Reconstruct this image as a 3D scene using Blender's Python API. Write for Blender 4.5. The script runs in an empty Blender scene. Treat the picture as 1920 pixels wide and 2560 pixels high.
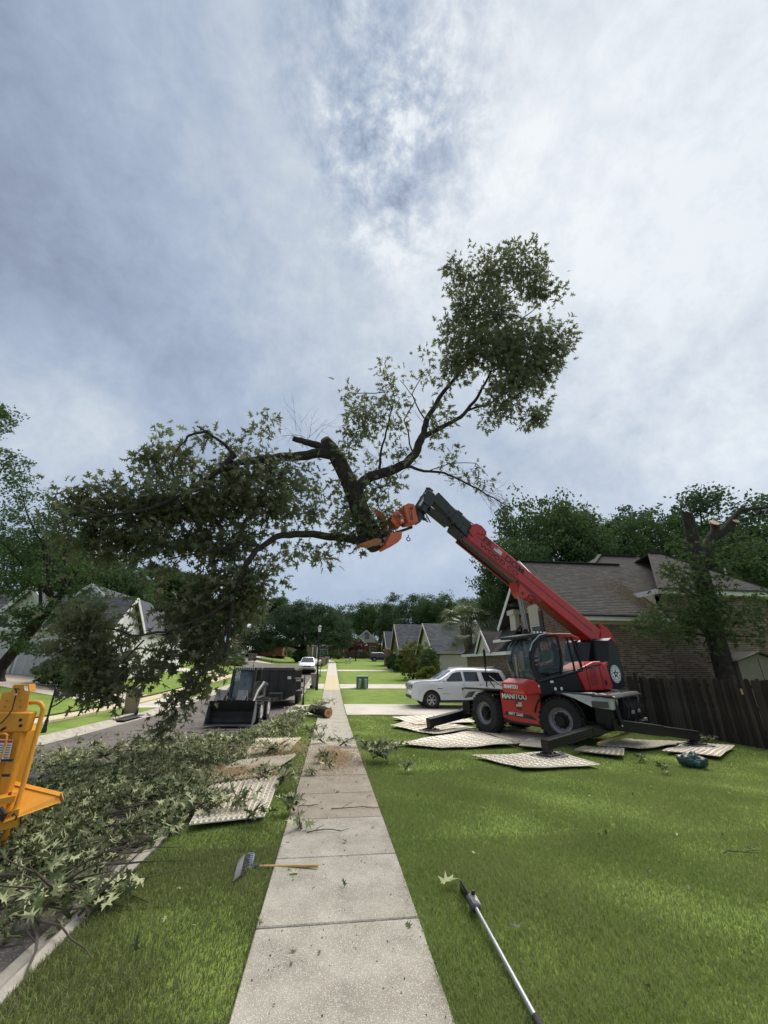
import bpy, bmesh, math, random
import numpy as np
from mathutils import Vector, Matrix
from mathutils import noise as mnoise
R=math.radians; PI=math.pi
V=Vector
rnd=random.Random(7); nr=np.random.default_rng(11)
sc=bpy.context.scene; COL=sc.collection
# ------------------------------------------------ camera
FPX=985.0; CX,CY=960.0,1280.0
CAM=np.array([0,0,1.84]); YAW,PITCH,ROLL=R(7.0186),R(21.1307),R(.3)
def basis():
    f=np.array([math.sin(YAW)*math.cos(PITCH),math.cos(YAW)*math.cos(PITCH),math.sin(PITCH)])
    r=np.array([math.cos(YAW),-math.sin(YAW),0.]); u=np.cross(r,f)
    c,s=math.cos(ROLL),math.sin(ROLL)
    return c*r+s*u, c*u-s*r, f
BR,BU,BF=basis()
cd=bpy.data.cameras.new('camera'); cam=bpy.data.objects.new('camera',cd); COL.objects.link(cam)
cam.matrix_world=Matrix(((BR[0],BU[0],-BF[0],CAM[0]),(BR[1],BU[1],-BF[1],CAM[1]),(BR[2],BU[2],-BF[2],CAM[2]),(0,0,0,1)))
cd.sensor_fit='VERTICAL'; cd.sensor_height=36; cd.lens=FPX/2560*36; cd.clip_start=.05; cd.clip_end=3000
sc.camera=cam; sc.render.resolution_x=768; sc.render.resolution_y=1024
# ------------------------------------------------ light
SUN_EL,SUN_AZ=R(58),R(38)      # azimuth clockwise from +Y
wd=bpy.data.worlds.new('World'); sc.world=wd; wd.use_nodes=True
def build_world():
    nt=wd.node_tree; N=nt.nodes; L=nt.links; N.clear()
    def n(t,**k):
        o=N.new(t)
        for a,b in k.items(): setattr(o,a,b)
        return o
    def mth(op,a,b=None,c=None):
        m=n('ShaderNodeMath',operation=op)
        for i,v in enumerate((a,b,c)):
            if v is None: continue
            if hasattr(v,'is_linked'): L.new(v,m.inputs[i])
            else: m.inputs[i].default_value=v
        return m.outputs[0]
    def mix(f,a,b,bt='MIX'):
        m=n('ShaderNodeMix',data_type='RGBA',blend_type=bt)
        for s,v in ((m.inputs[0],f),(m.inputs[6],a),(m.inputs[7],b)):
            if hasattr(v,'is_linked'): L.new(v,s)
            else: s.default_value=v if not isinstance(v,tuple) else (*v,1)
        return m.outputs[2]
    def ramp(v,*st):
        r=n('ShaderNodeValToRGB'); L.new(v,r.inputs[0]); e=r.color_ramp.elements
        r.color_ramp.interpolation='EASE'
        while len(e)>1: e.remove(e[0])
        e[0].position=st[0][0]; e[0].color=(*([st[0][1]]*3),1)
        for p,c in st[1:]:
            q=e.new(p); q.color=(c,c,c,1)
        return r.outputs[0]
    sky=n('ShaderNodeTexSky',sky_type='NISHITA'); sky.sun_disc=False; sky.sun_elevation=SUN_EL; sky.sun_rotation=SUN_AZ
    sky.air_density=1.0; sky.dust_density=.6
    tc=n('ShaderNodeTexCoord'); sp=n('ShaderNodeSeparateXYZ'); L.new(tc.outputs['Generated'],sp.inputs[0])
    z=mth('MAXIMUM',sp.outputs[2],0.0); zz=mth('ADD',z,.16)
    cb=n('ShaderNodeCombineXYZ'); L.new(mth('DIVIDE',sp.outputs[0],zz),cb.inputs[0]); L.new(mth('DIVIDE',sp.outputs[1],zz),cb.inputs[1])
    def noise(scale,det,rough,off,dist=0.,stretch=(1,1,1),rot=0.):
        mp=n('ShaderNodeMapping'); L.new(cb.outputs[0],mp.inputs[0]); mp.inputs[1].default_value=off; mp.inputs[3].default_value=stretch; mp.inputs[2].default_value=(0,0,rot)
        t=n('ShaderNodeTexNoise'); L.new(mp.outputs[0],t.inputs[0]); t.inputs['Scale'].default_value=scale
        t.inputs['Detail'].default_value=det; t.inputs['Roughness'].default_value=rough; t.inputs['Distortion'].default_value=dist
        return t.outputs[0]
    def dot(v):
        d=n('ShaderNodeVectorMath',operation='DOT_PRODUCT'); nm=n('ShaderNodeVectorMath',operation='NORMALIZE'); L.new(tc.outputs['Generated'],nm.inputs[0])
        L.new(nm.outputs[0],d.inputs[0]); d.inputs[1].default_value=V(v).normalized(); return d.outputs['Value']
    big=noise(.5,3,.5,(3.1,1.7,0))
    mid=noise(1.5,7,.62,(7.3,2.2,0),.5,(1,.6,1),R(-25))
    t_=n('ShaderNodeTexNoise'); nv=n('ShaderNodeVectorMath',operation='NORMALIZE'); L.new(tc.outputs['Generated'],nv.inputs[0]); L.new(nv.outputs[0],t_.inputs[0])
    t_.inputs['Scale'].default_value=13.; t_.inputs['Detail'].default_value=9; t_.inputs['Roughness'].default_value=.66; t_.inputs['Distortion'].default_value=.15; fine=t_.outputs[0]
    def blob(px,py,r,amp=1.):      # soft patch of cloud or gap round a direction of the sky
        d=BF+BR*(px-CX)/FPX-BU*(py-CY)/FPX
        return mth('MULTIPLY',ramp(dot(tuple(d)),(math.cos(R(r)),0.),((1+math.cos(R(r)))/2,.45),(1.,1.)),amp)
    def addup(*q):
        o=q[0]
        for k in q[1:]: o=mth('ADD',o,k)
        return o
    nm=lambda x,k: mth('MULTIPLY',mth('SUBTRACT',x,.5),k)
    gap=addup(blob(980,120,13,.9),blob(1010,430,11,1.),blob(930,280,9,.6),blob(950,560,8,.4))
    v=addup(nm(big,.3),nm(mid,.42),nm(fine,.6),blob(1900,180,40,.42),blob(780,620,30,.24),blob(560,250,24,.12),blob(1500,900,30,.08),blob(60,1010,13,.40),blob(300,1080,9,.22),blob(1910,1150,12,.2))
    v=addup(v,mth('MULTIPLY',blob(-80,760,46,1.),-.23),mth('MULTIPLY',blob(-40,130,34,1.),-.14),mth('MULTIPLY',gap,-.17))
    v=mth('ADD',v,mth('MULTIPLY',gap,nm(fine,1.5)))
    v=mth('ADD',v,.51)
    cr=n('ShaderNodeValToRGB'); L.new(v,cr.inputs[0]); e=cr.color_ramp.elements; e[0].position=.0; e[0].color=(.225,.262,.345,1); e[1].position=1.; e[1].color=(.74,.78,.81,1)
    for p,c in ((.22,(.29,.35,.46)),(.45,(.375,.445,.555)),(.68,(.50,.56,.635))): e.new(p).color=(*c,1)
    cl=cr.outputs[0]
    hz=ramp(z,(0.,1.),(.12,.8),(.36,.0))
    cl=mix(mth('MULTIPLY',hz,.62),cl,(.30,.385,.54))
    hb=ramp(mth('ABSOLUTE',mth('SUBTRACT',z,.27)),(0.,1.),(.15,0.))
    cl=mix(mth('MULTIPLY',hb,mth('MULTIPLY',mid,.55)),cl,(.60,.67,.76))
    bg1=n('ShaderNodeBackground'); L.new(sky.outputs[0],bg1.inputs[0]); bg1.inputs[1].default_value=.07
    bg2=n('ShaderNodeBackground'); L.new(cl,bg2.inputs[0]); bg2.inputs[1].default_value=1.0
    ms=n('ShaderNodeMixShader'); ms.inputs[0].default_value=.86
    L.new(bg1.outputs[0],ms.inputs[1]); L.new(bg2.outputs[0],ms.inputs[2])
    o=n('ShaderNodeOutputWorld'); L.new(ms.outputs[0],o.inputs[0])
build_world()
ld=bpy.data.lights.new('sun','SUN'); ld.energy=4.6; ld.angle=R(50); ld.color=(1,.95,.88)
sun=bpy.data.objects.new('sun',ld); COL.objects.link(sun)
sun.rotation_euler=V((math.sin(SUN_AZ)*math.cos(SUN_EL),math.cos(SUN_AZ)*math.cos(SUN_EL),math.sin(SUN_EL))).to_track_quat('Z','Y').to_euler()
sun.location=(0,0,60)
sc.view_settings.view_transform='Standard'; sc.view_settings.look='None'; sc.view_settings.gamma=1; sc.view_settings.use_curve_mapping=False
sc.view_settings.exposure=.30
# ------------------------------------------------ terrain
PYs=np.array([(-60,0),(4,0),(8,-.08),(15,-.22),(22,-.28),(27,-.2),(32,-.06),(40,.25),(52,.8),(70,1.75),(90,2.6),(120,3.6),(200,5),(600,9)],float)
_yy=np.arange(-60,600,.5); _p=np.interp(_yy,PYs[:,0],PYs[:,1]); _k=np.hanning(9); _p[8:-8]=np.convolve(_p,_k/_k.sum(),'same')[8:-8]
def terr(x,y):
    z=float(np.interp(y,_yy,_p))
    if x<-9.5: z+=min((-9.5-x)*.12,1.9)
    if x>2: z-=.018*min(x-2,12)*max(0,min(1,(40-y)/20))
    return z
def terrv(x,y):
    z=np.interp(y,_yy,_p); z=z+np.where(x<-9.5,np.minimum((-9.5-x)*.12,1.9),0)
    return z-np.where(x>2,.018*np.minimum(x-2,12)*np.clip((40-y)/20,0,1),0)
def ray(px,py): return BF+BR*(px-CX)/FPX-BU*(py-CY)/FPX
def gp(px,py):            # ground point seen at a photograph pixel
    d=ray(px,py); t=.5
    while t<400:
        p=CAM+d*t
        if p[2]<terr(p[0],p[1]): break
        t*=1.004
    return V((p[0],p[1],terr(p[0],p[1])))
def dp(px,py,Y=None,X=None):
    d=ray(px,py); t=(Y/d[1]) if Y is not None else X/d[0]
    return V(CAM+d*t)
# ------------------------------------------------ materials
MATS={}
def mat(name,c,c2=None,scale=6.,rough=.8,metal=0.,bump=0.,bscale=60.,spec=.5,island=None,det=6,coat=0.,stretch=None,speck=None,alpha=None,trans=0.,emit=None,back=None,ao=None):
    if name in MATS: return MATS[name]
    m=bpy.data.materials.new(name); m.use_nodes=True; nt=m.node_tree; N=nt.nodes; L=nt.links
    b=N['Principled BSDF']; b.inputs['Roughness'].default_value=rough; b.inputs['Metallic'].default_value=metal
    b.inputs['Specular IOR Level'].default_value=spec; b.inputs['Coat Weight'].default_value=coat; b.inputs['Coat Roughness'].default_value=.05
    tc=N.new('ShaderNodeTexCoord'); src=tc.outputs['Object']
    if stretch:
        mp=N.new('ShaderNodeMapping'); L.new(src,mp.inputs[0]); mp.inputs[3].default_value=stretch; src=mp.outputs[0]
    def mixc(f,a,bb,bt='MIX'):
        x=N.new('ShaderNodeMix'); x.data_type='RGBA'; x.blend_type=bt
        for s,v in ((x.inputs[0],f),(x.inputs[6],a),(x.inputs[7],bb)):
            if hasattr(v,'is_linked'): L.new(v,s)
            else: s.default_value=(*v,1) if isinstance(v,tuple) else v
        return x.outputs[2]
    col=c
    if c2:
        t=N.new('ShaderNodeTexNoise'); L.new(src,t.inputs[0]); t.inputs['Scale'].default_value=scale; t.inputs['Detail'].default_value=det; t.inputs['Roughness'].default_value=.65
        r=N.new('ShaderNodeMapRange'); L.new(t.outputs[0],r.inputs[0]); r.inputs[1].default_value=.33; r.inputs[2].default_value=.67
        col=mixc(r.outputs[0],c,c2)
    if island:
        g=N.new('ShaderNodeNewGeometry')
        cr=N.new('ShaderNodeValToRGB'); L.new(g.outputs['Random Per Island'],cr.inputs[0])
        e=cr.color_ramp.elements; e[0].color=(*island[0],1); e[1].color=(*island[-1],1)
        for i in range(1,len(island)-1): e.new(i/(len(island)-1)).color=(*island[i],1)
        col=mixc(.5,col,cr.outputs[0]) if c2 else cr.outputs[0]
    if speck:
        for (sc_,thr,cc,amt) in speck:
            v=N.new('ShaderNodeTexVoronoi'); L.new(src,v.inputs[0]); v.inputs['Scale'].default_value=sc_
            r=N.new('ShaderNodeMapRange'); L.new(v.outputs['Distance'],r.inputs[0]); r.inputs[1].default_value=thr; r.inputs[2].default_value=thr*.55; r.inputs[3].default_value=0; r.inputs[4].default_value=amt
            # only some of the cells
            wn=N.new('ShaderNodeSeparateColor'); L.new(v.outputs['Color'],wn.inputs[0])
            gt=N.new('ShaderNodeMath'); gt.operation='GREATER_THAN'; L.new(wn.outputs[0],gt.inputs[0]); gt.inputs[1].default_value=.55
            mu=N.new('ShaderNodeMath'); mu.operation='MULTIPLY'; L.new(r.outputs[0],mu.inputs[0]); L.new(gt.outputs[0],mu.inputs[1])
            col=mixc(mu.outputs[0],col,cc)
    if back:
        g=N.new('ShaderNodeNewGeometry'); col=mixc(g.outputs['Backfacing'],col,back)
    if hasattr(col,'is_linked'): L.new(col,b.inputs['Base Color'])
    else: b.inputs['Base Color'].default_value=(*col,1)
    if bump:
        t=N.new('ShaderNodeTexNoise'); L.new(src,t.inputs[0]); t.inputs['Scale'].default_value=bscale; t.inputs['Detail'].default_value=5
        bb=N.new('ShaderNodeBump'); bb.inputs['Strength'].default_value=bump; bb.inputs['Distance'].default_value=.02; L.new(t.outputs[0],bb.inputs['Height']); L.new(bb.outputs[0],b.inputs['Normal'])
    if trans:
        tr=N.new('ShaderNodeBsdfTranslucent'); ms=N.new('ShaderNodeMixShader'); ms.inputs[0].default_value=trans
        if hasattr(col,'is_linked'): L.new(col,tr.inputs[0])
        else: tr.inputs[0].default_value=(*col,1)
        L.new(b.outputs[0],ms.inputs[1]); L.new(tr.outputs[0],ms.inputs[2]); L.new(ms.outputs[0],N['Material Output'].inputs[0])
    if alpha is not None:
        tr=N.new('ShaderNodeBsdfTransparent'); ms=N.new('ShaderNodeMixShader'); ms.inputs[0].default_value=alpha
        L.new(tr.outputs[0],ms.inputs[1]); L.new(b.outputs[0],ms.inputs[2]); L.new(ms.outputs[0],N['Material Output'].inputs[0])
    MATS[name]=m; return m
# ------------------------------------------------ objects
def obj(name,me,parent=None,m=None,mw=None):
    o=bpy.data.objects.new(name,me); COL.objects.link(o)
    if m is not None and me is not None:
        for q in (m if isinstance(m,(list,tuple)) else [m]): me.materials.append(q)
    if parent: o.parent=parent
    return o
def tag(o,label=None,cat=None,group=None,kind=None):
    if label: o['label']=label
    if cat: o['category']=cat
    if group: o['group']=group
    if kind: o['kind']=kind
    return o
def thing(name,label,cat,loc=(0,0,0),rz=0.,group=None,parent=None):
    o=bpy.data.objects.new(name,None); COL.objects.link(o); o.location=loc; o.rotation_euler=(0,0,rz); o.empty_display_size=.2
    if parent: o.parent=parent
    return tag(o,label,cat,group)
def copy_tree(o,parent=None,depth=0):
    c=o.copy(); COL.objects.link(c)
    if parent: c.parent=parent; c.matrix_parent_inverse=o.matrix_parent_inverse
    for ch in list(o.children): copy_tree(ch,c)
    return c
def link_tree(o): pass
class MB:
    def __init__(s): s.v=[]; s.f=[]; s.m=[]; s.sm=False
    def add(s,vs,fs,mi=0):
        b=len(s.v); s.v+= [tuple(q) for q in vs]; s.f+=[tuple(b+i for i in f) for f in fs]; s.m+=[mi]*len(fs); return s
    def box(s,c,d,rot=None,mi=0,bev=0.):
        hx,hy,hz=d[0]/2,d[1]/2,d[2]/2
        if bev>0:
            b=min(bev,hx*.9,hy*.9,hz*.9); vs=[];
            bm=bmesh.new(); bmesh.ops.create_cube(bm,size=1)
            for v in bm.verts: v.co=V((v.co.x*d[0],v.co.y*d[1],v.co.z*d[2]))
            bmesh.ops.bevel(bm,geom=bm.edges[:],offset=b,segments=1,affect='EDGES')
            bm.verts.index_update(); vs=[v.co.copy() for v in bm.verts]; fs=[[v.index for v in f.verts] for f in bm.faces]; bm.free()
        else:
            vs=[V((x*hx,y*hy,z*hz)) for x in(-1,1) for y in(-1,1) for z in(-1,1)]
            fs=[(0,1,3,2),(4,6,7,5),(0,4,5,1),(2,3,7,6),(0,2,6,4),(1,5,7,3)]
        if rot is not None: vs=[rot@q for q in vs]
        c=V(c); return s.add([q+c for q in vs],fs,mi)
    def bar(s,a,b,w,h,up=(0,0,1),mi=0,bev=0.,w2=None,h2=None):   # box from a to b, w across, h along up
        a,b=V(a),V(b); x=(b-a); l=x.length; x.normalize(); y=V(up).cross(x)
        if y.length<1e-4: y=V((0,1,0)).cross(x)
        y.normalize(); z=x.cross(y)
        w2=w if w2 is None else w2; h2=h if h2 is None else h2
        if bev>0 and w2==w and h2==h:
            return s.box((a+b)/2,(l,w,h),Matrix((x,y,z)).transposed(),mi,bev)
        vs=[]
        for p,ww,hh in((a,w,h),(b,w2,h2)):
            for sy,sz in((-1,-1),(1,-1),(1,1),(-1,1)): vs.append(p+y*sy*ww/2+z*sz*hh/2)
        return s.add(vs,[(3,2,1,0),(4,5,6,7),(0,1,5,4),(1,2,6,5),(2,3,7,6),(3,0,4,7)],mi)
    def cyl(s,a,b,r,r2=None,n=12,mi=0,cap=True):
        a,b=V(a),V(b); r2=r if r2 is None else r2; x=(b-a).normalized(); y=x.orthogonal().normalized(); z=x.cross(y); vs=[]
        for p,rr in((a,r),(b,r2)):
            for i in range(n):
                t=2*PI*i/n; vs.append(p+y*math.cos(t)*rr+z*math.sin(t)*rr)
        fs=[(i,(i+1)%n,n+(i+1)%n,n+i) for i in range(n)]
        if cap: fs+= [tuple(range(n))[::-1],tuple(range(n,2*n))]
        return s.add(vs,fs,mi)
    def tube(s,pts,r,n=8,mi=0,cap=True):
        pts=[V(p) for p in pts]; rs=r if isinstance(r,(list,tuple)) else [r]*len(pts); vs=[]; y=None
        for i,p in enumerate(pts):
            t=(pts[min(i+1,len(pts)-1)]-pts[max(i-1,0)]).normalized()
            if y is None: y=t.orthogonal().normalized()
            y=(y-t*y.dot(t)); y=y.normalized() if y.length>1e-5 else t.orthogonal().normalized()
            z=t.cross(y)
            for k in range(n):
                a=2*PI*k/n; vs.append(p+(y*math.cos(a)+z*math.sin(a))*rs[i])
        fs=[(i*n+k,i*n+(k+1)%n,(i+1)*n+(k+1)%n,(i+1)*n+k) for i in range(len(pts)-1) for k in range(n)]
        if cap: fs+=[tuple(range(n))[::-1],tuple((len(pts)-1)*n+k for k in range(n))]
        return s.add(vs,fs,mi)
    def prism(s,poly,ax,t0,t1,mi=0):  # poly of 2D points extruded along axis ax (0,1,2)
        def P3(p,t):
            q=[p[0],p[1]]; q.insert(ax,t); return V(q)
        n=len(poly); vs=[P3(p,t0) for p in poly]+[P3(p,t1) for p in poly]
        return s.add(vs,[tuple(range(n))[::-1],tuple(range(n,2*n))]+[(i,(i+1)%n,n+(i+1)%n,n+i) for i in range(n)],mi)
    def lathe(s,o,ax,prof,n=20,mi=0):  # prof list of (r,h) along ax
        o=V(o); x=V(ax).normalized(); y=x.orthogonal().normalized(); z=x.cross(y); vs=[]
        for r,h in prof:
            for k in range(n):
                a=2*PI*k/n; vs.append(o+x*h+(y*math.cos(a)+z*math.sin(a))*r)
        fs=[(i*n+k,i*n+(k+1)%n,(i+1)*n+(k+1)%n,(i+1)*n+k) for i in range(len(prof)-1) for k in range(n)]
        return s.add(vs,fs,mi)
    def ball(s,c,r,n=8,mi=0):
        c=V(c); r=V(r) if not isinstance(r,(int,float)) else V((r,r,r)); vs=[];m=n//2+1
        for i in range(m+1):
            a=PI*i/m
            for k in range(n):
                b=2*PI*k/n; vs.append(c+V((r.x*math.sin(a)*math.cos(b),r.y*math.sin(a)*math.sin(b),r.z*math.cos(a))))
        return s.add(vs,[(i*n+k,(i+1)*n+k,(i+1)*n+(k+1)%n,i*n+(k+1)%n) for i in range(m) for k in range(n)],mi)
    def mesh(s,name):
        me=bpy.data.meshes.new(name); me.from_pydata(s.v,[],s.f); me.update()
        if any(s.m): me.polygons.foreach_set('material_index',s.m)
        bm=bmesh.new(); bm.from_mesh(me); bmesh.ops.recalc_face_normals(bm,faces=bm.faces[:]); bm.to_mesh(me); bm.free()
        return me
    def build(s,name,m,parent=None,smooth=False,world=False,bev=0.):
        if world and parent is not None:
            inv=(Matrix.Translation(parent.location)@parent.rotation_euler.to_matrix().to_4x4()).inverted(); s.v=[tuple(inv@V(q)) for q in s.v]
        me=s.mesh(name); o=obj(name,me,parent,m)
        if smooth:
            me.polygons.foreach_set('use_smooth',[True]*len(me.polygons)); me.set_sharp_from_angle(angle=R(38))
        if bev>0:
            b=o.modifiers.new('bevel','BEVEL'); b.width=bev; b.segments=2; b.limit_method='ANGLE'; b.angle_limit=R(40)
        return o
def npmesh(name,co,tri,m,parent=None,smooth=False,k=3):
    me=bpy.data.meshes.new(name); co=np.asarray(co,np.float32); tri=np.asarray(tri,np.int32)
    me.vertices.add(len(co)); me.vertices.foreach_set('co',co.ravel()); nf=len(tri)
    me.loops.add(nf*k); me.loops.foreach_set('vertex_index',tri.ravel()); me.polygons.add(nf)
    me.polygons.foreach_set('loop_start',np.arange(nf,dtype=np.int32)*k); me.polygons.foreach_set('loop_total',np.full(nf,k,np.int32))
    me.update(calc_edges=True); return obj(name,me,parent,m)
def text(name,body,size,m,parent,M,ext=.004,squash=1.,bold=0.):
    cu=bpy.data.curves.new(name,'FONT'); cu.body=body; cu.size=size; cu.extrude=ext; cu.align_x='CENTER'; cu.align_y='CENTER'; cu.offset=bold
    t=bpy.data.objects.new('tmp',cu); COL.objects.link(t); dg=bpy.context.evaluated_depsgraph_get()
    me=bpy.data.meshes.new_from_object(t.evaluated_get(dg)); bpy.data.objects.remove(t); bpy.data.curves.remove(cu)
    me.transform(M@Matrix.Diagonal((squash,1,1,1))); me.name=name; me.materials.clear()
    return obj(name,me,parent,m)
def frame(o,x,y):   # matrix with origin o, x axis, y axis
    x=V(x).normalized(); y=V(y); y=(y-x*y.dot(x)).normalized(); z=x.cross(y)
    return Matrix.Translation(V(o))@Matrix((x,y,z)).transposed().to_4x4()
# ------------------------------------------------ material palette
LAWN=mat('lawn',(.11,.165,.033),(.18,.24,.055),scale=1.1,rough=.95,bump=.9,bscale=38,det=8,spec=.1)
CONC=mat('concrete',(.37,.345,.29),(.215,.195,.16),scale=2.3,rough=.9,bump=.35,bscale=120,spec=.2,det=9,speck=[(150,.42,(.72,.68,.58),.8),(75,.26,(.66,.62,.52),.7),(60,.3,(.15,.135,.11),.4)])
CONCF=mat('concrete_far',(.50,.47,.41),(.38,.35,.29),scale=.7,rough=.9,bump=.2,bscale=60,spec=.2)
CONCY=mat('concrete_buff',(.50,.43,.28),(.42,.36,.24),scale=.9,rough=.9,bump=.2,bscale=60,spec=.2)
KERB=mat('kerb_concrete',(.42,.39,.33),(.27,.24,.20),scale=3.5,rough=.9,bump=.3,bscale=90,spec=.2)
ASPH=mat('asphalt',(.15,.128,.115),(.085,.075,.07),scale=.55,rough=.9,bump=.6,bscale=150,spec=.25,det=9,speck=[(55,.4,(.30,.26,.23),.7),(90,.4,(.04,.035,.03),.6)])
JOINT=mat('joint_dirt',(.028,.022,.017),rough=1,spec=.1)
WHITE=mat('white_trim',(.72,.71,.68),(.62,.61,.58),scale=2,rough=.6)
BLACKM=mat('black_metal',(.012,.012,.013),rough=.4,spec=.5)
BLACKR=mat('black_rubber',(.02,.02,.02),(.03,.028,.026),scale=12,rough=.85,bump=.2,bscale=60)
GLASS=mat('dark_glass',(.015,.02,.023),rough=.05,spec=.8)
def sheet(name,A,Bq,n,m,off,ma,thick=0.,parent=None,wob=0.,worldz=True):
    """a drape between polylines A and Bq (lists of (x,y)), n x m cells, off above the ground"""
    def samp(P,t):
        P=[V(p[:2]) for p in P]; ls=[0]
        for a,b in zip(P,P[1:]): ls.append(ls[-1]+(b-a).length)
        d=t*ls[-1]
        for i in range(len(P)-1):
            if d<=ls[i+1]+1e-9: return P[i].lerp(P[i+1],(d-ls[i])/max(1e-6,ls[i+1]-ls[i]))
        return P[-1]
    mb=MB(); vs=[]; seed=rnd.random()*50
    for i in range(n+1):
        a,b=samp(A,i/n),samp(Bq,i/n)
        for j in range(m+1):
            p=a.lerp(b,j/m); z=terr(p.x,p.y)+off
            if wob: z+=wob*(mnoise.noise(V((p.x*1.1+seed,p.y*1.1,0)))+.6)+ (wob*.6 if (j in(0,m) or i in(0,n)) else 0)*(.5+mnoise.noise(V((p.x*.8,p.y*.8,seed))))
            vs.append((p.x,p.y,z))
    fs=[(i*(m+1)+j,i*(m+1)+j+1,(i+1)*(m+1)+j+1,(i+1)*(m+1)+j) for i in range(n) for j in range(m)]
    nf=len(fs)
    if thick:
        K=len(vs); vs+=[(x,y,z-thick) for x,y,z in vs]; fs+=[tuple(K+i for i in f[::-1]) for f in fs]
        rim=[j for j in range(m+1)]+[i*(m+1)+m for i in range(1,n+1)]+[n*(m+1)+j for j in range(m-1,-1,-1)]+[i*(m+1) for i in range(n-1,0,-1)]
        fs+=[(rim[k],rim[(k+1)%len(rim)],K+rim[(k+1)%len(rim)],K+rim[k]) for k in range(len(rim))]
    mb.add(vs,fs); o=mb.build(name,ma,parent,smooth=True,world=parent is not None)
    return o
# ------------------------------------------------ ground: one sheet out to the horizon, trenched under road and walks
KR,KL=-1.93,-8.45            # kerb lines
WX0,WX1=-.46,.775            # pavement edges
LW0,LW1=-11.1,-10.0
REND=61.0
def ground():
    xs=sorted(set([-400,-250,-160,-110,-80,-60,-45,-36]+list(np.arange(-32,-11.5,1.3))+[LW0-.02,LW0+.03,LW1-.03,LW1+.02,-9.2,KL-.16,KL-.13,-6,-4,KR+.12,KR+.15,-1.2,WX0-.03,WX0+.01,WX1-.01,WX1+.03]+list(np.arange(1.5,22,.9))+[24,28,34,42,55,75,110,160,250,400]))
    ys=list(np.arange(-12,14,.5))+list(np.arange(14,64,1))+[REND+.02]+list(range(65,130,3))+[140,160,200,260,350,480,595]
    ys=sorted(set(float(round(y,3)) for y in ys)); X,Y=np.meshgrid(xs,ys,indexing='ij'); Z=terrv(X,Y)-.025
    Z=Z+.012*np.sin(X*1.7+Y*.6)*np.cos(Y*.9)*(np.abs(X)<20)
    tr=(X>KL-.14)&(X<KR+.13)&(Y<REND); Z=np.where(tr,Z-.32,Z)
    tr=(X>WX0-.01)&(X<WX1+.01)&(Y<74); Z=np.where(tr,Z-.07,Z)
    tr=(X>LW0+.01)&(X<LW1-.01)&(Y<57); Z=np.where(tr,Z-.07,Z)
    nx,ny=len(xs),len(ys); co=np.stack([X,Y,Z],-1).reshape(-1,3)
    i,j=np.meshgrid(np.arange(nx-1),np.arange(ny-1),indexing='ij'); a=(i*ny+j).ravel()
    q=np.stack([a,a+ny,a+ny+1,a+1],-1)
    o=npmesh('ground',co,q,LAWN,k=4); o.data.polygons.foreach_set('use_smooth',[True]*len(q)); tag(o,kind='structure')
ground()
def yl(a,b,s): return [(None,y) for y in np.arange(a,b+.01,s)]
o=sheet('road',[(KL-.1,-10),(KL-.1,REND)],[(KR+.1,-10),(KR+.1,REND)],142,10,-.135,ASPH); tag(o,kind='structure')
# turning end of the road, swinging left at the big oak
o=sheet('road_end',[(-30,58.5),(-20,59),(-12,59.5),(KL-.2,60.4),(KL+.02,REND-.01)],[(-32,66),(-20,68.5),(-9,70),(-3.2,69),(-1.7,66.5),(KR+.08,REND-.01)],26,14,-.012,ASPH); tag(o,kind='structure')
def kerb(name,x,side,y0,y1,cuts=()):
    """rolled kerb and gutter cast in lengths; side=+1 lawn to the right"""
    root=thing(name,None,None,(x,0,0)); root['kind']='structure'
    L=3.0; gw=-.46 if side<0 else -.20; prof=[(gw,-.131),(-.10,-.118),(-.02,-.06),(.04,-.005),(.13,.0),(.13,-.2),(gw,-.2)]
    y=y0
    while y<y1:
        mb=MB(); n=4; a=y+.006; b=min(y+L,y1)-.006
        low=any(c0<=(a+b)/2<=c1 for c0,c1 in cuts)
        vs=[]
        for k in range(n+1):
            yy=a+(b-a)*k/n
            for (px_,pz) in prof:
                zz=pz if not (low and pz>-.11) else -.10+max(0,px_)*.5
                vs.append((px_*side,yy,terr(x+px_*side,yy)+zz))
        P_=len(prof); fs=[(k*P_+i,k*P_+(i+1)%P_,(k+1)*P_+(i+1)%P_,(k+1)*P_+i) for k in range(n) for i in range(P_)]
        fs+=[tuple(range(P_)),tuple(n*P_+i for i in range(P_))[::-1]]
        mb.add(vs,fs).build('kerb_length',KERB,root); y+=L
kerb('right_kerb',KR,1,-9.5,60.5,cuts=((21,28),(37.5,41.5)))
kerb('left_kerb',KL,-1,-9.5,57.5,cuts=((24,30),(44,48)))
# pavement slabs, each its own piece with open joints
def slabs(name,x0,x1,y0,y1,step,m,mfar=None,yfar=1e9,mbuf=None,buf=(0,0)):
    root=thing(name,None,None,(0,0,0)); root['kind']='structure'
    w=x1-x0; cache={}
    def mesh(ma):
        if ma.name not in cache:
            mb=MB(); mb.box((0,0,-.05),(w,step-.018,.1),bev=.008); me=mb.mesh('slab'); me.materials.append(ma); cache[ma.name]=me
        return cache[ma.name]
    y=y0; k=0
    while y<y1:
        yc=y+step/2; ma=mbuf if mbuf and buf[0]<=yc<buf[1] else (mfar if mfar and yc>yfar else m)
        o=obj('slab',mesh(ma),root)
        za,zb=terr((x0+x1)/2,y),terr((x0+x1)/2,y+step); jig=math.sin(k*5.3)*.002
        o.location=((x0+x1)/2,yc,(za+zb)/2+.004+jig); o.rotation_euler=(math.atan2(zb-za,step),math.sin(k*3.1)*.0015,0); y+=step; k+=1
    sheet('joint_bed',[(x0+.01,y0),(x0+.01,y1)],[(x1-.01,y0),(x1-.01,y1)],60,1,-.035,JOINT,parent=root)
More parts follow.
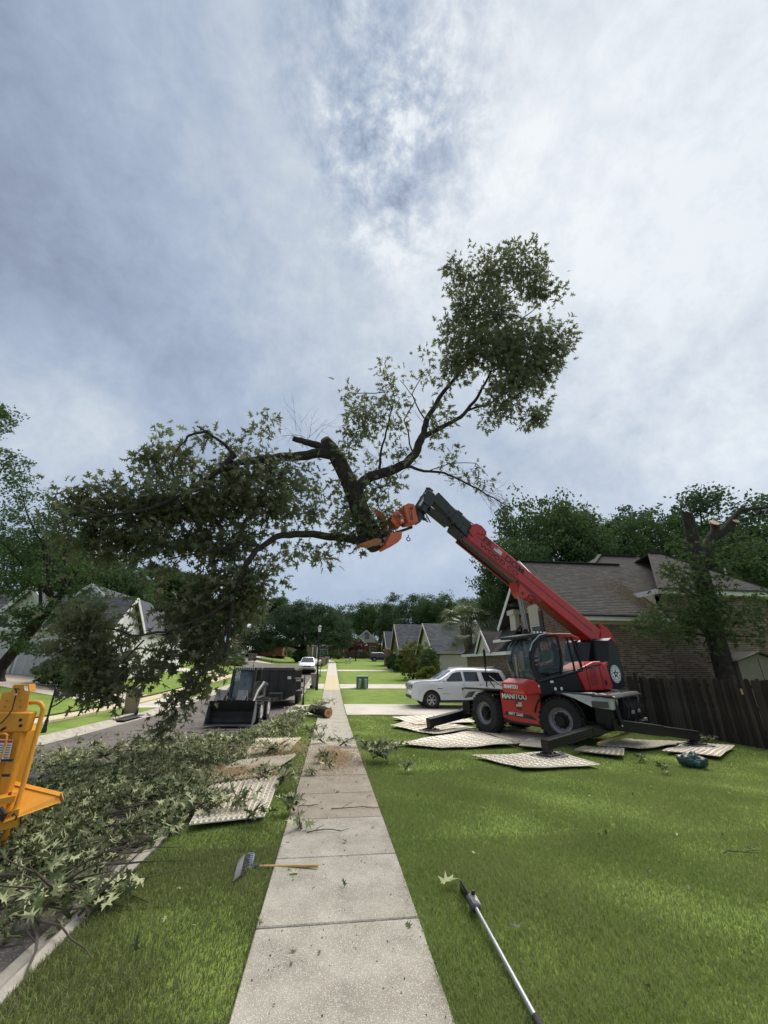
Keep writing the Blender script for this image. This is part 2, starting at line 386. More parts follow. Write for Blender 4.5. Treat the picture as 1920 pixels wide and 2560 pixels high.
CONCB=mat('concrete_soiled',(.25,.205,.16),(.34,.30,.235),scale=2.6,rough=.9,bump=.35,bscale=120,spec=.2,det=9,speck=[(95,.34,(.55,.5,.42),.4),(40,.3,(.10,.075,.055),.6)])
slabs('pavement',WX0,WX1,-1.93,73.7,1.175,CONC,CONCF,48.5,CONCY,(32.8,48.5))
for o_ in bpy.data.objects:
    if o_.name.startswith('slab') and o_.parent and o_.parent.name=='pavement' and 6.4<o_.location.y<10.2: o_.data=o_.data.copy(); o_.data.materials[0]=CONCB
slabs('left_pavement',LW0,LW1,2,57,1.3,CONCY)
# driveways
def drive(name,A,Bq,n,m,off=.0,ma=None,cuts=3):
    o=sheet(name,A,Bq,n,m,off,ma or CONCF,thick=.09); tag(o,kind='structure'); return o
def G(*pts): return [tuple(gp(*p)[:2]) for p in pts]
# near driveway (white car) cast in panels
def panels(name,x0,x1,y0,y1,nx,ny,ma):
    root=thing(name,None,None,(0,0,0)); root['kind']='structure'
    for i in range(nx):
        for j in range(ny):
            a=x0+(x1-x0)*i/nx+.006; b=x0+(x1-x0)*(i+1)/nx-.006; c=y0+(y1-y0)*j/ny+.006; d=y0+(y1-y0)*(j+1)/ny-.006
            sheet('panel',[(a,c),(a,d)],[(b,c),(b,d)],5,5,.004,ma,thick=.09,parent=root)
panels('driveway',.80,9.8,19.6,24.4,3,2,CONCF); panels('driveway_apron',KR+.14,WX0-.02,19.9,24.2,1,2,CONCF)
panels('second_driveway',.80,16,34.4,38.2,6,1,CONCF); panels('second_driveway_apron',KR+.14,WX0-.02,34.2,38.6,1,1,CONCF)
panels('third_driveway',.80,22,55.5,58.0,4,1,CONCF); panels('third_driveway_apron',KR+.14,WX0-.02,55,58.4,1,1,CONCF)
drive('left_driveway',[(-32,26.5),(-22,26.8),(-16.5,24.6),(-13,23.7),(LW0-.02,23.5)],[(-32,31.5),(-17.5,31.5),(-15.5,29),(-13,28.3),(LW0-.02,28.2)],24,8,.0,mat('drive_stained',(.47,.41,.33),(.30,.25,.2),scale=.5,rough=.9,bump=.2,bscale=60))
panels('left_driveway_apron',LW1+.02,KL-.15,23.4,28.4,1,2,CONCF)
drive('far_left_driveway',[(-24,45),(-11.15,44.5)],[(-24,48),(-11.15,48)],12,4); panels('far_left_apron',LW1+.02,KL-.15,44.3,48.2,1,1,CONCF)
drive('corner_driveway',[(-19,96),(-20,78),(-14,70.5)],[(-13.5,96),(-14.5,79),(-9,70.6)],14,5)
drive('oak_driveway',[(-6,98),(-3.5,84),(-1.0,70)],[(-1.5,98),(0.5,84),(.9,72)],14,5)
# storm drain inlets in the left kerb
for y,lab in ((19.8,'dark storm drain inlet in the far kerb beside the tan bin'),(12.4,'dark storm drain inlet in the far kerb near the black mailbox')):
    t=thing('storm_drain',lab,'storm drain',(KL,y,terr(KL,y)),0,'kerb inlets')
    MB().box((.10,0,-.045),(.5,1.9,.03),bev=.01).build('throat_shade',mat('throat_shade_black',(.012,.011,.01),(.03,.025,.02),scale=9,rough=.5),t)  # flat black slab stands in for the shade inside the opening
    MB().box((-.09,0,.02),(.2,2.1,.05),bev=.01).build('lintel',KERB,t)
# ------------------------------------------------ grass blades
GR=[(.12,.18,.035),(.22,.30,.065),(.29,.36,.10),(.17,.25,.05),(.42,.42,.20),(.24,.33,.07)]
GRASS=mat('grass_blade',(.155,.21,.055),(.28,.305,.12),scale=.7,rough=.6,spec=.25,island=GR,trans=.35,det=5)
MATPX=[[(470,2078),(660,2051),(702,1949),(522,1973)],[(500,1968),(669,1948),(739,1895),(600,1908)],[(609,1898),(722,1886),(752,1850),(640,1857)],
 [(980,1798),(1040,1818),(1190,1811),(1152,1790)],[(976,1819),(1083,1841),(1205,1826),(1030,1804)],[(976,1866),(1105,1876),(1296,1867),(1184,1834)],
 [(1188,1834),(1302,1868),(1425,1850),(1290,1822)],[(1298,1873),(1360,1880),(1402,1866),(1322,1855)],[(1179,1895),(1308,1929),(1502,1919),(1403,1889)],
 [(1492,1869),(1600,1879),(1742,1863),(1566,1853)],[(1657,1884),(1803,1902),(1839,1872),(1735,1861)],[(1436,1886),(1561,1901),(1563,1883),(1461,1874)]]
MATW=[[gp(*p) for p in q] for q in MATPX]
def inpoly(x,y,poly):
    c=np.zeros(x.shape,bool); n=len(poly)
    for i in range(n):
        x0,y0=poly[i][0],poly[i][1]; x1,y1=poly[i-1][0],poly[i-1][1]
        c^=((y0>y)!=(y1>y))&(x<(x1-x0)*(y-y0)/(y1-y0+1e-12)+x0)
    return c
def frustum(x,y,mg=.06):
    d=np.stack([x,y,terrv(x,y)],-1)-CAM; zc=d@BF; u=d@BR/zc*FPX; v=-(d@BU)/zc*FPX
    return (zc>.3)&(np.abs(u)<CX*(1+mg))&(v<CY*(1+mg))
GRASSV=mat('verge_blade',(.12,.165,.045),(.22,.225,.09),scale=.8,rough=.6,spec=.25,island=[(.10,.14,.04),(.17,.22,.06),(.23,.27,.09),(.13,.18,.045),(.36,.34,.19),(.2,.24,.075)],trans=.3,det=5)
def blades(name,label,x0,x1,bands,gm=None):
    cs=[];ts=[];base=0
    for (y0,y1,dens,w,h) in bands:
        n=int((x1-x0)*(y1-y0)*dens); x=nr.uniform(x0,x1,n); y=nr.uniform(y0,y1,n); k=frustum(x,y); x=x[k];y=y[k]
        keep=np.ones(x.shape,bool)
        for q in MATW: keep&=~inpoly(x,y,q)
        patch=np.sin(x*2.3+1.1*np.sin(y*1.7))*np.cos(y*1.9+x*.7)
        keep&=nr.uniform(0,1,x.shape)<(.85+.25*patch); x=x[keep];y=y[keep];patch=patch[keep];n=len(x)
        tall=1+.25*patch
        tf=np.exp(-(((x+1.15)/.28)**2+((y-3.55)/.35)**2)); tall=tall+1.1*tf*nr.uniform(0,1,n)
        a=nr.uniform(0,2*PI,n); ln=nr.uniform(.25,1.0,n); H=h*nr.uniform(.5,1.25,n)*tall
        z=terrv(x,y)-.03+.012*np.sin(x*1.7+y*.6)*np.cos(y*.9)
        dx=np.cos(a)*w/2; dy=np.sin(a)*w/2; la=nr.uniform(0,2*PI,n); lx=np.cos(la)*H*ln*.75; ly=np.sin(la)*H*ln*.75
        p0=np.stack([x-dx,y-dy,z],-1);p1=np.stack([x+dx,y+dy,z],-1)
        p2=np.stack([x+dx*.7+lx*.4,y+dy*.7+ly*.4,z+H*.62],-1);p3=np.stack([x-dx*.7+lx*.4,y-dy*.7+ly*.4,z+H*.62],-1); p4=np.stack([x+lx,y+ly,z+H*(1-.25*ln)],-1)
        if y0<5.5:
            co=np.stack([p0,p1,p2,p3,p4],1).reshape(-1,3); b=base+np.arange(n)*5
            t=np.concatenate([np.stack([b,b+1,b+2],-1),np.stack([b,b+2,b+3],-1),np.stack([b+3,b+2,b+4],-1)])
            base+=5*n
        else:
            co=np.stack([p0,p1,p4],1).reshape(-1,3); b=base+np.arange(n)*3; t=np.stack([b,b+1,b+2],-1); base+=3*n
        cs.append(co);ts.append(t)
    o=npmesh(name,np.concatenate(cs),np.concatenate(ts),gm or GRASS); tag(o,label,'grass',kind='stuff')
blades('lawn_grass','mown green lawn grass to the right of the pavement',WX1-.018,13,[(1.4,3.2,17000,.0042,.05),(3.2,5.5,10500,.0055,.05),(5.5,9,5200,.009,.05),(9,14,2000,.015,.05),(14,19.5,800,.024,.05)])
blades('verge_grass','green verge grass between kerb and pavement',KR+.125,WX0+.018,[(1.4,3.2,17000,.0042,.055),(3.2,5.5,10500,.0055,.05),(5.5,9,5200,.009,.045),(9,14,2200,.015,.045),(14,19.8,900,.024,.045)],GRASSV)
# ------------------------------------------------ foliage tools
def lobed():      # pointed five-lobed leaf, unit length along +y
    h=[(0,0),(.07,.08),(.40,.02),(.15,.20),(.13,.28),(.48,.52),(.14,.46),(.12,.56),(.22,.86),(.06,.74),(0,1.08)]
    pts=h+[(-x,y) for x,y in h[-2:0:-1]]
    return np.array([(x,y,0) for x,y in pts]+[(0,.38,0)])
LEAF=lobed(); LN=len(LEAF)
LEAF[:,2]=np.abs(LEAF[:,0])*.38-.22*(LEAF[:,1]-.4)**2
LTRI=np.array([(i,(i+1)%(LN-1),LN-1) for i in range(LN-1)])
S7=np.array([(0,0,0),(.42,.12,.1),(.18,.3,.03),(.45,.62,.1),(.12,.62,0),(0,1.05,-.1),(-.12,.62,0),(-.45,.62,.1),(-.18,.3,.03),(-.42,.12,.1)])
S7T=np.array([(0,1,2),(2,3,4),(4,5,6),(6,7,8),(8,9,0),(0,2,8),(2,4,6),(2,6,8)])
QL=np.array([(0,0,0),(.32,.45,.08),(0,1,0),(-.32,.45,.08)]); QLT=np.array([(0,1,2),(0,2,3)])
def leaves(pos,size,base=QL,tri=QLT,droop=0.,dirs=None,flat=None):
    n=len(pos)
    if dirs is None: d=nr.normal(size=(n,3)); 
    else: d=dirs+nr.normal(size=(n,3))*.55
    d[:,2]-=droop; d/=np.linalg.norm(d,axis=1)[:,None]
    r=nr.normal(size=(n,3))
    if flat is not None: r=np.cross(d,np.array([0,0,1.])+nr.normal(size=(n,3))*flat)
    r-=d*np.sum(r*d,1)[:,None]; r/=np.linalg.norm(r,axis=1)[:,None]+1e-9; u=np.cross(r,d)
    s=np.asarray(size)*np.ones(n)*nr.uniform(.65,1.25,n); cu=nr.uniform(-.8,2.6,n)
    co=pos[:,None,:]+s[:,None,None]*(base[None,:,0:1]*r[:,None,:]+base[None,:,1:2]*d[:,None,:]+(base[None,:,2:3]*cu[:,None,None])*u[:,None,:])
    t=tri[None]+np.arange(n)[:,None,None]*len(base)
    return co.reshape(-1,3),t.reshape(-1,3)
def lmat(name,cols,c2=None,trans=.3,back=None): return mat(name,cols[0],cols[-1],scale=.6,rough=.8,spec=.12,island=cols,trans=trans,back=back)
LF_OAK=lmat('leaf_dark_oak',[(.035,.07,.026),(.07,.12,.04),(.05,.09,.03),(.10,.15,.055)])
LF_MID=lmat('leaf_mid_green',[(.05,.09,.025),(.10,.16,.045),(.075,.12,.035),(.13,.19,.06)])
LF_BLUE=lmat('leaf_grey_green',[(.05,.085,.045),(.085,.13,.065),(.065,.105,.052)])
LF_LIMB=mat('leaf_cut_limb',(.085,.115,.042),(.13,.12,.06),scale=.45,rough=.55,spec=.3,island=[(.055,.085,.03),(.13,.165,.06),(.19,.20,.09),(.12,.13,.055),(.26,.26,.15)],trans=.46,back=(.15,.175,.095))
LF_DEB=mat('leaf_fallen',(.05,.085,.028),(.13,.14,.05),scale=1.2,rough=.5,spec=.35,island=[(.025,.055,.02),(.06,.10,.035),(.04,.07,.028),(.11,.14,.055),(.14,.12,.055)],trans=.2,back=(.40,.42,.22))
LF_PALE=mat('leaf_pale',(.40,.42,.20),(.33,.37,.16),scale=6,rough=.6,trans=.2)
BARK=mat('bark',(.05,.042,.034),(.022,.019,.016),scale=5,rough=.95,bump=1.,bscale=22,stretch=(1,1,.25),spec=.1)
BARKL=mat('bark_limb',(.028,.024,.021),(.058,.05,.043),scale=7,rough=.95,bump=.8,bscale=30,spec=.1)
TWIG=mat('twig',(.07,.055,.042),rough=.9)
CUT=mat('cut_wood',(.58,.42,.28),(.48,.31,.19),scale=9,rough=.85)
def crown_pts(ells,n_clump,per,cr,seed=0,bot=.35,gap=.0):
    g=np.random.default_rng(seed); P=[]
    vol=np.array([e[3]*e[4]*e[5] for e in ells])**.7; cnt=np.maximum(3,(n_clump*vol/vol.sum()).astype(int))
    for e,c in zip(ells,cnt):
        d=g.normal(size=(c,3)); d/=np.linalg.norm(d,axis=1)[:,None]; rr=g.uniform(.25,1,c)**.45*g.uniform(.82,1.12,c)
        cc=np.array(e[:3])+d*rr[:,None]*np.array(e[3:6])
        for q in cc:
            k=int(per*g.uniform(.5,1.4)); s=cr*g.uniform(.6,1.3)
            v=g.normal(size=(k,3)); v/=np.linalg.norm(v,axis=1)[:,None]; v*=(g.uniform(0,1,k)**.4)[:,None]*s; v[:,2]*=.62
            P.append(q+v)
    return np.concatenate(P)
def limb_path(a,b,n,wob,seed):
    g=random.Random(seed); a,b=V(a),V(b); out=[]
    for i in range(n+1):
        t=i/n; w=wob*math.sin(PI*min(t*1.0,1))*(b-a).length
        out.append(a.lerp(b,t)+V((g.uniform(-w,w),g.uniform(-w,w),g.uniform(-w,w)*.6)))
    return out
def make_tree(name,label,cat,loc,trunk_h,tr,ells,n_clump,per,cr,leaf,lm,seed,group=None,lean=(0,0),limbs=7,base=QL,tri=QLT,droop=.2,bark=None):
    t=thing(name,label,cat,loc,0,group); g=random.Random(seed)
    mb=MB(); top=V((lean[0],lean[1],trunk_h))
    mb.lathe((0,0,-.15),(0,0,1),[(tr*1.7,0),(tr*1.15,.35),(tr,.9)],12)
    pts=limb_path((0,0,.6),top,5,.015,seed); mb.tube(pts,[tr*(1-.35*i/5) for i in range(6)],12)
    ez=sorted(ells,key=lambda e:-e[3]*e[4]*e[5])
    for k in range(limbs):
        e=ez[k%len(ez)]; st=pts[3+k%3]; en=V(e[:3])+V((g.uniform(-.6,.6)*e[3],g.uniform(-.6,.6)*e[4],g.uniform(-.2,.7)*e[5]))
        lp=limb_path(st,en,5,.06,seed*31+k); r0=tr*g.uniform(.28,.5); mb.tube(lp,[r0*(1-.8*i/5) for i in range(6)],7)
        for q in range(3):
            s2=lp[2+q]; e2=s2+V((g.uniform(-1,1)*e[3],g.uniform(-1,1)*e[4],g.uniform(.0,1)*e[5]))*.45
            mb.tube(limb_path(s2,e2,3,.08,k*7+q),[r0*.35,r0*.25,r0*.16,r0*.06],5)
    mb.build('trunk',bark or BARK,t,smooth=True)
    P=crown_pts(ells,n_clump,per,cr,seed); co,tt=leaves(P,leaf,base,tri,droop); npmesh('crown',co,tt,lm,t)
    return t
# shared far-tree prototypes (copied and scaled)
PROTO={}
def proto(kind):
    if kind in PROTO: return PROTO[kind]
    g=random.Random(hash(kind)%99 if 0 else {'round':3,'tall':5,'wide':8,'pine':12,'loose':17}[kind])
    if kind=='pine': el=[(g.uniform(-2.2,2.2),g.uniform(-2.2,2.2),7.5+i*.55,1.5,1.5,.6) for i in range(11)]
    elif kind=='tall': el=[(g.uniform(-1.3,1.3),g.uniform(-1.3,1.3),3.5+i*.75,1.9-.09*i,1.9-.09*i,1.2) for i in range(10)]
    elif kind=='wide': el=[(g.uniform(-4,4),g.uniform(-4,4),5+g.uniform(0,2.6),2.4,2.4,1.6) for i in range(14)]
    elif kind=='loose': el=[(g.uniform(-2.8,2.8),g.uniform(-2.8,2.8),4+g.uniform(0,7),1.2,1.2,.8) for i in range(17)]
    else: el=[(g.uniform(-2.6,2.6),g.uniform(-2.6,2.6),4.5+g.uniform(0,4.5),2.1,2.1,1.7) for i in range(13)]
    t=make_tree('tree_proto','x','tree',(0,0,-500),4.5 if kind!='pine' else 8,.32,el,430,44,.72,.215,{'pine':LF_OAK,'tall':LF_MID,'wide':LF_OAK,'loose':LF_BLUE,'round':LF_OAK}[kind],g.randint(1,99))
    PROTO[kind]=[t,False]; return PROTO[kind]
def tree(kind,label,x,y,h,w=None,group=None,rot=None,name='tree',lm=None):
    P=proto(kind); base={'round':11.0,'tall':12.0,'wide':9.3,'pine':14.3,'loose':11.9}[kind]
    t=P[0] if not P[1] else copy_tree(P[0]); P[1]=True
    s=h/base; sw=s if w is None else w/{'round':9.0,'tall':6.2,'wide':12.5,'pine':7.2,'loose':7.6}[kind]
    t.name=name; t.location=(x,y,terr(x,y)-.05); t.scale=(sw,sw,s); t.rotation_euler=(0,0,rnd.uniform(0,6.28) if rot is None else rot)
    t['label']=label
    if group: t['group']=group
    elif 'group' in t: del t['group']
    return t
# ------------------------------------------------ background trees
g='trees rising behind the brick house'
for i,(px,yy,h,k,w,lab) in enumerate([
 (1300,31,13.2,'round',8,'dark round tree standing left behind the brick house ridge, nearest the boom'),
 (1395,35,19.0,'round',12.5,'tallest broad dark tree behind the brick house, its top left of centre'),
 (1490,38,19.6,'tall',11,'dark tree close right of the tallest one behind the brick house'),
 (1545,34,13.5,'wide',12,'low wide dark tree filling the gap above the brick house ridge'),
 (1610,36,17.8,'round',12,'dark rounded tree behind the brick house, left of the cut trunk'),
 (1700,38,18.3,'wide',14,'spreading dark tree behind the cut trunk'),
 (1810,36,19.2,'loose',15,'loose crowned tree behind the pale cut limb ends'),
 (1800,31,14,'round',13,'lower dark tree filling behind the right roof'),
 (1925,31,15.5,'round',12,'dark tree cut off by the right edge above the roof')]):
    p=dp(px,1600,Y=yy); tree(k,lab,p.x,yy,h,w,g)
tree('round','dark round tree seen between the palm and the brick gable',dp(1262,1600,Y=46).x,46,10.5,8)
for i,(px,yy,h,k,w,lab) in enumerate([
 (868,150,17,'wide',24,'hazy tree line piece directly right of the big oak crown'),
 (905,146,20,'round',20,'dark tree behind the far brick gable house'),
 (950,140,19,'round',18,'dark tree right of the far brick gable house'),
 (985,110,14.5,'loose',10,'pale feathery tree left behind the first grey roof'),
 (1020,100,15.8,'loose',11,'pale feathery tree standing over the first grey roof'),
 (1062,95,14.6,'round',10,'rounded tree over the joint between the grey roofs'),
 (1105,92,16,'round',11,'dark tree above the garage roof left of the palm'),
 (1150,90,14.6,'tall',10,'tree directly behind the palm head'),
 (1195,85,14.2,'round',10,'tree right behind the palm head'),
 (1230,80,12.4,'tall',9,'tree peeping between palm and brick house'),
 (640,160,19,'pine',15,'dark pine group behind the white metal roof, left one'),
 (672,158,21,'pine',15,'dark pine standing above the white metal roof'),
 (595,150,18,'round',18,'dark tree behind the far brick garage'),
 (540,120,15,'round',16,'distant green tree behind the hanging foliage'),
 (720,170,19,'wide',24,'distant tree behind the left side of the big oak'),
 (810,165,19,'wide',24,'distant tree behind the right side of the big oak')]):
    p=dp(px,1640,Y=yy); tree(k,lab,p.x,yy,h,w)
for px,yy,h,k,w,lab in [(330,70,14,'pine',12,'flat topped pine behind the grey roofs, left one'),(372,72,15,'pine',12,'flat topped pine behind the grey roofs, middle one'),(425,74,14,'pine',12,'flat topped pine behind the grey roofs, right one'),(255,55,12.2,'round',11,'olive green tree behind the white house ridge'),(470,80,11,'round',12,'green tree behind the far lawn'),(150,52,12.5,'round',11,'dark tree behind the white dormer'),(20,48,15,'round',12,'dark tree far left behind the white house')]:
    p=dp(px,1640,Y=yy); tree(k,lab,p.x,yy,h,w)
# big oak closing the street
bx=dp(757,1650,Y=82); 
el=[(-9,0,4.6,3.2,3,2.0),(-6.5,-1,6.5,3.4,3.4,2.3),(-3.5,1,8.6,3.2,3,2.2),(0,0,9.6,3.6,3.4,2.2),(3.4,0,8.6,3.4,3.2,2.4),(6.3,0,6.4,3,3,2.3),(7.6,-1,4.4,2.2,2.4,1.6),(0,-2,6.4,4.6,3,2.6),(-4.2,-2.4,4.4,3,2.4,1.6),(4,-2.4,4.6,3,2.4,1.7),(-7.8,1,3.1,2,2,1.2),(-9.5,-1,2.6,2.6,2,1.4),(-6,-2.5,3.0,2.8,2,1.3),(-2.5,-3,3.6,2.4,1.8,1.1),(2.8,-3,3.6,2.4,1.8,1.1),(6.2,-2,3.2,2.4,2,1.2)]
make_tree('oak_tree','big spreading live oak closing the end of the street','tree',(bx.x,82,terr(bx.x,82)),3.2,.85,el,1000,60,1.0,.27,LF_BLUE,21,limbs=7)
# near left tree, dark leaning trunk and open crown
p0=dp(5,1655,Y=26.5)
def W(px,py,y): return dp(px,py,Y=y)
def pxell(o,items,dy,yc):
    out=[]
    for (px,py,rx,ry,yo) in items:
        c=dp(px,py,Y=yc+yo); zc=float((np.array(c)-CAM)@BF); k=zc/FPX; out.append((c.x-o.x,c.y-o.y,c.z-o.z,rx*k,dy*(rx*k)**.5,ry*k/1.06))
    return out
o0=V((p0.x,26.5,terr(p0.x,26.5)))
els=pxell(o0,[(40,1215,55,38,0),(100,1275,80,55,0),(35,1340,60,60,0),(160,1330,60,45,.5),(40,1450,75,55,0),(140,1440,60,40,-.5),(230,1420,60,30,0),(30,1560,60,40,0),(120,1540,90,40,-.5),(75,1600,60,25,-1),(215,1500,60,45,0),(190,1560,60,32,0),(70,1625,22,28,-1.5),(300,1400,40,28,1),(120,1380,80,40,1)],1.2,26)
t=make_tree('shade_tree','dark shade tree on the left lawn with leaning forked trunk','tree',o0,5.2,.30,els,330,42,.62,.15,LF_OAK,33,lean=(2.4,-.3),limbs=13,base=S7,tri=S7T)
els=pxell(o0,[(8,1035,38,18,0),(-20,1050,60,40,0),(30,1150,42,22,0),(-10,1170,40,34,0)],.9,20)
o1=dp(-330,1700,Y=20); o1=V((o1.x,20,terr(o1.x,20))); els=[(e[0]+o0.x-o1.x,e[1]+o0.y-o1.y,e[2]+o0.z-o1.z,e[3],e[4],e[5]) for e in els]
make_tree('street_tree','tall tree off the left edge with two feathery branches reaching in','tree',o1,6.5,.3,els,60,42,.45,.12,LF_OAK,35,lean=(1.2,0),limbs=6,base=S7,tri=S7T)
# ------------------------------------------------ shrubs
def shrub(label,x,y,rx,h,lm,seed,name='shrub',leaf=.14,n=120,per=26):
    t=thing(name,label,'shrub',(x,y,terr(x,y)))
    mb=MB()
    for k in range(5):
        a=k*1.26; mb.tube([(0,0,0),(math.cos(a)*rx*.3,math.sin(a)*rx*.3,h*.35),(math.cos(a)*rx*.55,math.sin(a)*rx*.55,h*.7)],[.05,.035,.015],5)
    mb.build('stem',BARK,t)
    P=crown_pts([(0,0,h*.5,rx*.86,rx*.8,h*.46),(0,0,h*.28,rx*.8,rx*.8,h*.26),(rx*.2,0,h*.66,rx*.5,rx*.5,h*.3)],n,per,.2,seed); P=P[P[:,2]>.03]
    co,tt=leaves(P,leaf,droop=-.3); npmesh('foliage',co,tt,lm,t); return t
LF_YEL=lmat('leaf_yellow_green',[(.06,.10,.02),(.13,.17,.03),(.09,.13,.025),(.19,.20,.04)])
LF_RED=lmat('leaf_dark_red',[(.07,.02,.022),(.12,.04,.035),(.05,.02,.02)])
for px,py,Y,w,h,lm,lab in [(1032,1682,43,2.3,4.1,LF_YEL,'large rounded yellow-green shrub left of the garage'),(1072,1684,40,1.35,3.4,LF_MID,'upright green shrub beside the garage corner'),(1068,1686,38,1.2,1.6,LF_YEL,'low yellow-green shrub in front of the garage corner'),
  (984,1660,58,1.3,2.2,LF_OAK,'dark clipped ball shrub, left of the pair by the far porch'),(997,1665,55,1.2,2.1,LF_OAK,'dark clipped ball shrub, right of the pair by the far porch'),
  (165,1668,27.5,2.0,1.7,LF_OAK,'dark shrub bed at the end of the white garages'),(215,1672,27,1.7,1.5,LF_OAK,'dark shrub right of the garage bed'),(262,1672,29,1.6,1.3,LF_OAK,'shrub under the white gable wall'),
  (905,1645,108,2.6,1.6,LF_MID,'clipped hedge under the far arched window'),(925,1642,108,2.4,1.6,LF_MID,'clipped hedge under the far right window'),(835,1642,100,3.5,1.9,LF_OAK,'low dark hedge left of the far gable house'),(705,1640,96,3.6,2.2,LF_MID,'bright hedge behind the corner lawn'),(950,1630,106,1.8,3.6,LF_YEL,'yellow-green bush at the right corner of the far brick house'),
  (540,1668,62,3.4,1.6,LF_OAK,'dark shrub row beyond the left lawn'),(590,1668,60,1.5,1.1,LF_MID,'tall flowering grass clump on the far left lawn'),(745,1648,80,2.2,2.4,LF_OAK,'dark shrub at the foot of the big oak')]:
    p=dp(px,py,Y=Y); shrub(lab,p.x,Y,w,h,lm,int(px),n=190 if Y<70 else 60,leaf=.17 if Y<70 else .34)
p=dp(889,1650,Y=88); t=make_tree('ornamental_tree','small dark red leaved tree on the far lawn','tree',(p.x,88,terr(p.x,88)),1.6,.12,[(0,0,3.2,1.9,1.6,1.3),(-.7,0,2.6,1.2,1,.8),(.8,0,2.9,1.2,1,.9)],60,26,.4,.3,LF_RED,5,limbs=5)
for px,Y,lab in [(846,104,'pale trunked crape myrtle left in the far bed'),(858,103,'pale trunked crape myrtle right in the far bed')]:
    p=dp(px,1650,Y=Y); make_tree('crape_myrtle',lab,'tree',(p.x,Y,terr(p.x,Y)),2.4,.16,[(0,0,4.3,2,1.6,1.4)],36,24,.5,.36,LF_MID,int(px),limbs=4,bark=mat('pale_bark',(.35,.31,.26),rough=.9))
# ------------------------------------------------ palm
def palm():
    p=dp(1186,1690,Y=31); b=V((p.x,31,terr(p.x,31))); c=dp(1166,1563,Y=31); h=c.z-b.z; off=c.x-b.x
    t=thing('palm_tree','cabbage palm with rough trunk behind the white car','palm tree',b)
    mb=MB(); g=random.Random(4); n=13
    ax=[V((off*(i/12)**1.2+.10*math.sin(i*.5),0,h*i/12)) for i in range(13)]
    mb.tube(ax,[.24 if i<7 else .24+.04*(i-6) for i in range(13)],10,); mb.build('trunk',mat('palm_bark',(.16,.13,.10),(.08,.065,.05),scale=12,rough=.95,bump=.8),t,smooth=True)
    mb=MB()
    for i in range(120):
        tt=g.uniform(.45,.98); k=min(11,int(tt*12)); q=ax[k].lerp(ax[k+1],tt*12-k); a=g.uniform(0,6.28); r=.24+.3*max(0,tt-.5)
        d=V((math.cos(a),math.sin(a),0)); mb.bar(q+d*(r-.05),q+d*(r+.16)+V((0,0,.26)),.10,.03,up=d,w2=.03,h2=.02)
    mb.build('leaf_boot',mat('palm_boot',(.22,.18,.14),(.12,.10,.08),scale=6,rough=.95),t)
    PL=mat('palm_leaf',(.11,.15,.08),(.17,.2,.1),scale=1.5,rough=.45,island=[(.10,.14,.07),(.18,.22,.12),(.26,.29,.16),(.12,.16,.09)],trans=.3)
    c0=V((off,0,h)); k=0
    for i in range(64):
        a=g.uniform(0,6.28); el=R(g.choice([g.uniform(25,80),g.uniform(-5,40),g.uniform(-50,5)])); L=g.uniform(1.25,1.75)
        d=V((math.cos(a)*math.cos(el),math.sin(a)*math.cos(el),math.sin(el))); e=c0+d*L+V((0,0,-.12*L)); mb=MB(); mb.tube([c0,c0+d*L*.5,e],[.03,.022,.015],5)
        side=d.cross(V((0,0,1))).normalized(); upv=side.cross(d).normalized()
        for s in range(26):
            th=R(-105+210*s/25); ld=(d*math.cos(th)+side*math.sin(th)); l=g.uniform(.75,1.05)*(1-.25*abs(th)/R(105))
            l*=1.3; a0=e; a1=e+ld*l*.55+upv*.05; a2=e+ld*l+V((0,0,-.32*l*g.uniform(.6,1.5)))
            w=(upv.cross(ld)).normalized()*.022; mb.add([a0-w*.5,a0+w*.5,a1+w,a2,a1-w],[(0,1,2,4),(4,2,3)])
        mb.build('frond',PL,t)
palm()
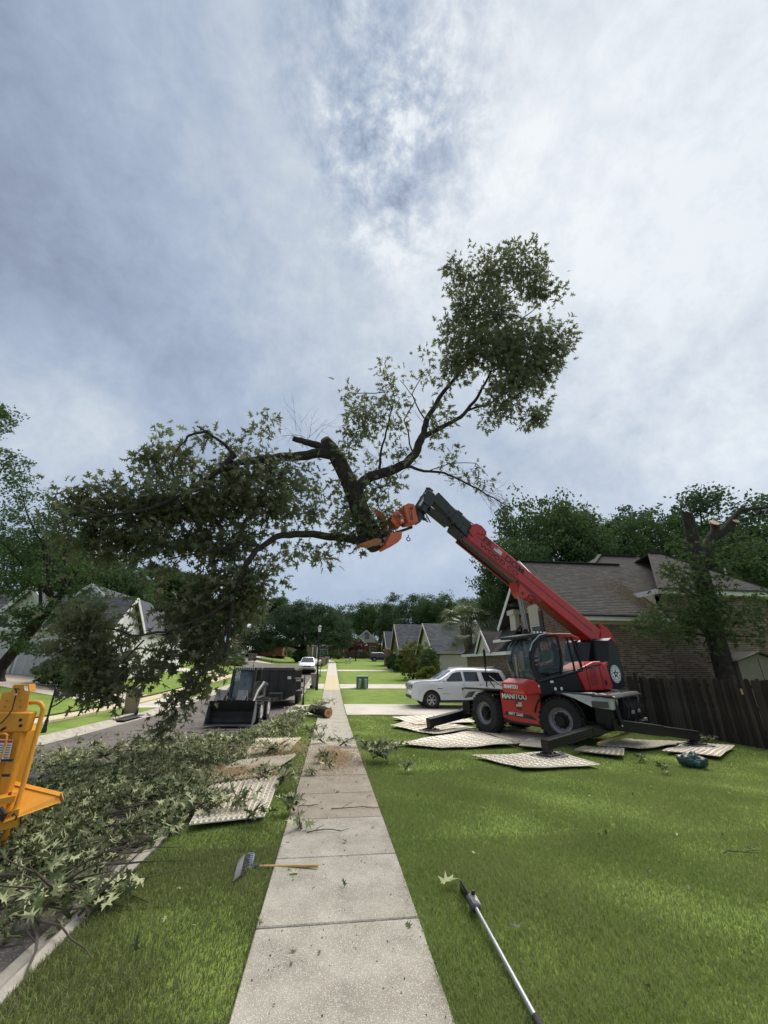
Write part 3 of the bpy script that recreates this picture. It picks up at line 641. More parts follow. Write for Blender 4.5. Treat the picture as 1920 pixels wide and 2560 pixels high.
# ------------------------------------------------ the cut tree top held in the air
HD=V((-.962,-.273,0)).normalized(); HL=V((-HD.y,HD.x,0))*-1      # heading of the upper works; HL towards its left side
HL=V((0,0,1)).cross(HD)                                         # left of heading (towards the pavement camera side)
TC=V((6.82,13.2,terr(7.0,13.25)))
PIV=dp(1497,1606,Y=13.95)
def bp(px,py,off=0.):      # point on the vertical plane through the boom
    d=V(ray(px,py)); c=V(CAM); o=PIV+HL*off; n=HL
    return c+d*((o-c).dot(n)/d.dot(n))
def Q(px,py,dy=0): return dp(px,py,Y=11.9+dy-max(0,(900-px))*.0022)
def held_limb():
    root=thing('cut_treetop','huge cut leafy tree top hanging in the grapple above the street','tree limb',Q(935,1350))
    B0=root.location.copy(); mb=MB()
    def P(l): return [Q(*p)-B0 for p in l]
    main=[(945,1368,-.1),(925,1330,0),(905,1290),(885,1232),(868,1195),(848,1155),(826,1118),(815,1103)]
    mb.tube(P(main),[.30,.33,.31,.29,.26,.25,.22,.18],12)
    ends=[]
    def br(l,r0,r1,n=8,mb_=mb):
        p=P(l); m=len(p)-1
        # refine with a little wobble
        q=[p[0]]
        for i in range(m):
            for s in (1,2,3): 
                w=.035*(p[i+1]-p[i]).length; q.append(p[i].lerp(p[i+1],s/3)+(V((rnd.uniform(-w,w),rnd.uniform(-w,w),rnd.uniform(-w,w))) if s<3 else V((0,0,0))))
        k=len(q)-1; mb_.tube(q,[r0+(r1-r0)*i/k for i in range(k+1)],n); return q
    br([(840,1140),(800,1132),(750,1140),(700,1142),(650,1150,-.3),(600,1155,-.5),(565,1172,-.6)],.19,.09)
    br([(575,1160,-.5),(585,1135,-.6),(560,1110,-.7),(520,1082,-.8),(492,1065,-.8)],.07,.02)
    br([(585,1138,-.6),(545,1180,-.6),(470,1230,-.7),(380,1270,-.9),(260,1290,-1.0),(190,1265,-1.1)],.08,.02)
    br([(520,1078,-.8),(470,1090,-.8),(440,1130,-.8),(420,1180,-.8)],.04,.015)
    br([(822,1125),(790,1112),(762,1105),(733,1096)],.14,.095)
    br([(888,1225),(925,1192),(975,1178),(1015,1160),(1038,1135),(1052,1100),(1060,1085)],.19,.13,10)
    br([(1060,1085),(1066,1050,.1),(1085,1020,.2),(1105,985,.3),(1130,955,.4),(1165,910,.5),(1200,850,.6),(1215,760,.7),(1230,690,.8)],.115,.025)
    br([(1058,1092),(1090,1075),(1130,1055,.1),(1160,1035,.1),(1185,1005,.2),(1205,970,.3),(1225,930,.4),(1300,880,.5),(1370,850,.5)],.10,.02)
    br([(1172,1025,.1),(1210,1015,.2),(1260,985,.3),(1330,960,.4)],.05,.015)
    br([(1140,945,.4),(1180,880,.5),(1270,820,.6),(1350,760,.6)],.06,.015)
    br([(1200,850,.6),(1160,760,.5),(1140,700,.5)],.045,.012)
    br([(1215,780,.7),(1290,720,.8),(1370,700,.8)],.045,.012)
    br([(948,1172),(952,1130,-.1),(965,1080,-.2),(980,1020,-.3),(960,980,-.3),(880,985,-.4)],.045,.012)
    br([(1035,1140),(1010,1050,.1),(1040,1000,.1),(1000,950,.1)],.03,.01); br([(1060,1045),(1030,985),(1060,930,.1)],.03,.01)
    br([(1015,1165),(1060,1178),(1110,1182),(1150,1200,.1),(1200,1225,.1),(1250,1255,.2),(1278,1270,.2)],.055,.012)
    br([(1065,1180),(1120,1160),(1190,1158,.1),(1220,1190,.2)],.02,.008)
    br([(938,1345,-.1),(900,1352,-.2),(860,1345,-.2),(800,1338,-.3),(740,1335,-.4),(690,1342,-.5),(640,1375,-.6),(610,1420,-.7),(590,1480,-.7),(575,1560,-.8),(560,1640,-.9)],.145,.035,10)
    br([(650,1365,-.6),(600,1360,-.7),(520,1380,-.8),(420,1400,-.9)],.05,.015)
    br([(590,1490,-.7),(520,1540,-.8),(420,1580,-1),(330,1590,-1.1),(250,1560,-1.1)],.045,.012)
    br([(580,1540,-.8),(540,1640,-.9),(470,1720,-1),(400,1790,-1.1)],.04,.012)
    br([(360,1600,-1.1),(320,1640,-1.1),(290,1690,-1.1)],.02,.01); br([(615,1410,-.7),(617,1500,-.6),(612,1570,-.6),(616,1625,-.5)],.018,.006)
    mb.build('branch',BARKL,root,smooth=True)
    # pale rim of the cut stub
    m2=MB(); a,b=P([(815,1103),(812,1098)]); m2.cyl(a,b,.17,.165,14); a,b=P([(733,1096),(731,1095.6)]); m2.cyl(a,b,.09,.088,10); m2.build('cut_face',mat('cut_old',(.16,.12,.09),rough=.9),root)
    # bare twigs
    m3=MB(); g=random.Random(9)
    def twig(a,d,L,r,dep):
        pts=[a]; dd=d.normalized()
        for i in range(4):
            dd=(dd+V((g.uniform(-.3,.3),g.uniform(-.3,.3),g.uniform(-.3,.3)))).normalized(); pts.append(pts[-1]+dd*L/4)
        m3.tube(pts,[r,r*.8,r*.6,r*.45,r*.25],4,cap=False)
        if dep>0:
            for i in (1,2,3): twig(pts[i],(dd+V((g.uniform(-.8,.8),g.uniform(-.5,.5),g.uniform(-.8,.8)))),L*.55,r*.6,dep-1)
    def tw(a,b,n,L,dep=1,sp=25):
        for i in range(n):
            A,Bp=P([(a[0]+g.uniform(-sp,sp),a[1]+g.uniform(-sp,sp)),(b[0]+g.uniform(-sp,sp)*2,b[1]+g.uniform(-sp,sp)*2)]); twig(A,Bp-A,L*g.uniform(.7,1.2),.008,dep)
    tw((765,1100),(740,1010),7,1.25); tw((1190,1215),(1290,1290),6,1.2,2,14); tw((1240,1240),(1270,1330),5,1.0,1,14); tw((1120,1190),(1230,1270),5,1.3,1,14)
    tw((1080,1080),(1030,1000),4,.8); tw((900,1230),(850,1150),6,.8); tw((880,1330),(860,1420),4,.8); tw((1010,1170),(1060,1110),4,.7); tw((640,1500),(640,1640),4,1.); tw((950,1180),(900,1060),6,.9)
    m3.build('bare_twig',TWIG,root)['kind']='stuff'
    # leaf clusters: photograph-scale ellipses turned into real volumes
    E=[ # px,py,rx,ry,density
     (1270,690,110,50,1.2),(1160,690,55,45,1),(1330,660,60,28,.8),(1370,720,50,40,.8),(1145,780,35,50,.6),(1220,780,80,60,1.2),(1310,800,45,30,.5),(1120,835,35,40,.7),(1200,880,95,60,1.3),(1310,870,90,60,1.3),(1385,860,45,55,.8),(1290,960,75,60,1.2),(1350,930,55,45,1),(1250,1010,45,40,.8),(1330,1040,42,35,.8),(1380,1010,30,20,.5),(1420,850,15,20,.3),(1215,645,30,18,.4),(1300,655,60,22,.5),(1220,1040,25,20,.3),(1250,840,60,60,.6),
     (1110,945,45,30,.5),(1080,1045,28,40,.4),(1090,1065,35,20,.3),(1130,1040,40,15,.2),(990,915,35,22,.35),(1060,920,45,30,.5),(960,955,18,12,.2),
     (860,975,35,18,.35),(900,1020,55,35,.6),(970,1010,45,40,.6),(880,1070,45,45,.7),(940,1060,45,45,.6),(1010,1065,25,20,.3),(980,1120,30,25,.3),(890,1120,40,30,.4),(1110,1120,45,14,.2),(1150,1160,60,15,.3),(1190,1190,35,20,.3),(1020,1130,20,20,.2),
     (905,1180,25,60,.4),(870,1130,30,30,.3),(960,1230,35,40,.4),(985,1200,18,22,.2),(930,1260,45,50,.7),(925,1320,60,40,1.4),(970,1300,35,30,.6),(870,1290,45,50,.5),(850,1220,40,50,.4),(840,1350,30,15,.2),(880,1360,30,15,.4),
     (400,1075,35,20,.5),(385,1130,40,45,.8),(440,1160,50,50,.9),(505,1085,35,18,.35),(540,1105,45,28,.5),(395,1195,40,30,.6),(690,1050,30,18,.25),(660,1090,35,20,.4),(610,1120,45,25,.6),(690,1130,30,25,.3),(560,1190,60,50,1.),(640,1180,70,45,1.1),(720,1200,55,50,.9),(790,1200,35,55,.5),(700,1260,80,50,1.),(620,1260,80,55,1.3),(530,1270,80,55,1.3),(440,1260,80,55,1.3),(350,1270,70,55,1.1),(270,1260,60,50,1.),(190,1245,40,35,.7),(270,1215,22,20,.3),(200,1310,55,45,.9),(280,1340,65,50,1.1),(370,1350,70,50,1.1),(460,1350,70,40,1.),(240,1390,50,35,.6),(320,1410,40,35,.5),(400,1410,45,25,.5),(780,1270,45,40,.5),(790,1370,45,30,.4),(720,1370,60,25,.5),(810,1400,18,14,.15),(680,1400,35,25,.5),
     (560,1390,70,50,1.2),(640,1440,55,45,.8),(560,1470,75,50,1.4),(620,1510,45,55,.8),(500,1520,60,40,1.),(550,1555,62,48,1.0),(640,1480,25,20,.2),(430,1540,40,30,.4),(450,1600,60,45,1.),(525,1635,50,45,.9),(580,1590,28,35,.4),(380,1640,45,35,.7),
     (235,1520,40,30,.6),(225,1560,50,45,1.),(290,1590,25,35,.5),(200,1620,50,45,.9),(265,1640,45,42,1.),(335,1688,32,20,.5),(270,1700,60,40,1.),(230,1680,35,30,.5),(255,1722,35,18,.5),(395,1705,25,18,.25),(485,1695,42,34,.7),(530,1678,25,25,.35),(455,1762,45,26,.6),(425,1803,45,13,.35),(400,1830,25,10,.2),(160,1570,25,30,.3),(490,1732,25,20,.3),(380,1450,25,15,.2),(590,1350,60,30,.8)]
    P_=[];D=[]
    for i,(px,py,rx,ry,de) in enumerate(E):
        c=Q(px,py,-.2); zc=float((np.array(c)-CAM)@BF); k=zc/FPX; a=rx*k; b=ry*k/1.05; dep=min(1.1,max(.35,(a+b)/2))
        n=max(2,int(de*rx*ry/300.*(2.7 if px>1080 and py<1080 else 1.75)))
        # sprigs: twig ends carrying 8-14 leaves
        for s in range(n):
            d=V((nr.normal(),nr.normal(),nr.normal())).normalized()*nr.uniform(.1,1.15)**.6
            e=c+V((d.x*a,d.y*dep,d.z*b))
            m=nr.integers(12,24); q=nr.normal(size=(m,3))*nr.uniform(.12,.22); q[:,2]*=.8
            P_.append(np.array(e-B0)+q); D.append(q/(np.linalg.norm(q,axis=1)[:,None]+1e-6))
    P_=np.concatenate(P_);D=np.concatenate(D); co,tt=leaves(P_,.225,LEAF,LTRI,droop=.35,dirs=D); npmesh('leaf_mass',co,tt,LF_LIMB,root); print('limb leaves',len(P_))
held_limb()
# ------------------------------------------------ cut trunk still standing behind the fence
LF_STU=lmat('leaf_pruned_tree',[(.03,.055,.018),(.055,.095,.03),(.04,.07,.022),(.09,.12,.05)])
def stump_tree():
    b=dp(1817,1695,Y=14.6); b=V((b.x,14.6,terr(b.x,14.6))); t=thing('pruned_tree','dark standing trunk with freshly sawn pale limb ends behind the fence','tree',b)
    def q(px,py,y=14.6): return dp(px,py,Y=y)-b
    mb=MB(); mb.tube([V((0,0,-.1)),V((0,0,.8)),q(1790,1600),q(1768,1500),q(1748,1420),q(1738,1370)],[.46,.36,.33,.32,.31,.30],14)
    mb.tube([q(1745,1400),q(1728,1330),q(1718,1285)],[.26,.23,.21],12)
    mb.tube([q(1755,1400),q(1775,1350),q(1788,1330),q(1787,1308)],[.26,.2,.17,.165],10); mb.tube([q(1775,1352),q(1805,1335),q(1826,1318),q(1838,1305)],[.15,.13,.12,.11],10)
    mb.tube([q(1795,1340),q(1830,1300),q(1850,1275,14.4),q(1900,1270,14),q(1990,1255,14)],[.13,.11,.09,.07,.04],8); mb.build('trunk',BARKL,t,smooth=True)
    m2=MB(); nn=V((-.08,-.78,.62)).normalized(); c=q(1786,1306,14.45); m2.cyl(c-nn*.03,c+nn*.01,.19,.19,16); m2.build('cut_face',CUT,t); m2=MB(); c=q(1840,1302,14.45); m2.cyl(c-nn*.03,c+nn*.01,.13,.13,14); m2.build('cut_face',CUT,t)
    E=[(1700,1370,45,30,.5),(1670,1420,45,30,.8),(1690,1470,50,30,.9),(1740,1500,60,25,.9),(1660,1540,70,28,1.),(1740,1550,70,30,1.3),(1800,1530,60,30,1.1),(1700,1580,80,22,1.1),(1860,1490,45,15,.5),(1870,1550,55,30,.7),(1850,1590,50,25,.6),(1760,1620,50,12,.3),(1620,1565,25,10,.3),(1640,1520,30,14,.3),(1780,1450,28,60,.5),(1730,1440,35,60,.6),(1600,1568,18,8,.15),(1905,1590,20,18,.3),(1760,1290,35,14,.3),(1870,1345,45,25,.4),(1890,1390,50,30,.5),(1810,1400,30,40,.4)]
    P_=[];D=[];m3=MB()
    for (px,py,rx,ry,de) in E:
        c=q(px,py,14.0); k=14.6/FPX; a=rx*k;bb=ry*k
        m3.tube(limb_path(V((0,0,0))+q(1768,min(1590,py+25)),c,3,.05,px),[.05,.035,.025,.012],5)
        for s in range(max(2,int(de*rx*ry/300*2.9))):
            e=c+V((nr.normal()*.55*a,nr.normal()*.5,nr.normal()*.55*bb)); m=nr.integers(9,15); p=nr.normal(size=(m,3))*.14; P_.append(np.array(e)+p); D.append(p/(np.linalg.norm(p,axis=1)[:,None]))
    m3.build('side_branch',BARKL,t)
    co,tt=leaves(np.concatenate(P_),.20,LEAF,LTRI,droop=.4,dirs=np.concatenate(D)); npmesh('foliage',co,tt,LF_STU,t)
stump_tree()
# ------------------------------------------------ fallen leaves and branches
def litter():
    # strewn thickness in (x,y); denser towards the right hand kerb
    n=190000; x=nr.uniform(-8.2,-1.0,n); y=nr.uniform(3.6,21.5,n)
    def bl(cx,cy,sx,sy): return np.exp(-(((x-cx)/sx)**2+((y-cy)/sy)**2))
    d=1.2*bl(-3.6,6.4,1.5,1.6)+1.2*bl(-3.1,8.6,1.5,1.7)+.9*bl(-5.0,7.2,1.6,1.2)+1.1*bl(-2.9,11,1.2,1.8)+.55*bl(-5.4,9.8,1.6,1.0)+.9*bl(-2.2,13.5,.9,1.8)+1.0*bl(-1.7,17.0,.6,2.2)+.5*bl(-3.7,13,1.0,1.)+.35*bl(-3,4.7,.7,.7)+.6*bl(-1.0,17.8,.5,1.4)+.5*bl(-1.9,15.,.6,1.6)+.28*bl(-6.2,11.8,1.2,.7)+.10*bl(-5,13,2.5,2.5)
    d*= .78+.8*np.sin(x*3.1+1.5*np.sin(y*1.3))*np.cos(y*2.2+x)
    d=np.clip(d,0,1.25); d=np.where((x>KR+.2)&(y<8.0),0,d); d=np.where((x>-1.5)&(y<9.5),0,d)
    for q in MATW: d=np.where(inpoly(x,y,q),d*.30,d)
    k=nr.uniform(0,1.1,n)<d*.82; x=x[k];y=y[k];d=d[k]; n=len(x)
    zg=terrv(x,y)-np.where((x<KR)&(x>KL),.13,0)
    h=np.clip(d,0,1.1)*.24*nr.uniform(0,1,n)**1.3+.015
    P_=np.stack([x,y,zg+h],-1)
    # bunch leaves on sprigs
    dirs=nr.normal(size=(n,3)); dirs[:,2]*=.35; dirs[:,0]+=.8*np.sin(y*3); dirs[:,1]+=.6
    fold=LEAF.copy(); fold[:,0]*=.5; fold[:,2]=fold[:,2]*2.2; kk=nr.uniform(0,1,n)<.55
    c1,t1=leaves(P_[kk],nr.uniform(.06,.16,kk.sum()),fold,LTRI,dirs=dirs[kk],droop=.05,flat=1.4); c2,t2=leaves(P_[~kk],nr.uniform(.045,.14,(~kk).sum()),LEAF,LTRI,dirs=dirs[~kk],droop=.05,flat=1.6)
    co=np.concatenate([c1,c2]); t=np.concatenate([t1,t2+len(c1)]); fl=nr.uniform(0,1,n)<.36
    t=t.reshape(n,-1,3); t[fl]=t[fl][:,:,::-1]; o=npmesh('leaf_litter',co,t.reshape(-1,3),LF_DEB); tag(o,'thick carpet of fallen green leaves and sprays along the kerb and road','leaf litter',kind='stuff'); print('litter',n)
litter()
def stems():
    mb=MB(); g=random.Random(77)
    for i in range(380):
        x=g.choice([g.gauss(-3.4,1.0),g.gauss(-3.0,.9)]); y=g.uniform(4.2,15); 
        if x>KR-.15: x=KR-.2-g.random()
        z=terr(x,y)-.13+g.uniform(.05,.17); a=g.gauss(.6,.7); L=g.uniform(.4,1.3); p=V((x,y,z)); pts=[p]; 
        for k in range(5): a+=g.uniform(-.25,.25); p=p+V((math.cos(a)*L/5,math.sin(a)*L/5,g.uniform(-.02,.02))); pts.append(p)
        r=g.uniform(.004,.013); mb.tube(pts,[r,r*.9,r*.8,r*.65,r*.5,r*.3],5)
    tag(mb.build('branch_litter',TWIG),'thin cut stems lying among the fallen leaves on the road','cut stems',kind='stuff')
stems()
def sprig(mb,base,d,L,r=.012):
    d=V(d).normalized(); pts=[V(base)]
    for i in range(4):
        d=(d+V((rnd.uniform(-.25,.25),rnd.uniform(-.25,.25),rnd.uniform(-.12,.12)))).normalized(); pts.append(pts[-1]+d*L/4)
    mb.tube(pts,[r,r*.85,r*.7,r*.5,r*.3],5); return pts
def cut_branch(label,px,py,n,rad,hgt,pale=.4,L=.6,z0=0.,leaf=.13,at=None,group=None,sticks=3):
    hgt*=.6; L*=.7; n=int(n*1.5)
    b=at or gp(px,py); t=thing('cut_branch',label,'branch',(b.x,b.y,b.z+z0),0,group)
    mb=MB(); P_=[];D=[]
    for i in range(sticks):
        a=rnd.choice((0,PI))+rnd.gauss(0,.5); st=V((math.cos(a)*rad*.3,math.sin(a)*rad*.3,.03)); pts=sprig(mb,-st+V((0,0,.04+hgt*.3)),st*2+V((0,0,.06)),L)
        for p in pts[1:]:
            for k in range(max(1,int(n/(sticks*4)))):
                P_.append(p+V((rnd.gauss(0,rad*.3),rnd.gauss(0,rad*.3),abs(rnd.gauss(0,hgt*.5))))); D.append((rnd.gauss(0,1),rnd.gauss(0,1),rnd.gauss(0,.35)))
    mb.build('stick',TWIG,t)
    P_=np.array(P_);D=np.array(D); P_[:,2]=np.clip(P_[:,2],.012,hgt*1.3+.05); co,tt=leaves(P_,leaf,LEAF,LTRI,dirs=D,flat=.7); n_=len(P_); tt=tt.reshape(n_,-1,3); fl=nr.uniform(0,1,n_)<pale; tt[fl]=tt[fl][:,:,::-1]
    tag(npmesh('leaf_spray',co,tt.reshape(-1,3),LF_DEB,t),kind='stuff'); return t
cut_branch('bushy heap of cut leaves on the lawn at the right edge of the pavement',945,1905,150,.42,.34,.35,.8,sticks=7)
cut_branch('small leafy sprig on the lawn right of the bushy heap',1018,1930,12,.16,.06,.6,.3)
cut_branch('leafy branch lying across the sawdust on the right side of the pavement',858,1868,42,.35,.14,.4,.8,at=None,sticks=4)
cut_branch('leafy branch on the left edge of the pavement beside the sawdust',800,1860,40,.3,.16,.4,.7,sticks=4)
cut_branch('dark leafy sprig in the middle of the sawdust patch',812,1908,26,.2,.12,.2,.5)
cut_branch('leafy sprig on the pavement edge just left of the pale rake handle joint',727,2035,26,.16,.15,.45,.35)
cut_branch('pale underside leaves lying on the pavement above the broken twig',748,2078,7,.10,.04,.8,.25,sticks=1)
cut_branch('pale curled leaves near the fourth pavement joint',777,1937,8,.13,.04,.8,.25,sticks=1)
cut_branch('pair of pale leaves on the pavement in front of the sawdust',822,1925,6,.12,.04,.8,.25,sticks=1)
cut_branch('leaf spray lying at the middle of the nearest white mat',590,2035,16,.22,.07,.5,.5,z0=.06)
cut_branch('leaf spray hanging off the front edge of the nearest white mat',622,2066,8,.15,.04,.9,.4,z0=.05)
cut_branch('dark leaves standing at the back right corner of the nearest white mat',700,1975,22,.2,.16,.25,.5)
cut_branch('leafy branch at the seam between the two nearest white mats',655,1962,26,.28,.14,.3,.6,z0=.05)
cut_branch('leafy heap covering the left corner of the nearest white mat',500,2040,70,.45,.2,.5,.8,sticks=6)
cut_branch('leafy branches lying over the second white mat',680,1890,60,.5,.16,.4,1.,z0=.05,sticks=6)
cut_branch('leafy heap beside the log on the verge',760,1790,120,.8,.35,.45,1.2,sticks=8)
cut_branch('dark leafy branch across the log',800,1772,80,.5,.45,.35,1.0,sticks=6)
cut_branch('leafy branch on the verge grass behind the white mats',775,1835,40,.4,.2,.4,.8,sticks=4)
cut_branch('small fallen sprig on the lawn in front of the green bag',1665,1935,14,.17,.08,.6,.3)
cut_branch('small fallen sprig on the lawn left of the green bag',1605,1905,10,.15,.06,.5,.3)
cut_branch('leafy sprig on the lawn behind the right mat',1765,1855,24,.3,.12,.4,.5)
cut_branch('leafy scraps at the foot of the fence behind the machine',1665,1822,40,.6,.15,.3,.8,sticks=4)
cut_branch('leafy spray on the road surface short of the skid steer',330,1900,70,.7,.16,.4,1.2,at=gp(250,1905),sticks=6)
cut_branch('leafy spray fallen on the gutter close to the left edge',120,2290,70,.45,.12,.3,1.,at=gp(130,2260),sticks=6)
cut_branch('thin leafy stem lying on the near kerb',215,2285,16,.2,.06,.3,.7,at=gp(215,2290),sticks=2)
# bare broken twigs on the pavement
for px,py,L,lab,sd in [(1850,2135,.4,'thin dark twig lying on the near right lawn',6),(895,2022,.75,'long broken twig lying across the pavement joint',3),(820,2082,.5,'short forked twig on the pavement near the pale leaves',5),(770,2018,.3,'tiny twig at the left edge of the pavement',8),(360,2130,.8,'pale cut stick lying on the leaves near the kerb',2)]:
    b=gp(px,py); t=thing('twig',lab,'twig',(b.x,b.y,b.z+.012)); g0=random.Random(sd); mb=MB()
    pts=[V((-L/2,0,0))]+[V((-L/2+L*i/5,g0.uniform(-.04,.04)*L*2,.006+g0.uniform(0,.01))) for i in range(1,6)]
    mb.tube(pts,[.006,.006,.005,.005,.004,.002],5)
    for i in (1,3): mb.tube([pts[i],pts[i]+V((.08*L,.12*L*(1 if i==1 else -1),.01)),pts[i]+V((.2*L,.22*L*(1 if i==1 else -1),.02))],[.004,.003,.002],4)
    mb.build('stem',TWIG,t)
# single leaves
def single(name,label,px,py,s,ma,rz,tilt=.15,z=.03):
    b=gp(px,py); me=bpy.data.meshes.new(name); me.from_pydata((LEAF*s).tolist(),[],LTRI.tolist()); o=obj(name,me,None,ma); o.location=(b.x,b.y,b.z+z); o.rotation_euler=(tilt,tilt*.6,rz); tag(o,label,'leaf'); return o
single('fallen_leaf','large pale lobed leaf lying on the grass above the pole saw tip',1102,2226,.17,LF_PALE,R(-80),.15,.05)
single('fallen_leaf','single dark leaf on the grass right of the pole saw',1303,2340,.09,mat('leaf_dark_single',(.015,.03,.02),rough=.6),R(70),.1,.045)
single('fallen_leaf','small green leaf on the pavement below the rake handle',744,2188,.09,LF_PALE,R(100),.1,.01)
single('fallen_leaf','pale curled leaf at the bottom of the litter near the left edge',12,2270,.22,LF_PALE,R(30),.3,.06)
# ------------------------------------------------ scraps blown over lawn and pavement
def scraps():
    n=520; x=np.concatenate([nr.uniform(.9,11,260),nr.uniform(WX0,WX1,200),nr.uniform(-1.8,-.5,60)]); y=np.concatenate([nr.uniform(2.2,13,260),nr.uniform(3.5,17,200),nr.uniform(3,10,60)])
    z=terrv(x,y)+np.where((x>WX0)&(x<WX1),.012,.025); P_=np.stack([x,y,z],-1); co,t=leaves(P_,nr.uniform(.015,.075,n),LEAF,LTRI,flat=.25); t=t.reshape(n,-1,3); fl=nr.uniform(0,1,n)<.35; t[fl]=t[fl][:,:,::-1]
    tag(npmesh('leaf_scraps',co,t.reshape(-1,3),LF_DEB),'small leaf scraps scattered over the lawn and the pavement','leaf scraps',kind='stuff')
    n=900; x=nr.uniform(WX0,WX1,n); y=nr.uniform(2.2,16,n)**1.0; co,t=leaves(np.stack([x,y,terrv(x,y)+.01],-1),nr.uniform(.006,.02,n),QL,QLT,flat=.3)
    tag(npmesh('pavement_grit',co,t,mat('grit',(.05,.035,.025),rough=1,island=[(.04,.03,.02),(.12,.09,.06),(.03,.03,.02)])),'tiny dark bits of bark and grit on the pavement slabs','grit',kind='stuff')
scraps()
# ------------------------------------------------ sawdust
SAW=mat('sawdust',(.62,.42,.20),(.50,.32,.15),scale=7,rough=1,bump=.6,bscale=90)
def dust(name,label,cx,cy,rx,ry,n,z,sz=.016):
    a=nr.uniform(0,2*PI,n); r=np.abs(nr.normal(size=n))*.55; x=cx+np.cos(a)*r*rx; y=cy+np.sin(a)*r*ry; k=(np.sin(x*9+y*4)+np.sin(y*13-x*5))*.25+.8>nr.uniform(0,1,n); x=x[k];y=y[k]; P_=np.stack([x,y,terrv(x,y)+z+nr.uniform(0,.012,len(x))],-1)
    co,t=leaves(P_,sz,QL,QLT); o=npmesh(name,co,t,mat('sawdust_chip',(.66,.45,.2),rough=1,island=[(.62,.46,.27),(.52,.37,.20),(.68,.54,.36),(.44,.31,.18)])); tag(o,label,'sawdust',kind='stuff')
c=gp(800,1895); dust('sawdust','orange sawdust spread over the pavement slabs',(WX0+WX1)/2,c.y,.62,1.7,22000,.012,.02)
c=gp(600,1940); dust('sawdust','orange sawdust heaped on the second white mat',c.x,c.y,1.0,.6,22000,.065,.02)
c=gp(690,1880); dust('sawdust','orange sawdust on the third white mat',c.x,c.y,.9,1.1,20000,.075,.02)
# ------------------------------------------------ ground protection mats
MW=mat('mat_white',(.70,.64,.53),(.55,.48,.37),scale=1.6,rough=.7,bump=.15,bscale=80,det=8)
MW2=mat('mat_dirty',(.58,.52,.42),(.34,.29,.22),scale=1.3,rough=.8,bump=.15,bscale=80,det=8)
MLAB=['nearest white track mat lying on the verge by the kerb','second white track mat on the verge, heaped with sawdust and leaves','third white track mat on the verge, mostly under leaves',
 'white mat behind the front stabiliser pad, half on the driveway','curled white mat under the far left stabiliser pad','long pale mat on the lawn in front of the front wheel','brown dirty mat running under the machine','small white mat corner in front of the rear wheel','big curved white mat under the near stabiliser foot','long ridged mat under the right stabiliser beam','flat white mat under the far right stabiliser pad','narrow striped mat edge lying in front of the beam']
for i,q in enumerate(MATW):
    A,Bq=[q[0],q[3]],[q[1],q[2]]
    t=thing('track_mat',MLAB[i],'mat',(q[0].x,q[0].y,terr(q[0].x,q[0].y)),0,'track mats laid out on the grass')
    off=.030+.010*(i%4)+(.0 if i!=4 else .015); wob=.028 if i<3 else .036
    sheet('panel',A,Bq,26,14,off,MW2 if i in(6,11) else MW,thick=.014,parent=t,wob=wob)
    # raised tread lugs follow the sheet
    pan=t.children[0]; vs=[v.co.copy() for v in pan.data.vertices][:27*15]; mb=MB(); near=i<3
    nx,ny=(30,14) if near else (20,9)
    ea=(q[1]-q[0]).length; 
    def S(u,v):
        a=min(25.999,u*26);b=min(13.999,v*14);ia,ib=int(a),int(b);fa,fb=a-ia,b-ib
        g_=lambda x,y: vs[x*15+y]
        return (g_(ia,ib)*(1-fa)+g_(ia+1,ib)*fa)*(1-fb)+(g_(ia,ib+1)*(1-fa)+g_(ia+1,ib+1)*fa)*fb
    for a in range(nx):
        for b in range(ny):
            u,v=(a+.5)/nx,(b+.5)/ny; s=.17/nx; w=.34/ny; sg=1 if a%2 else -1
            k_=sg*s*1.2; c=[S(u-s-k_,v-w),S(u-s+k_,v+w),S(u+s+k_,v+w),S(u+s-k_,v-w)]
            c=[p+V((0,0,.002)) for p in c]; m_=[p+V((0,0,.020 if near else .012)) for p in c]; ce=sum(m_,V())/4; m_=[p.lerp(ce,.2) for p in m_]
            mb.add(c+m_,[(4,5,6,7),(0,1,5,4),(1,2,6,5),(2,3,7,6),(3,0,4,7)])
    tag(mb.build('tread_lugs',MW2 if i in(6,11) else MW,t),kind='stuff')
# ------------------------------------------------ log
c=gp(823,1797); L_=thing('cut_log','thick freshly sawn log with orange cut end lying on the pavement edge','log',(c.x-.05,c.y+.2,terr(c.x,c.y)))
mb=MB(); a=V((0,-.1,.20)); b=V((-.75,1.45,.21)); mb.tube([a,a.lerp(b,.3)+V((0,0,.02)),a.lerp(b,.7),b],[.19,.195,.19,.18],18); mb.build('bark',BARKL,L_,smooth=True)
d=(a-b).normalized(); MB().cyl(a,a+d*.012,.172,.170,20).build('cut_end',mat('cut_fresh',(.66,.38,.18),(.50,.22,.09),scale=4,rough=.8),L_); MB().cyl(a+d*.012,a+d*.016,.08,.078,14).build('heartwood',mat('cut_heart',(.42,.17,.08),rough=.85),L_)
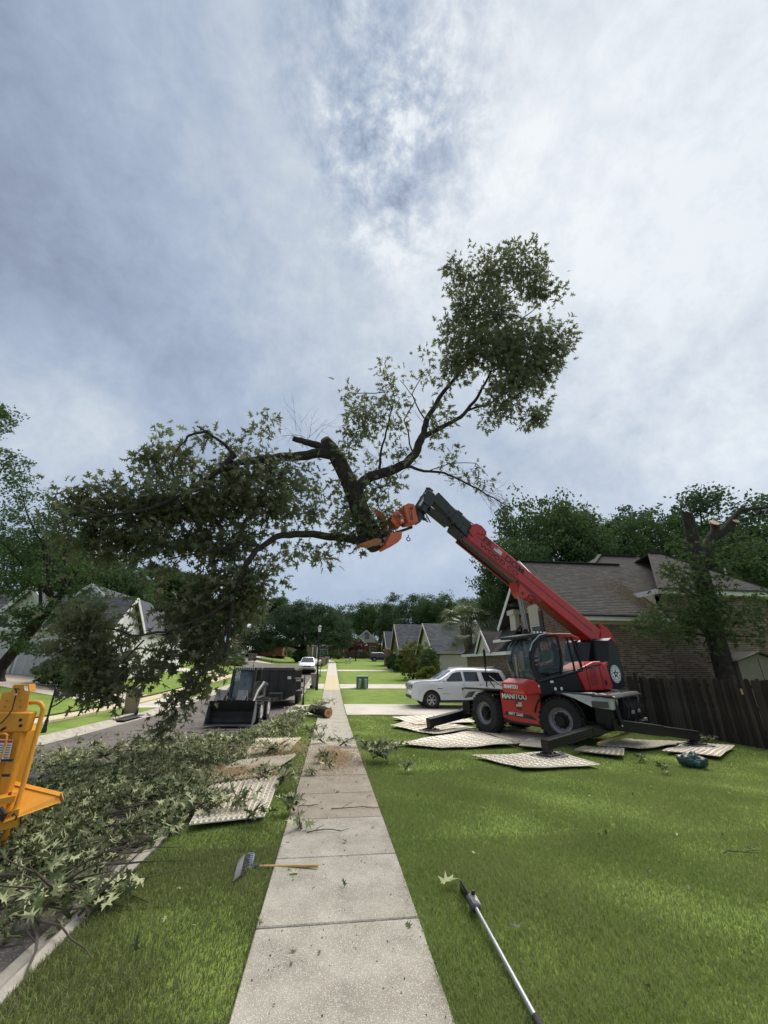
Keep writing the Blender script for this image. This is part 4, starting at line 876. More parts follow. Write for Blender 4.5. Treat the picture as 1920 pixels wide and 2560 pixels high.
# ------------------------------------------------ rake
def rake():
    e=gp(795,2175); t=thing('rake','steel tined broom rake with wooden handle lying across the pavement','rake',(e.x-.7,e.y,e.z))
    o=t.location.copy(); a=V((e.x-o.x,0,.03)); b=dp(648,2167,Y=e.y+.16)-o
    MB().tube([a,b],[.0135,.0155],10).build('handle',mat('ash_handle',(.50,.33,.13),(.40,.24,.09),scale=8,rough=.5,stretch=(1,8,8)),t,smooth=True)
    MB().cyl(b,b+(b-a).normalized()*.09,.026,.02,10).build('socket',mat('rake_socket',(.05,.06,.08),rough=.5),t)
    c=b+(b-a).normalized()*.09; G1=mat('rake_grey',(.12,.14,.19),(.2,.22,.27),scale=30,rough=.6)
    top=dp(631,2137,Y=c.y+o.y+.17)-o; bot=dp(620,2194,Y=c.y+o.y-.12)-o; ax=(top-bot); 
    MB().bar(bot,top,.035,.05,up=(b-a),bev=.006).build('head_bar',G1,t); mb=MB()
    back=MB()
    for i in range(12):
        p=bot.lerp(top,(i+.5)/12); mb.box(p+V((-.015,0,.0)),(.06,.014,.045))
    mb.build('tine_clip',mat('rake_clip',(.17,.19,.24),rough=.5),t)
    tl=gp(585,2208)-o; dirn=(tl-(top+bot)/2+V((0,.08,.0))).normalized()
    e0=gp(580,2216)-o; e1=gp(594,2162)-o
    for i in range(15):
        u_=(i+.5)/15; p=bot.lerp(top,u_); q=e0.lerp(e1,u_); q.z=.03; md=p.lerp(q,.55)+V((0,0,.035)); MB().tube([p,md,q,q+V((.012,0,-.02))],.0036,5).build('tine',mat('tine_steel',(.10,.105,.11),rough=.4,metal=.5),t)
rake()
# ------------------------------------------------ pole saw
def polesaw():
    a=gp(1178,2290); b=gp(1345,2575); t=thing('pole_saw','grey aluminium pole saw lying on the lawn with its blade towards the house','pole saw',(a.x,a.y,a.z)); o=V((a.x,a.y,a.z))
    B_=V((b.x,b.y,b.z))-o+V((0,0,.03)); A_=V((.03,-.04,.06)); d=(A_-B_).normalized(); s=d.cross(V((0,0,1))).normalized()
    AL=mat('aluminium',(.55,.56,.57),(.45,.46,.47),scale=9,rough=.38,metal=.75)
    MB().tube([B_,A_],[.0155,.0145],14).build('pole',AL,t,smooth=True)
    MB().tube([B_-d*.5,B_+d*.02],[.024,.021],12).build('grip',BLACKR,t)
    hb=A_+d*.0; MB().bar(hb-d*.02,hb+d*.15,.075,.062,bev=.018).build('gear_housing',mat('housing_dark',(.07,.07,.075),(.03,.03,.03),scale=14,rough=.5),t,smooth=True)
    MB().bar(hb+d*.01+s*.032,hb+d*.135+s*.036,.03,.05,bev=.012).build('side_cover',mat('housing_silver',(.5,.5,.48),(.22,.21,.2),scale=22,rough=.45,metal=.3),t,smooth=True)
    MB().cyl(hb+d*.12+s*.02+V((0,0,.03)),hb+d*.12+s*.02+V((0,0,.055)),.016,.014,10).build('oil_cap',BLACKM,t)
    MB().bar(hb+d*.02+s*.018+V((0,0,.031)),hb+d*.15+s*.018+V((0,0,.02)),.006,.008).build('seam',mat('seam_white',(.7,.7,.68),rough=.5),t)
    bl=MB(); n=14; p0=hb+d*.13-s*.012+V((0,0,-.01)); bl.bar(p0,p0+d*.27+V((0,0,-.02)),.007,.062,bev=.002)
    for i in range(n): 
        c=p0+d*(.02+.25*i/n); bl.box(c+V((0,0,.034-.02*i/n)),(.009,.009,.008)); bl.box(c+V((0,0,-.034-.02*i/n)),(.009,.009,.008))
    bl.build('saw_blade',mat('saw_steel',(.04,.042,.045),rough=.35,metal=.7),t)
    g=[hb+d*.2-s*.02,hb+d*.34-s*.03,hb+d*.4]; MB().tube(g,[.006,.005,.002],6).build('branch_hook',BLACKM,t)
polesaw()
# ------------------------------------------------ mailboxes, bins, lamp, utility boxes
def mailbox(label,x,y,num,side=1,h=1.25,rz=0,paper=None,s=1.):
    t=thing('mailbox',label,'mailbox',(x,y,terr(x,y)),rz); m=mat('mailbox_black',(.012,.012,.013),rough=.45)
    mb=MB(); mb.lathe((0,0,-.05),(0,0,1),[(.075,0),(.075,.12),(.06,.16),(.045,.3),(.055,.36),(.032,.42),(.03,h+.1),(.04,h+.13),(.018,h+.17),(.035,h+.22),(.005,h+.29)],12); mb.build('post',m,t,smooth=True)
    mb=MB(); L=.5; x0=.06*side; x1=(x0+L*side); prof=[(-.09,h-.16),(.09,h-.16),(.09,h-.02),(.063,h+.04),(0,h+.065),(-.063,h+.04),(-.09,h-.02)]; mb.prism(prof,0,min(x0,x1),max(x0,x1)); b=mb.build('box',m,t)
    MB().box((x1+.005*side,0,h-.06),(.02,.2,.22),bev=.008).build('lid',m,b)
    mb=MB()
    for i in range(7):
        a=i/6; mb.ball((side*(.04+.36*a),0,h-.45+.27*a**1.4),(.035,.02,.03),6)
    mb.tube([(0,0,h-.5),(side*.16,0,h-.4),(side*.3,0,h-.27),(side*.42,0,h-.17)],.014,6); mb.build('scroll_bracket',m,t)
    ny=-.095; num and text('house_number',num,.13,mat('number_white',(.8,.8,.78),rough=.5),t,frame((x0+side*.27,ny,h-.07),(1,0,0),(0,0,1)),.002,1.05,.002)
    return t
g_=gp(109,1830); mailbox('black post mailbox with white number on the far verge by the left pavement',g_.x,g_.y,'2402',1,1.18)
g_=gp(757,1763); mailbox('black mailbox with white number in front of the trailer by the right kerb',g_.x,g_.y,'2405',-1,1.3)
for px,py,lab in [(679,1658,'mailbox by the corner driveway, beyond the trailer'),(633,1668,'dark mailbox on the far left verge beyond the skid steer'),(652,1650,'dark mailbox beside the two brown bins'),(803,1668,'dark mailbox post by the row of far bins'),(800,1692,'dark mailbox beside the lamp post, partly behind it')]:
    p=gp(px,py); mailbox(lab,p.x,p.y,'',1 if px<700 else -1,1.2)
def bin_(label,x,y,c,rz=0,h=1.1,group=None,c2=None):
    t=thing('wheelie_bin',label,'bin',(x,y,terr(x,y)),rz,group); m=mat('bin_'+c,*{'tan':((.34,.28,.19),(.27,.22,.15)),'brown':((.13,.10,.08),(.10,.08,.06)),'grey':((.10,.10,.10),(.07,.07,.07))}[c],scale=4,rough=.6)
    mb=MB(); mb.add([(-.24,-.24,.02),(.24,-.24,.02),(.24,.22,.02),(-.24,.22,.02),(-.31,-.34,h-.12),(.31,-.34,h-.12),(.31,.34,h-.12),(-.31,.34,h-.12)],[(3,2,1,0),(4,5,6,7),(0,1,5,4),(1,2,6,5),(2,3,7,6),(3,0,4,7)])
    mb.box((0,0,h-.13),(.68,.74,.05),bev=.01); mb.build('body',m,t,bev=.02)
    MB().box((0,.0,h-.04),(.66,.74,.09),bev=.04).build('lid',mat('bin_lid_'+c,*{'tan':((.24,.2,.15),(.2,.16,.12)),'brown':((.10,.08,.06),(.08,.06,.05)),'grey':((.06,.06,.06),(.05,.05,.05))}[c],scale=4,rough=.5),t)
    MB().cyl((-.28,.42,h-.12),(.28,.42,h-.12),.02).build('handle',m,t)
    for sx in(-1,1): MB().cyl((sx*.25,.26,.13),(sx*.31,.26,.13),.13,n=14).build('wheel',BLACKR,t)
    MB().box((0,-.3,h*.62),(.14,.012,.1),Matrix.Rotation(-.11,3,'X')).build('stamp',mat('bin_stamp',(.6,.55,.4),rough=.7),t)
g_=gp(325,1785); bin_('tan wheeled bin standing at the end of the left driveway',g_.x,g_.y,'tan',R(200),1.08)
g_=gp(786,1722); bin_('tan wheeled bin with a dark lid just left of the lamp post',g_.x,g_.y+.4,'tan',R(90))
for px,py,c,lab in [(808,1665,'tan','first bin of the row before the pavement end'),(813,1662,'grey','second bin of the row before the pavement end'),(817,1659,'tan','third bin of the row before the pavement end')]:
    g_=gp(px,py); bin_(lab,g_.x,g_.y,c,R(100),group='bins in a row by the far kerb')
for px,lab in [(625,'brown bin near the blue car, left of two'),(635,'brown bin near the blue car, right of two')]:
    g_=gp(px,1652); bin_(lab,g_.x,g_.y,'brown',R(180))
g_=gp(791.5,1724.5); t=thing('street_lamp','slim black lamp post with white lantern on the right verge','street lamp',g_,0); t.rotation_euler=(0,-.012,0)
hh=4.75; mb=MB(); mb.lathe((0,0,-.05),(0,0,1),[(.11,0),(.11,.25),(.085,.35),(.065,.6),(.06,hh-.55),(.075,hh-.5),(.04,hh-.45)],14); mb.build('post',BLACKM,t,smooth=True)
MB().lathe((0,0,hh-.5),(0,0,1),[(.10,0),(.15,.38)],12).build('lantern',mat('lantern_white',(.8,.81,.8),rough=.4,trans=.3),t); MB().lathe((0,0,hh-.13),(0,0,1),[(.21,0),(.2,.03),(.08,.1),(.02,.16)],12).build('lamp_cap',BLACKM,t)
UG=mat('utility_green',(.17,.23,.17),(.13,.18,.13),scale=3,rough=.6); UGL=mat('utility_pale',(.33,.42,.35),rough=.6)
g_=gp(905,1720); t=thing('transformer_box','green utility transformer box on the lawn right of the pavement','utility box',g_,0); MB().box((0,0,.42),(.92,.8,.84),bev=.03).build('cabinet',UG,t); MB().box((0,-.02,.86),(.98,.88,.08),bev=.03).build('lid',mat('utility_lid',(.25,.31,.25),rough=.6),t); MB().box((0,-.41,.42),(.02,.01,.7)).build('door_seam',JOINT,t)
for px,lab,lean in [(897.5,'pale green utility pedestal leaning, left before the transformer',-.12),(914.5,'pale green utility pedestal upright, right before the transformer',.02)]:
    g_=gp(px,1722); t=thing('pedestal',lab,'utility pedestal',g_); t.rotation_euler=(0,-lean,0); MB().box((0,0,.33),(.17,.15,.66),bev=.02).build('post_body',UGL,t); MB().box((0,0,.67),(.19,.17,.06),bev=.02).build('cap',UGL,t)
for px,py,lab in [(865,1660,'short pale green pedestal on the far lawn, left one'),(875,1659,'tall pale green pedestal on the far lawn, right one')]:
    g_=gp(px,py); t=thing('pedestal',lab,'utility pedestal',g_); MB().box((0,0,.35 if px<870 else .5),(.28,.2,.7 if px<870 else 1.),bev=.03).build('post_body',mat('pedestal_far',(.45,.55,.42),rough=.6),t)
# ------------------------------------------------ green bag
def bag():
    g_=gp(1735,1918); t=thing('tarp_bag','crumpled dark green tarp bag lying on the lawn by the right mat','bag',g_,R(-20)); bm=bmesh.new(); bmesh.ops.create_icosphere(bm,subdivisions=4,radius=1)
    for v in bm.verts:
        c=v.co; r=1+.35*mnoise.noise(c*1.6+V((4,1,2)))+.16*mnoise.noise(c*4.5)+.10*abs(mnoise.noise(c*9)); v.co=V((c.x*.22*r*(1.25-.45*max(0,c.z)),c.y*.17*r,max(-.02,(c.z*.15+.11)*r)))
    me=bpy.data.meshes.new('bag_body'); bm.to_mesh(me); bm.free(); o=obj('bag_body',me,t,mat('bag_green',(.01,.035,.03),(.02,.07,.06),scale=7,rough=.35,bump=.5,bscale=25)); me.polygons.foreach_set('use_smooth',[True]*len(me.polygons))
    mb=MB(); mb.tube([(-.12,-.13,.2),(-.03,-.18,.15),(.06,-.17,.18),(.11,-.13,.15),(.03,-.18,.09),(-.07,-.17,.12)],.009,6); mb.build('strap',mat('bag_strap',(.03,.12,.11),rough=.5),t)
    mb=MB(); mb.add([(-.23,-.06,.22),(-.08,-.12,.29),(-.12,.04,.27),(-.26,.02,.15)],[(0,1,2,3)]); mb.add([(.17,-.04,.18),(.28,-.07,.08),(.26,.04,.03),(.17,.07,.14)],[(0,1,2,3)]); mb.build('flap',MATS['bag_green'],t)
bag()
# ------------------------------------------------ cars
def wheel(t,x,y,r,w,side,ns=7,rim=None,name='wheel',hub=.64):
    """wheel axle along y"""
    tm=BLACKR; ty=MB().lathe((x,y-w/2,r),(0,1,0),[(r*hub,0),(r*.93,.0),(r,w*.16),(r,w*.84),(r*.93,w),(r*hub,w)],28).build(name,tm,t,smooth=True)
    RM=rim or mat('alloy',(.55,.55,.56),(.4,.4,.41),scale=5,rough=.3,metal=.8); yo=y+side*w*.42; rr=r*hub
    mb=MB(); mb.lathe((x,yo-side*.05,r),(0,side,0),[(rr,0),(rr*1.02,.05),(rr*.9,.055),(rr*.86,.0)],24)
    for k in range(ns):
        a=2*PI*k/ns
        for da in (-.11,.11): mb.bar((x,yo+side*.03,r),(x+math.cos(a+da)*rr*.9,yo+side*.01,r+math.sin(a+da)*rr*.9),.035*r/.4,.035,up=(0,1,0))
    mb.cyl((x,yo,r),(x,yo+side*.045,r),rr*.2,n=12); mb.build('rim',RM,ty)
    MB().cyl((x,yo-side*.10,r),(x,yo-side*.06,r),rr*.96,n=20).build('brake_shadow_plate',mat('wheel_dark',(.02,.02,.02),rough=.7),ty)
    return ty
def interp(tab,x):
    for (a,b),(c,d) in zip(tab,tab[1:]):
        if x<=c: 
            s=(x-a)/(c-a) if c>a else 0; return b+(d-b)*max(0,s)
    return tab[-1][1]
def car(label,loc,rz,L,Wd,H,paint,hood,base,belt,glass_sides,ws,rear,wx,wr,suv=True,lamps='new',cat='car',bed=None,group=None,clad=None):
    """front at +x. hood: list (x,z) top outline; belt height; glass_sides [(x0b,x1b,x0t,x1t)]"""
    t=thing('parked_car',label,cat,loc,rz,group); hw=Wd/2; n=int(L/.06); xs=[-L/2+L*i/n for i in range(n+1)]; top=hood
    def halfw(x):
        e=min(L/2-x,L/2+x); return hw*(1-.13*max(0,1-e/.4)**2.4)
    def sect(x):
        w=halfw(x); zt=interp(top,x); zb=base
        e=min(L/2-x,L/2+x); zb+= .16*max(0,1-e/.5)
        for wc in wx:
            d=abs(x-wc)
            R_=wr*1.17
            if d<R_: zb=max(zb,wr+math.sqrt(R_*R_-d*d))
        zbl=min(belt,zt-.06) if zt<belt+.3 else belt; zb=min(zb,zbl-.05); hgt=zt-zbl; k=max(0,min(1,(hgt-.1)/.5)); wt=w-.05-.16*k*min(1,hgt/.5)*1.2
        zm=zb+(zbl-zb)*.55
        pts=[(0,zb),(w-.10,zb),(w-.015,zb+.02),(w,zm),(w-.012,zbl-.06),(w-.05,zbl)]
        pts+=[(w-.07+(wt-(w-.07))*.08,zbl+hgt*.08),(wt+.0,zt-min(.10,hgt*.35)),(wt-.10,zt-min(.02,hgt*.1)),(wt*.5,zt+.015*k),(0,zt+.02*k)]
        return pts
    mb=MB(); S_=[sect(x) for x in xs]; m=len(S_[0]); vs=[]
    for x,s in zip(xs,S_):
        vs+=[(x,y,z) for y,z in s]+[(x,-y,z) for y,z in s[-2:0:-1]]
    M_=2*m-2; fs=[(i*M_+k,i*M_+(k+1)%M_,(i+1)*M_+(k+1)%M_,(i+1)*M_+k) for i in range(len(xs)-1) for k in range(M_)]+[tuple(range(M_)),tuple((len(xs)-1)*M_+k for k in range(M_))[::-1]]
    mb.add(vs,fs); body=mb.build('body',paint,t,smooth=True)
    def side_pt(x,v,sd,off=.012):
        s=sect(x); a,b=s[5],s[7]; y=a[0]+(b[0]-a[0])*v; z=a[1]+(b[1]-a[1])*v; return V((x,sd*(y+off),z))
    for sd in(1,-1):
        for (a0,a1,b0,b1) in glass_sides:
            q=MB(); g=[]
            for i in range(7):
                for j in range(4):
                    v=.08+.80*j/3; xa=a0+(b0-a0)*j/3; xb=a1+(b1-a1)*j/3; g.append(side_pt(xa+(xb-xa)*i/6,v,sd))
            q.add(g,[(i*4+j,i*4+j+1,(i+1)*4+j+1,(i+1)*4+j) for i in range(6) for j in range(3)]); q.build('side_window',GLASS,t,smooth=True)
    def top_patch(x0,x1,name,mm,f=.86):
        q=MB(); g=[]
        for i in range(9):
            x=x0+(x1-x0)*i/8; s=sect(x); w=s[8][0]*f
            for j in range(7): g.append(V((x,w*(j/3-1),s[9][1]+.012+.01*(1-abs(j/3-1)))))
        q.add(g,[(i*7+j,i*7+j+1,(i+1)*7+j+1,(i+1)*7+j) for i in range(8) for j in range(6)]); return q.build(name,mm,t,smooth=True)
    top_patch(ws[0],ws[1],'windscreen',mat('windscreen_glass',(.05,.065,.075),rough=.05,spec=1.),.95)
    if rear: top_patch(rear[0],rear[1],'rear_window',GLASS,.9)
    for wc in wx:
        for sd in(1,-1): 
            wheel(t,wc,sd*(hw-.14),wr,.26,sd,ns=6)
        q=MB(); q.cyl((wc,-(hw-.04),wr+.02),(wc,hw-.04,wr+.02),wr*1.12,n=22); q.build('wheel_arch_liner',mat('arch_dark',(.008,.008,.008),rough=.9),t)
    # lamps, grille, bumpers
    HG=mat('headlight',(.62,.64,.66),rough=.12,spec=1.); TL=mat('taillight',(.22,.012,.012),rough=.2); f=L/2; zf=interp(top,f-.12)
    for sd in(1,-1):
        MB().box((f-.13,sd*(hw*.72),zf-.20),(.24,hw*.36,.20),Matrix.Rotation(sd*-.22,3,'Z'),bev=.03).build('headlight',HG if lamps!='dark' else mat('headlight_dark',(.10,.11,.12),rough=.08,spec=1.),t)
        MB().box((-f+.12,sd*(hw*.84),belt-.22),(.2,hw*.12,.46 if suv else .25),bev=.02).build('taillight',TL,t)
        q=MB(); q.box((ws[0]-.32,sd*(hw+.09),belt+.09),(.13,.2,.17),bev=.04); q.build('mirror',paint,t,smooth=True)
    MB().box((f-.05,0,zf-.24),(.12,hw*.98,.26),bev=.02).build('grille',mat('grille_dark',(.05,.05,.055),rough=.3,metal=.5),t)
    q=MB()
    for i in range(4): q.box((f+.015,0,zf-.33+.06*i),(.02,hw*.9,.02))
    q.build('grille_bar',mat('chrome',(.6,.6,.62),rough=.15,metal=1.),t)
    MB().box((f-.03,0,base+.22),(.14,hw*1.5,.16),bev=.04).build('front_bumper',clad or mat('bumper_dark',(.03,.03,.032),rough=.6),t)
    MB().box((-f+.06,0,base+.26),(.16,hw*1.6,.22),bev=.05).build('rear_bumper',paint,t)
    for sd in(1,-1): MB().box(((wx[0]+wx[1])/2,sd*(hw-.05),base+.03),(abs(wx[0]-wx[1])-wr*2.1,.10,.14),bev=.03).build('sill',clad or MATS.get('bumper_dark') or BLACKR,t)
    # door seams and handles
    for sd in(1,-1):
        for i,(a0,a1,b0,b1) in enumerate(glass_sides[:3]):
            xx=a0-.03; w=halfw(xx); MB().box((xx,sd*(w-.002),(base+belt)/2+.12),(.012,.012,belt-base-.30)).build('door_seam',mat('seam_dark',(.05,.05,.05),rough=.8),t)
            if i<2: MB().box((a0+.14,sd*(w+.005),belt-.17),(.2,.03,.03),bev=.01).build('door_handle',paint,t)
    return t
PW=mat('paint_white',(.70,.71,.72),rough=.22,coat=.7,spec=.5); PB=mat('paint_black',(.012,.013,.016),rough=.2,coat=.6); PBL=mat('paint_blue',(.03,.06,.13),rough=.25,coat=.6)
# white large wagon on the near driveway, nose to the left
fz=terr(6,23); z=fz
suv=car('large white family four wheel drive parked across the driveway behind the machine',(6.98,23.45,z+.01),PI,5.35,2.04,1.93,PW,
 [(-2.68,1.25),(-2.63,1.68),(-2.50,1.86),(-2.2,1.93),(-.3,1.97),(.15,1.94),(.38,1.87),(1.24,1.40),(1.36,1.38),(2.2,1.34),(2.50,1.30),(2.62,1.20),(2.67,1.0)],.32,1.28,
 [(-.14,1.0,-.08,.42),(-1.05,-.26,-1.0,-.22),(-2.45,-1.35,-2.25,-1.25)],(1.2,.44),(-2.62,-2.5),(1.62,-1.45),.41,lamps='dark')
for sd in(1,-1): MB().tube([(.2,sd*.72,1.95),(0,sd*.74,2.0),(-1.9,sd*.74,2.0),(-2.1,sd*.72,1.93)],.022,6).build('roof_rail',mat('rail_silver',(.5,.5,.5),rough=.3,metal=.7),suv)
MB().box((1.15,1.03,.98),(.3,.02,.05),bev=.008).build('fender_vent',MATS['chrome'],suv)
MB().box((.85,1.022,.72),(.34,.012,.025)).build('door_badge',mat('badge_grey',(.3,.3,.3),rough=.4),suv)
# white pick-up coming towards the camera on the road
g_=gp(765,1684); pk=car('white pick-up truck parked facing us by the right kerb down the street',(g_.x,g_.y+2.8,terr(g_.x,g_.y+2.8)-.13),R(-90),5.6,1.98,1.86,PW,
 [(-2.8,1.25),(-.9,1.27),(-.85,1.78),(-.2,1.86),(.45,1.84),(1.2,1.22),(1.4,1.18),(2.5,1.12),(2.78,.9)],.42,1.14,[(.0,.75,.1,.4),(-.75,-.08,-.7,-.02)],(1.18,.52),None,(1.85,-1.75),.40,suv=False,cat='pickup truck',clad=mat('bumper_white',(.6,.6,.6),rough=.4))
MB().box((2.83,0,.98),(.05,1.1,.05)).build('grille_band',MATS['chrome'],pk)
PR=[(-2.4,.95),(-2.3,1.5),(-2.0,1.7),(-.3,1.75),(.2,1.7),(1.0,1.1),(1.2,1.06),(2.1,.95),(2.38,.75)]
g_=gp(552,1652); car('blue sport utility car on the left driveway beyond the skid steer',(g_.x,g_.y+1,g_.z),R(8),4.8,1.95,1.75,PBL,PR,.3,1.05,[(.0,.7,.05,.3),(-1.0,-.08,-.95,-.04),(-2.1,-1.2,-1.9,-1.1)],(.95,.3),(-2.3,-2.1),(1.45,-1.4),.38)
g_=gp(955,1654); car('black family wagon with silver roof parked on the far lawn driveway',(g_.x,g_.y+1,g_.z),R(0),5.1,2.0,1.75,PB,[(a*1.06,b) for a,b in PR],.3,1.05,[(.0,.75,.05,.35),(-1.0,-.08,-.95,-.04),(-2.2,-1.2,-2.0,-1.1)],(1.0,.35),(-2.4,-2.2),(1.55,-1.5),.38)
g_=gp(617,1641); car('white pick-up parked before the far brick garage',(g_.x,g_.y+1,g_.z),R(-62),5.6,2.0,1.9,PW,[(-2.8,1.25),(-.9,1.27),(-.85,1.78),(-.2,1.86),(.45,1.84),(1.2,1.22),(1.4,1.18),(2.5,1.12),(2.78,.9)],.42,1.14,[(.0,.75,.1,.4),(-.75,-.08,-.7,-.02)],(1.18,.52),None,(1.85,-1.75),.42,suv=False,cat='pickup truck')
# ------------------------------------------------ skid steer
def skid():
    g_=gp(606,1795); t=thing('skid_steer','black compact loader with wide bucket facing us on the road','skid steer',(g_.x,g_.y,terr(g_.x,g_.y)-.13),R(-90-4)); K=mat('loader_black',(.018,.019,.021),(.03,.03,.03),scale=5,rough=.45); GR_=mat('loader_grey',(.16,.16,.17),(.10,.10,.11),scale=5,rough=.5)
    # front at +x (towards camera)
    b=MB(); w=.86
    prof=[(.0,.78),(.12,.80),(.0,.62),(-.14,.42),(-.16,.22),(-.04,.06),(.42,.0),(.42,.015),(.0,.07),(-.12,.23),(-.10,.41),(.03,.60),(.14,.78)]
    prof=[(x+1.55,z+.10) for x,z in prof]; b.prism(prof,1,-w,w); b.build('bucket',K,t)
    for sd in(1,-1): MB().prism([(1.42,.32),(1.51,.16),(1.97,.10),(1.92,.2),(1.69,.88),(1.55,.90),(1.42,.5)],1,sd*w-.012,sd*w+.012).build('bucket_side',GR_,t)
    MB().box((1.95,0,.108),(.12,2*w,.03)).build('cutting_edge',GR_,t)
    for y0 in(-.45,.35): 
        MB().prism([(1.45,.8),(1.6,1.25),(1.75,1.28),(1.98,.95),(1.93,.93),(1.72,1.1),(1.62,1.05),(1.55,.82)],1,y0-.16,y0+.16).build('grapple_claw',GR_,t)
        MB().tube([(1.35,y0,.7),(1.6,y0,1.18)],.03,8).build('grapple_ram',mat('ram_chrome',(.5,.5,.5),rough=.2,metal=1),t)
    m=MB(); m.box((-.15,0,.62),(1.9,1.15,.62),bev=.05); m.box((-1.05,0,1.0),(.7,1.1,.7),bev=.08); m.build('chassis',K,t)
    for x in(.55,-.75):
        for sd in(1,-1):
            wh=MB().lathe((x,sd*.72-.15,.42),(0,1,0),[(.24,0),(.40,.0),(.42,.05),(.42,.25),(.40,.3),(.24,.3)],20).build('wheel',BLACKR,t,smooth=True)
            q=MB()
            for k in range(16):
                a=2*PI*k/16; q.box((x+math.cos(a)*.42,sd*.72,.42+math.sin(a)*.42),(.05,.3,.06),Matrix.Rotation(-a,3,'Y'))
            q.build('tread',BLACKR,wh); q=MB(); q.lathe((x,sd*.86,.42),(0,sd,0),[(.24,0),(.23,.02),(.15,.0),(.06,.02),(.0,.02)],18); q.build('rim',mat('rim_white',(.5,.5,.5),rough=.5),wh)
    c=MB()
    for sd in(1,-1):
        c.bar((.72,sd*.43,.78),(.46,sd*.43,2.0),.11,.11,up=(1,0,0)); c.bar((-.6,sd*.42,.9),(-.6,sd*.42,2.02),.08,.08,up=(1,0,0)); c.bar((.46,sd*.42,2.0),(-.62,sd*.42,2.02),.08,.08)
        for k in range(5): c.bar((-.5+.2*k,sd*.44,1.1),(-.5+.2*k,sd*.44,1.98),.02,.02,up=(1,0,0))
    c.bar((.46,-.42,2.0),(.46,.42,2.0),.09,.09); c.bar((.72,-.42,.8),(.72,.42,.8),.08,.08); c.build('cab_frame',K,t)
    MB().box((-.55,0,1.45),(.10,.84,1.1),bev=.02).build('cab_rear',K,t)
    for sd in(1,-1): MB().box((-.05,sd*.43,1.15),(1.0,.03,.75)).build('cab_side',K,t)
    MB().box((-.06,0,2.05),(1.12,.92,.06),bev=.02).build('cab_roof',K,t); q=MB()
    for i in range(11): q.box((.52,-.38+.076*i,2.02),(.06,.035,.12),bev=.01)
    q.build('roof_grille',mat('grille_pale',(.32,.36,.38),rough=.5),t)
    MB().add([(.66,-.38,.86),(.66,.38,.86),(.47,.38,1.92),(.47,-.38,1.92)],[(0,1,2,3)]).build('windscreen',mat('cab_glass',(.07,.11,.12),rough=.06,alpha=.8,spec=1.),t)  # bluish-green reflection put into the glass colour
    s=MB(); s.box((-.2,0,.95),(.5,.5,.14),bev=.05); s.box((-.42,0,1.3),(.14,.48,.7),bev=.05); s.build('seat',mat('seat_black',(.02,.02,.022),rough=.8),t)
    for sd in(1,-1): MB().tube([(.25,sd*.25,.9),(.3,sd*.25,1.2)],[.015,.03],8).build('joystick',BLACKM,t)
    for sd in(1,-1):
        a=MB(); y=sd*.60; a.tube([(-1.15,y,1.35),(-.5,y,1.42),(.5,y,1.12),(1.05,y,.75),(1.35,y,.4)],[.08,.09,.09,.085,.07],8); a.build('lift_arm',K,t)
        MB().tube([(.3,y,.62),(.95,y,.85)],.03,8).build('lift_cylinder',GR_,t)
    MB().box((1.28,0,.55),(.10,1.1,.42),bev=.02).build('quick_hitch',GR_,t)
    MB().box((.62,.47,1.0),(.05,.05,.18),bev=.01).build('marker_orange',mat('marker_orange',(.7,.16,.03),rough=.5),t)
    q=MB(); q.tube([(1.3,.1,.75),(1.15,.2,1.05),(1.0,.05,.9)],.015,6); q.tube([(1.3,-.1,.75),(1.2,-.2,1.0),(1.0,-.1,.85)],.015,6); q.build('hose',BLACKR,t)
skid()
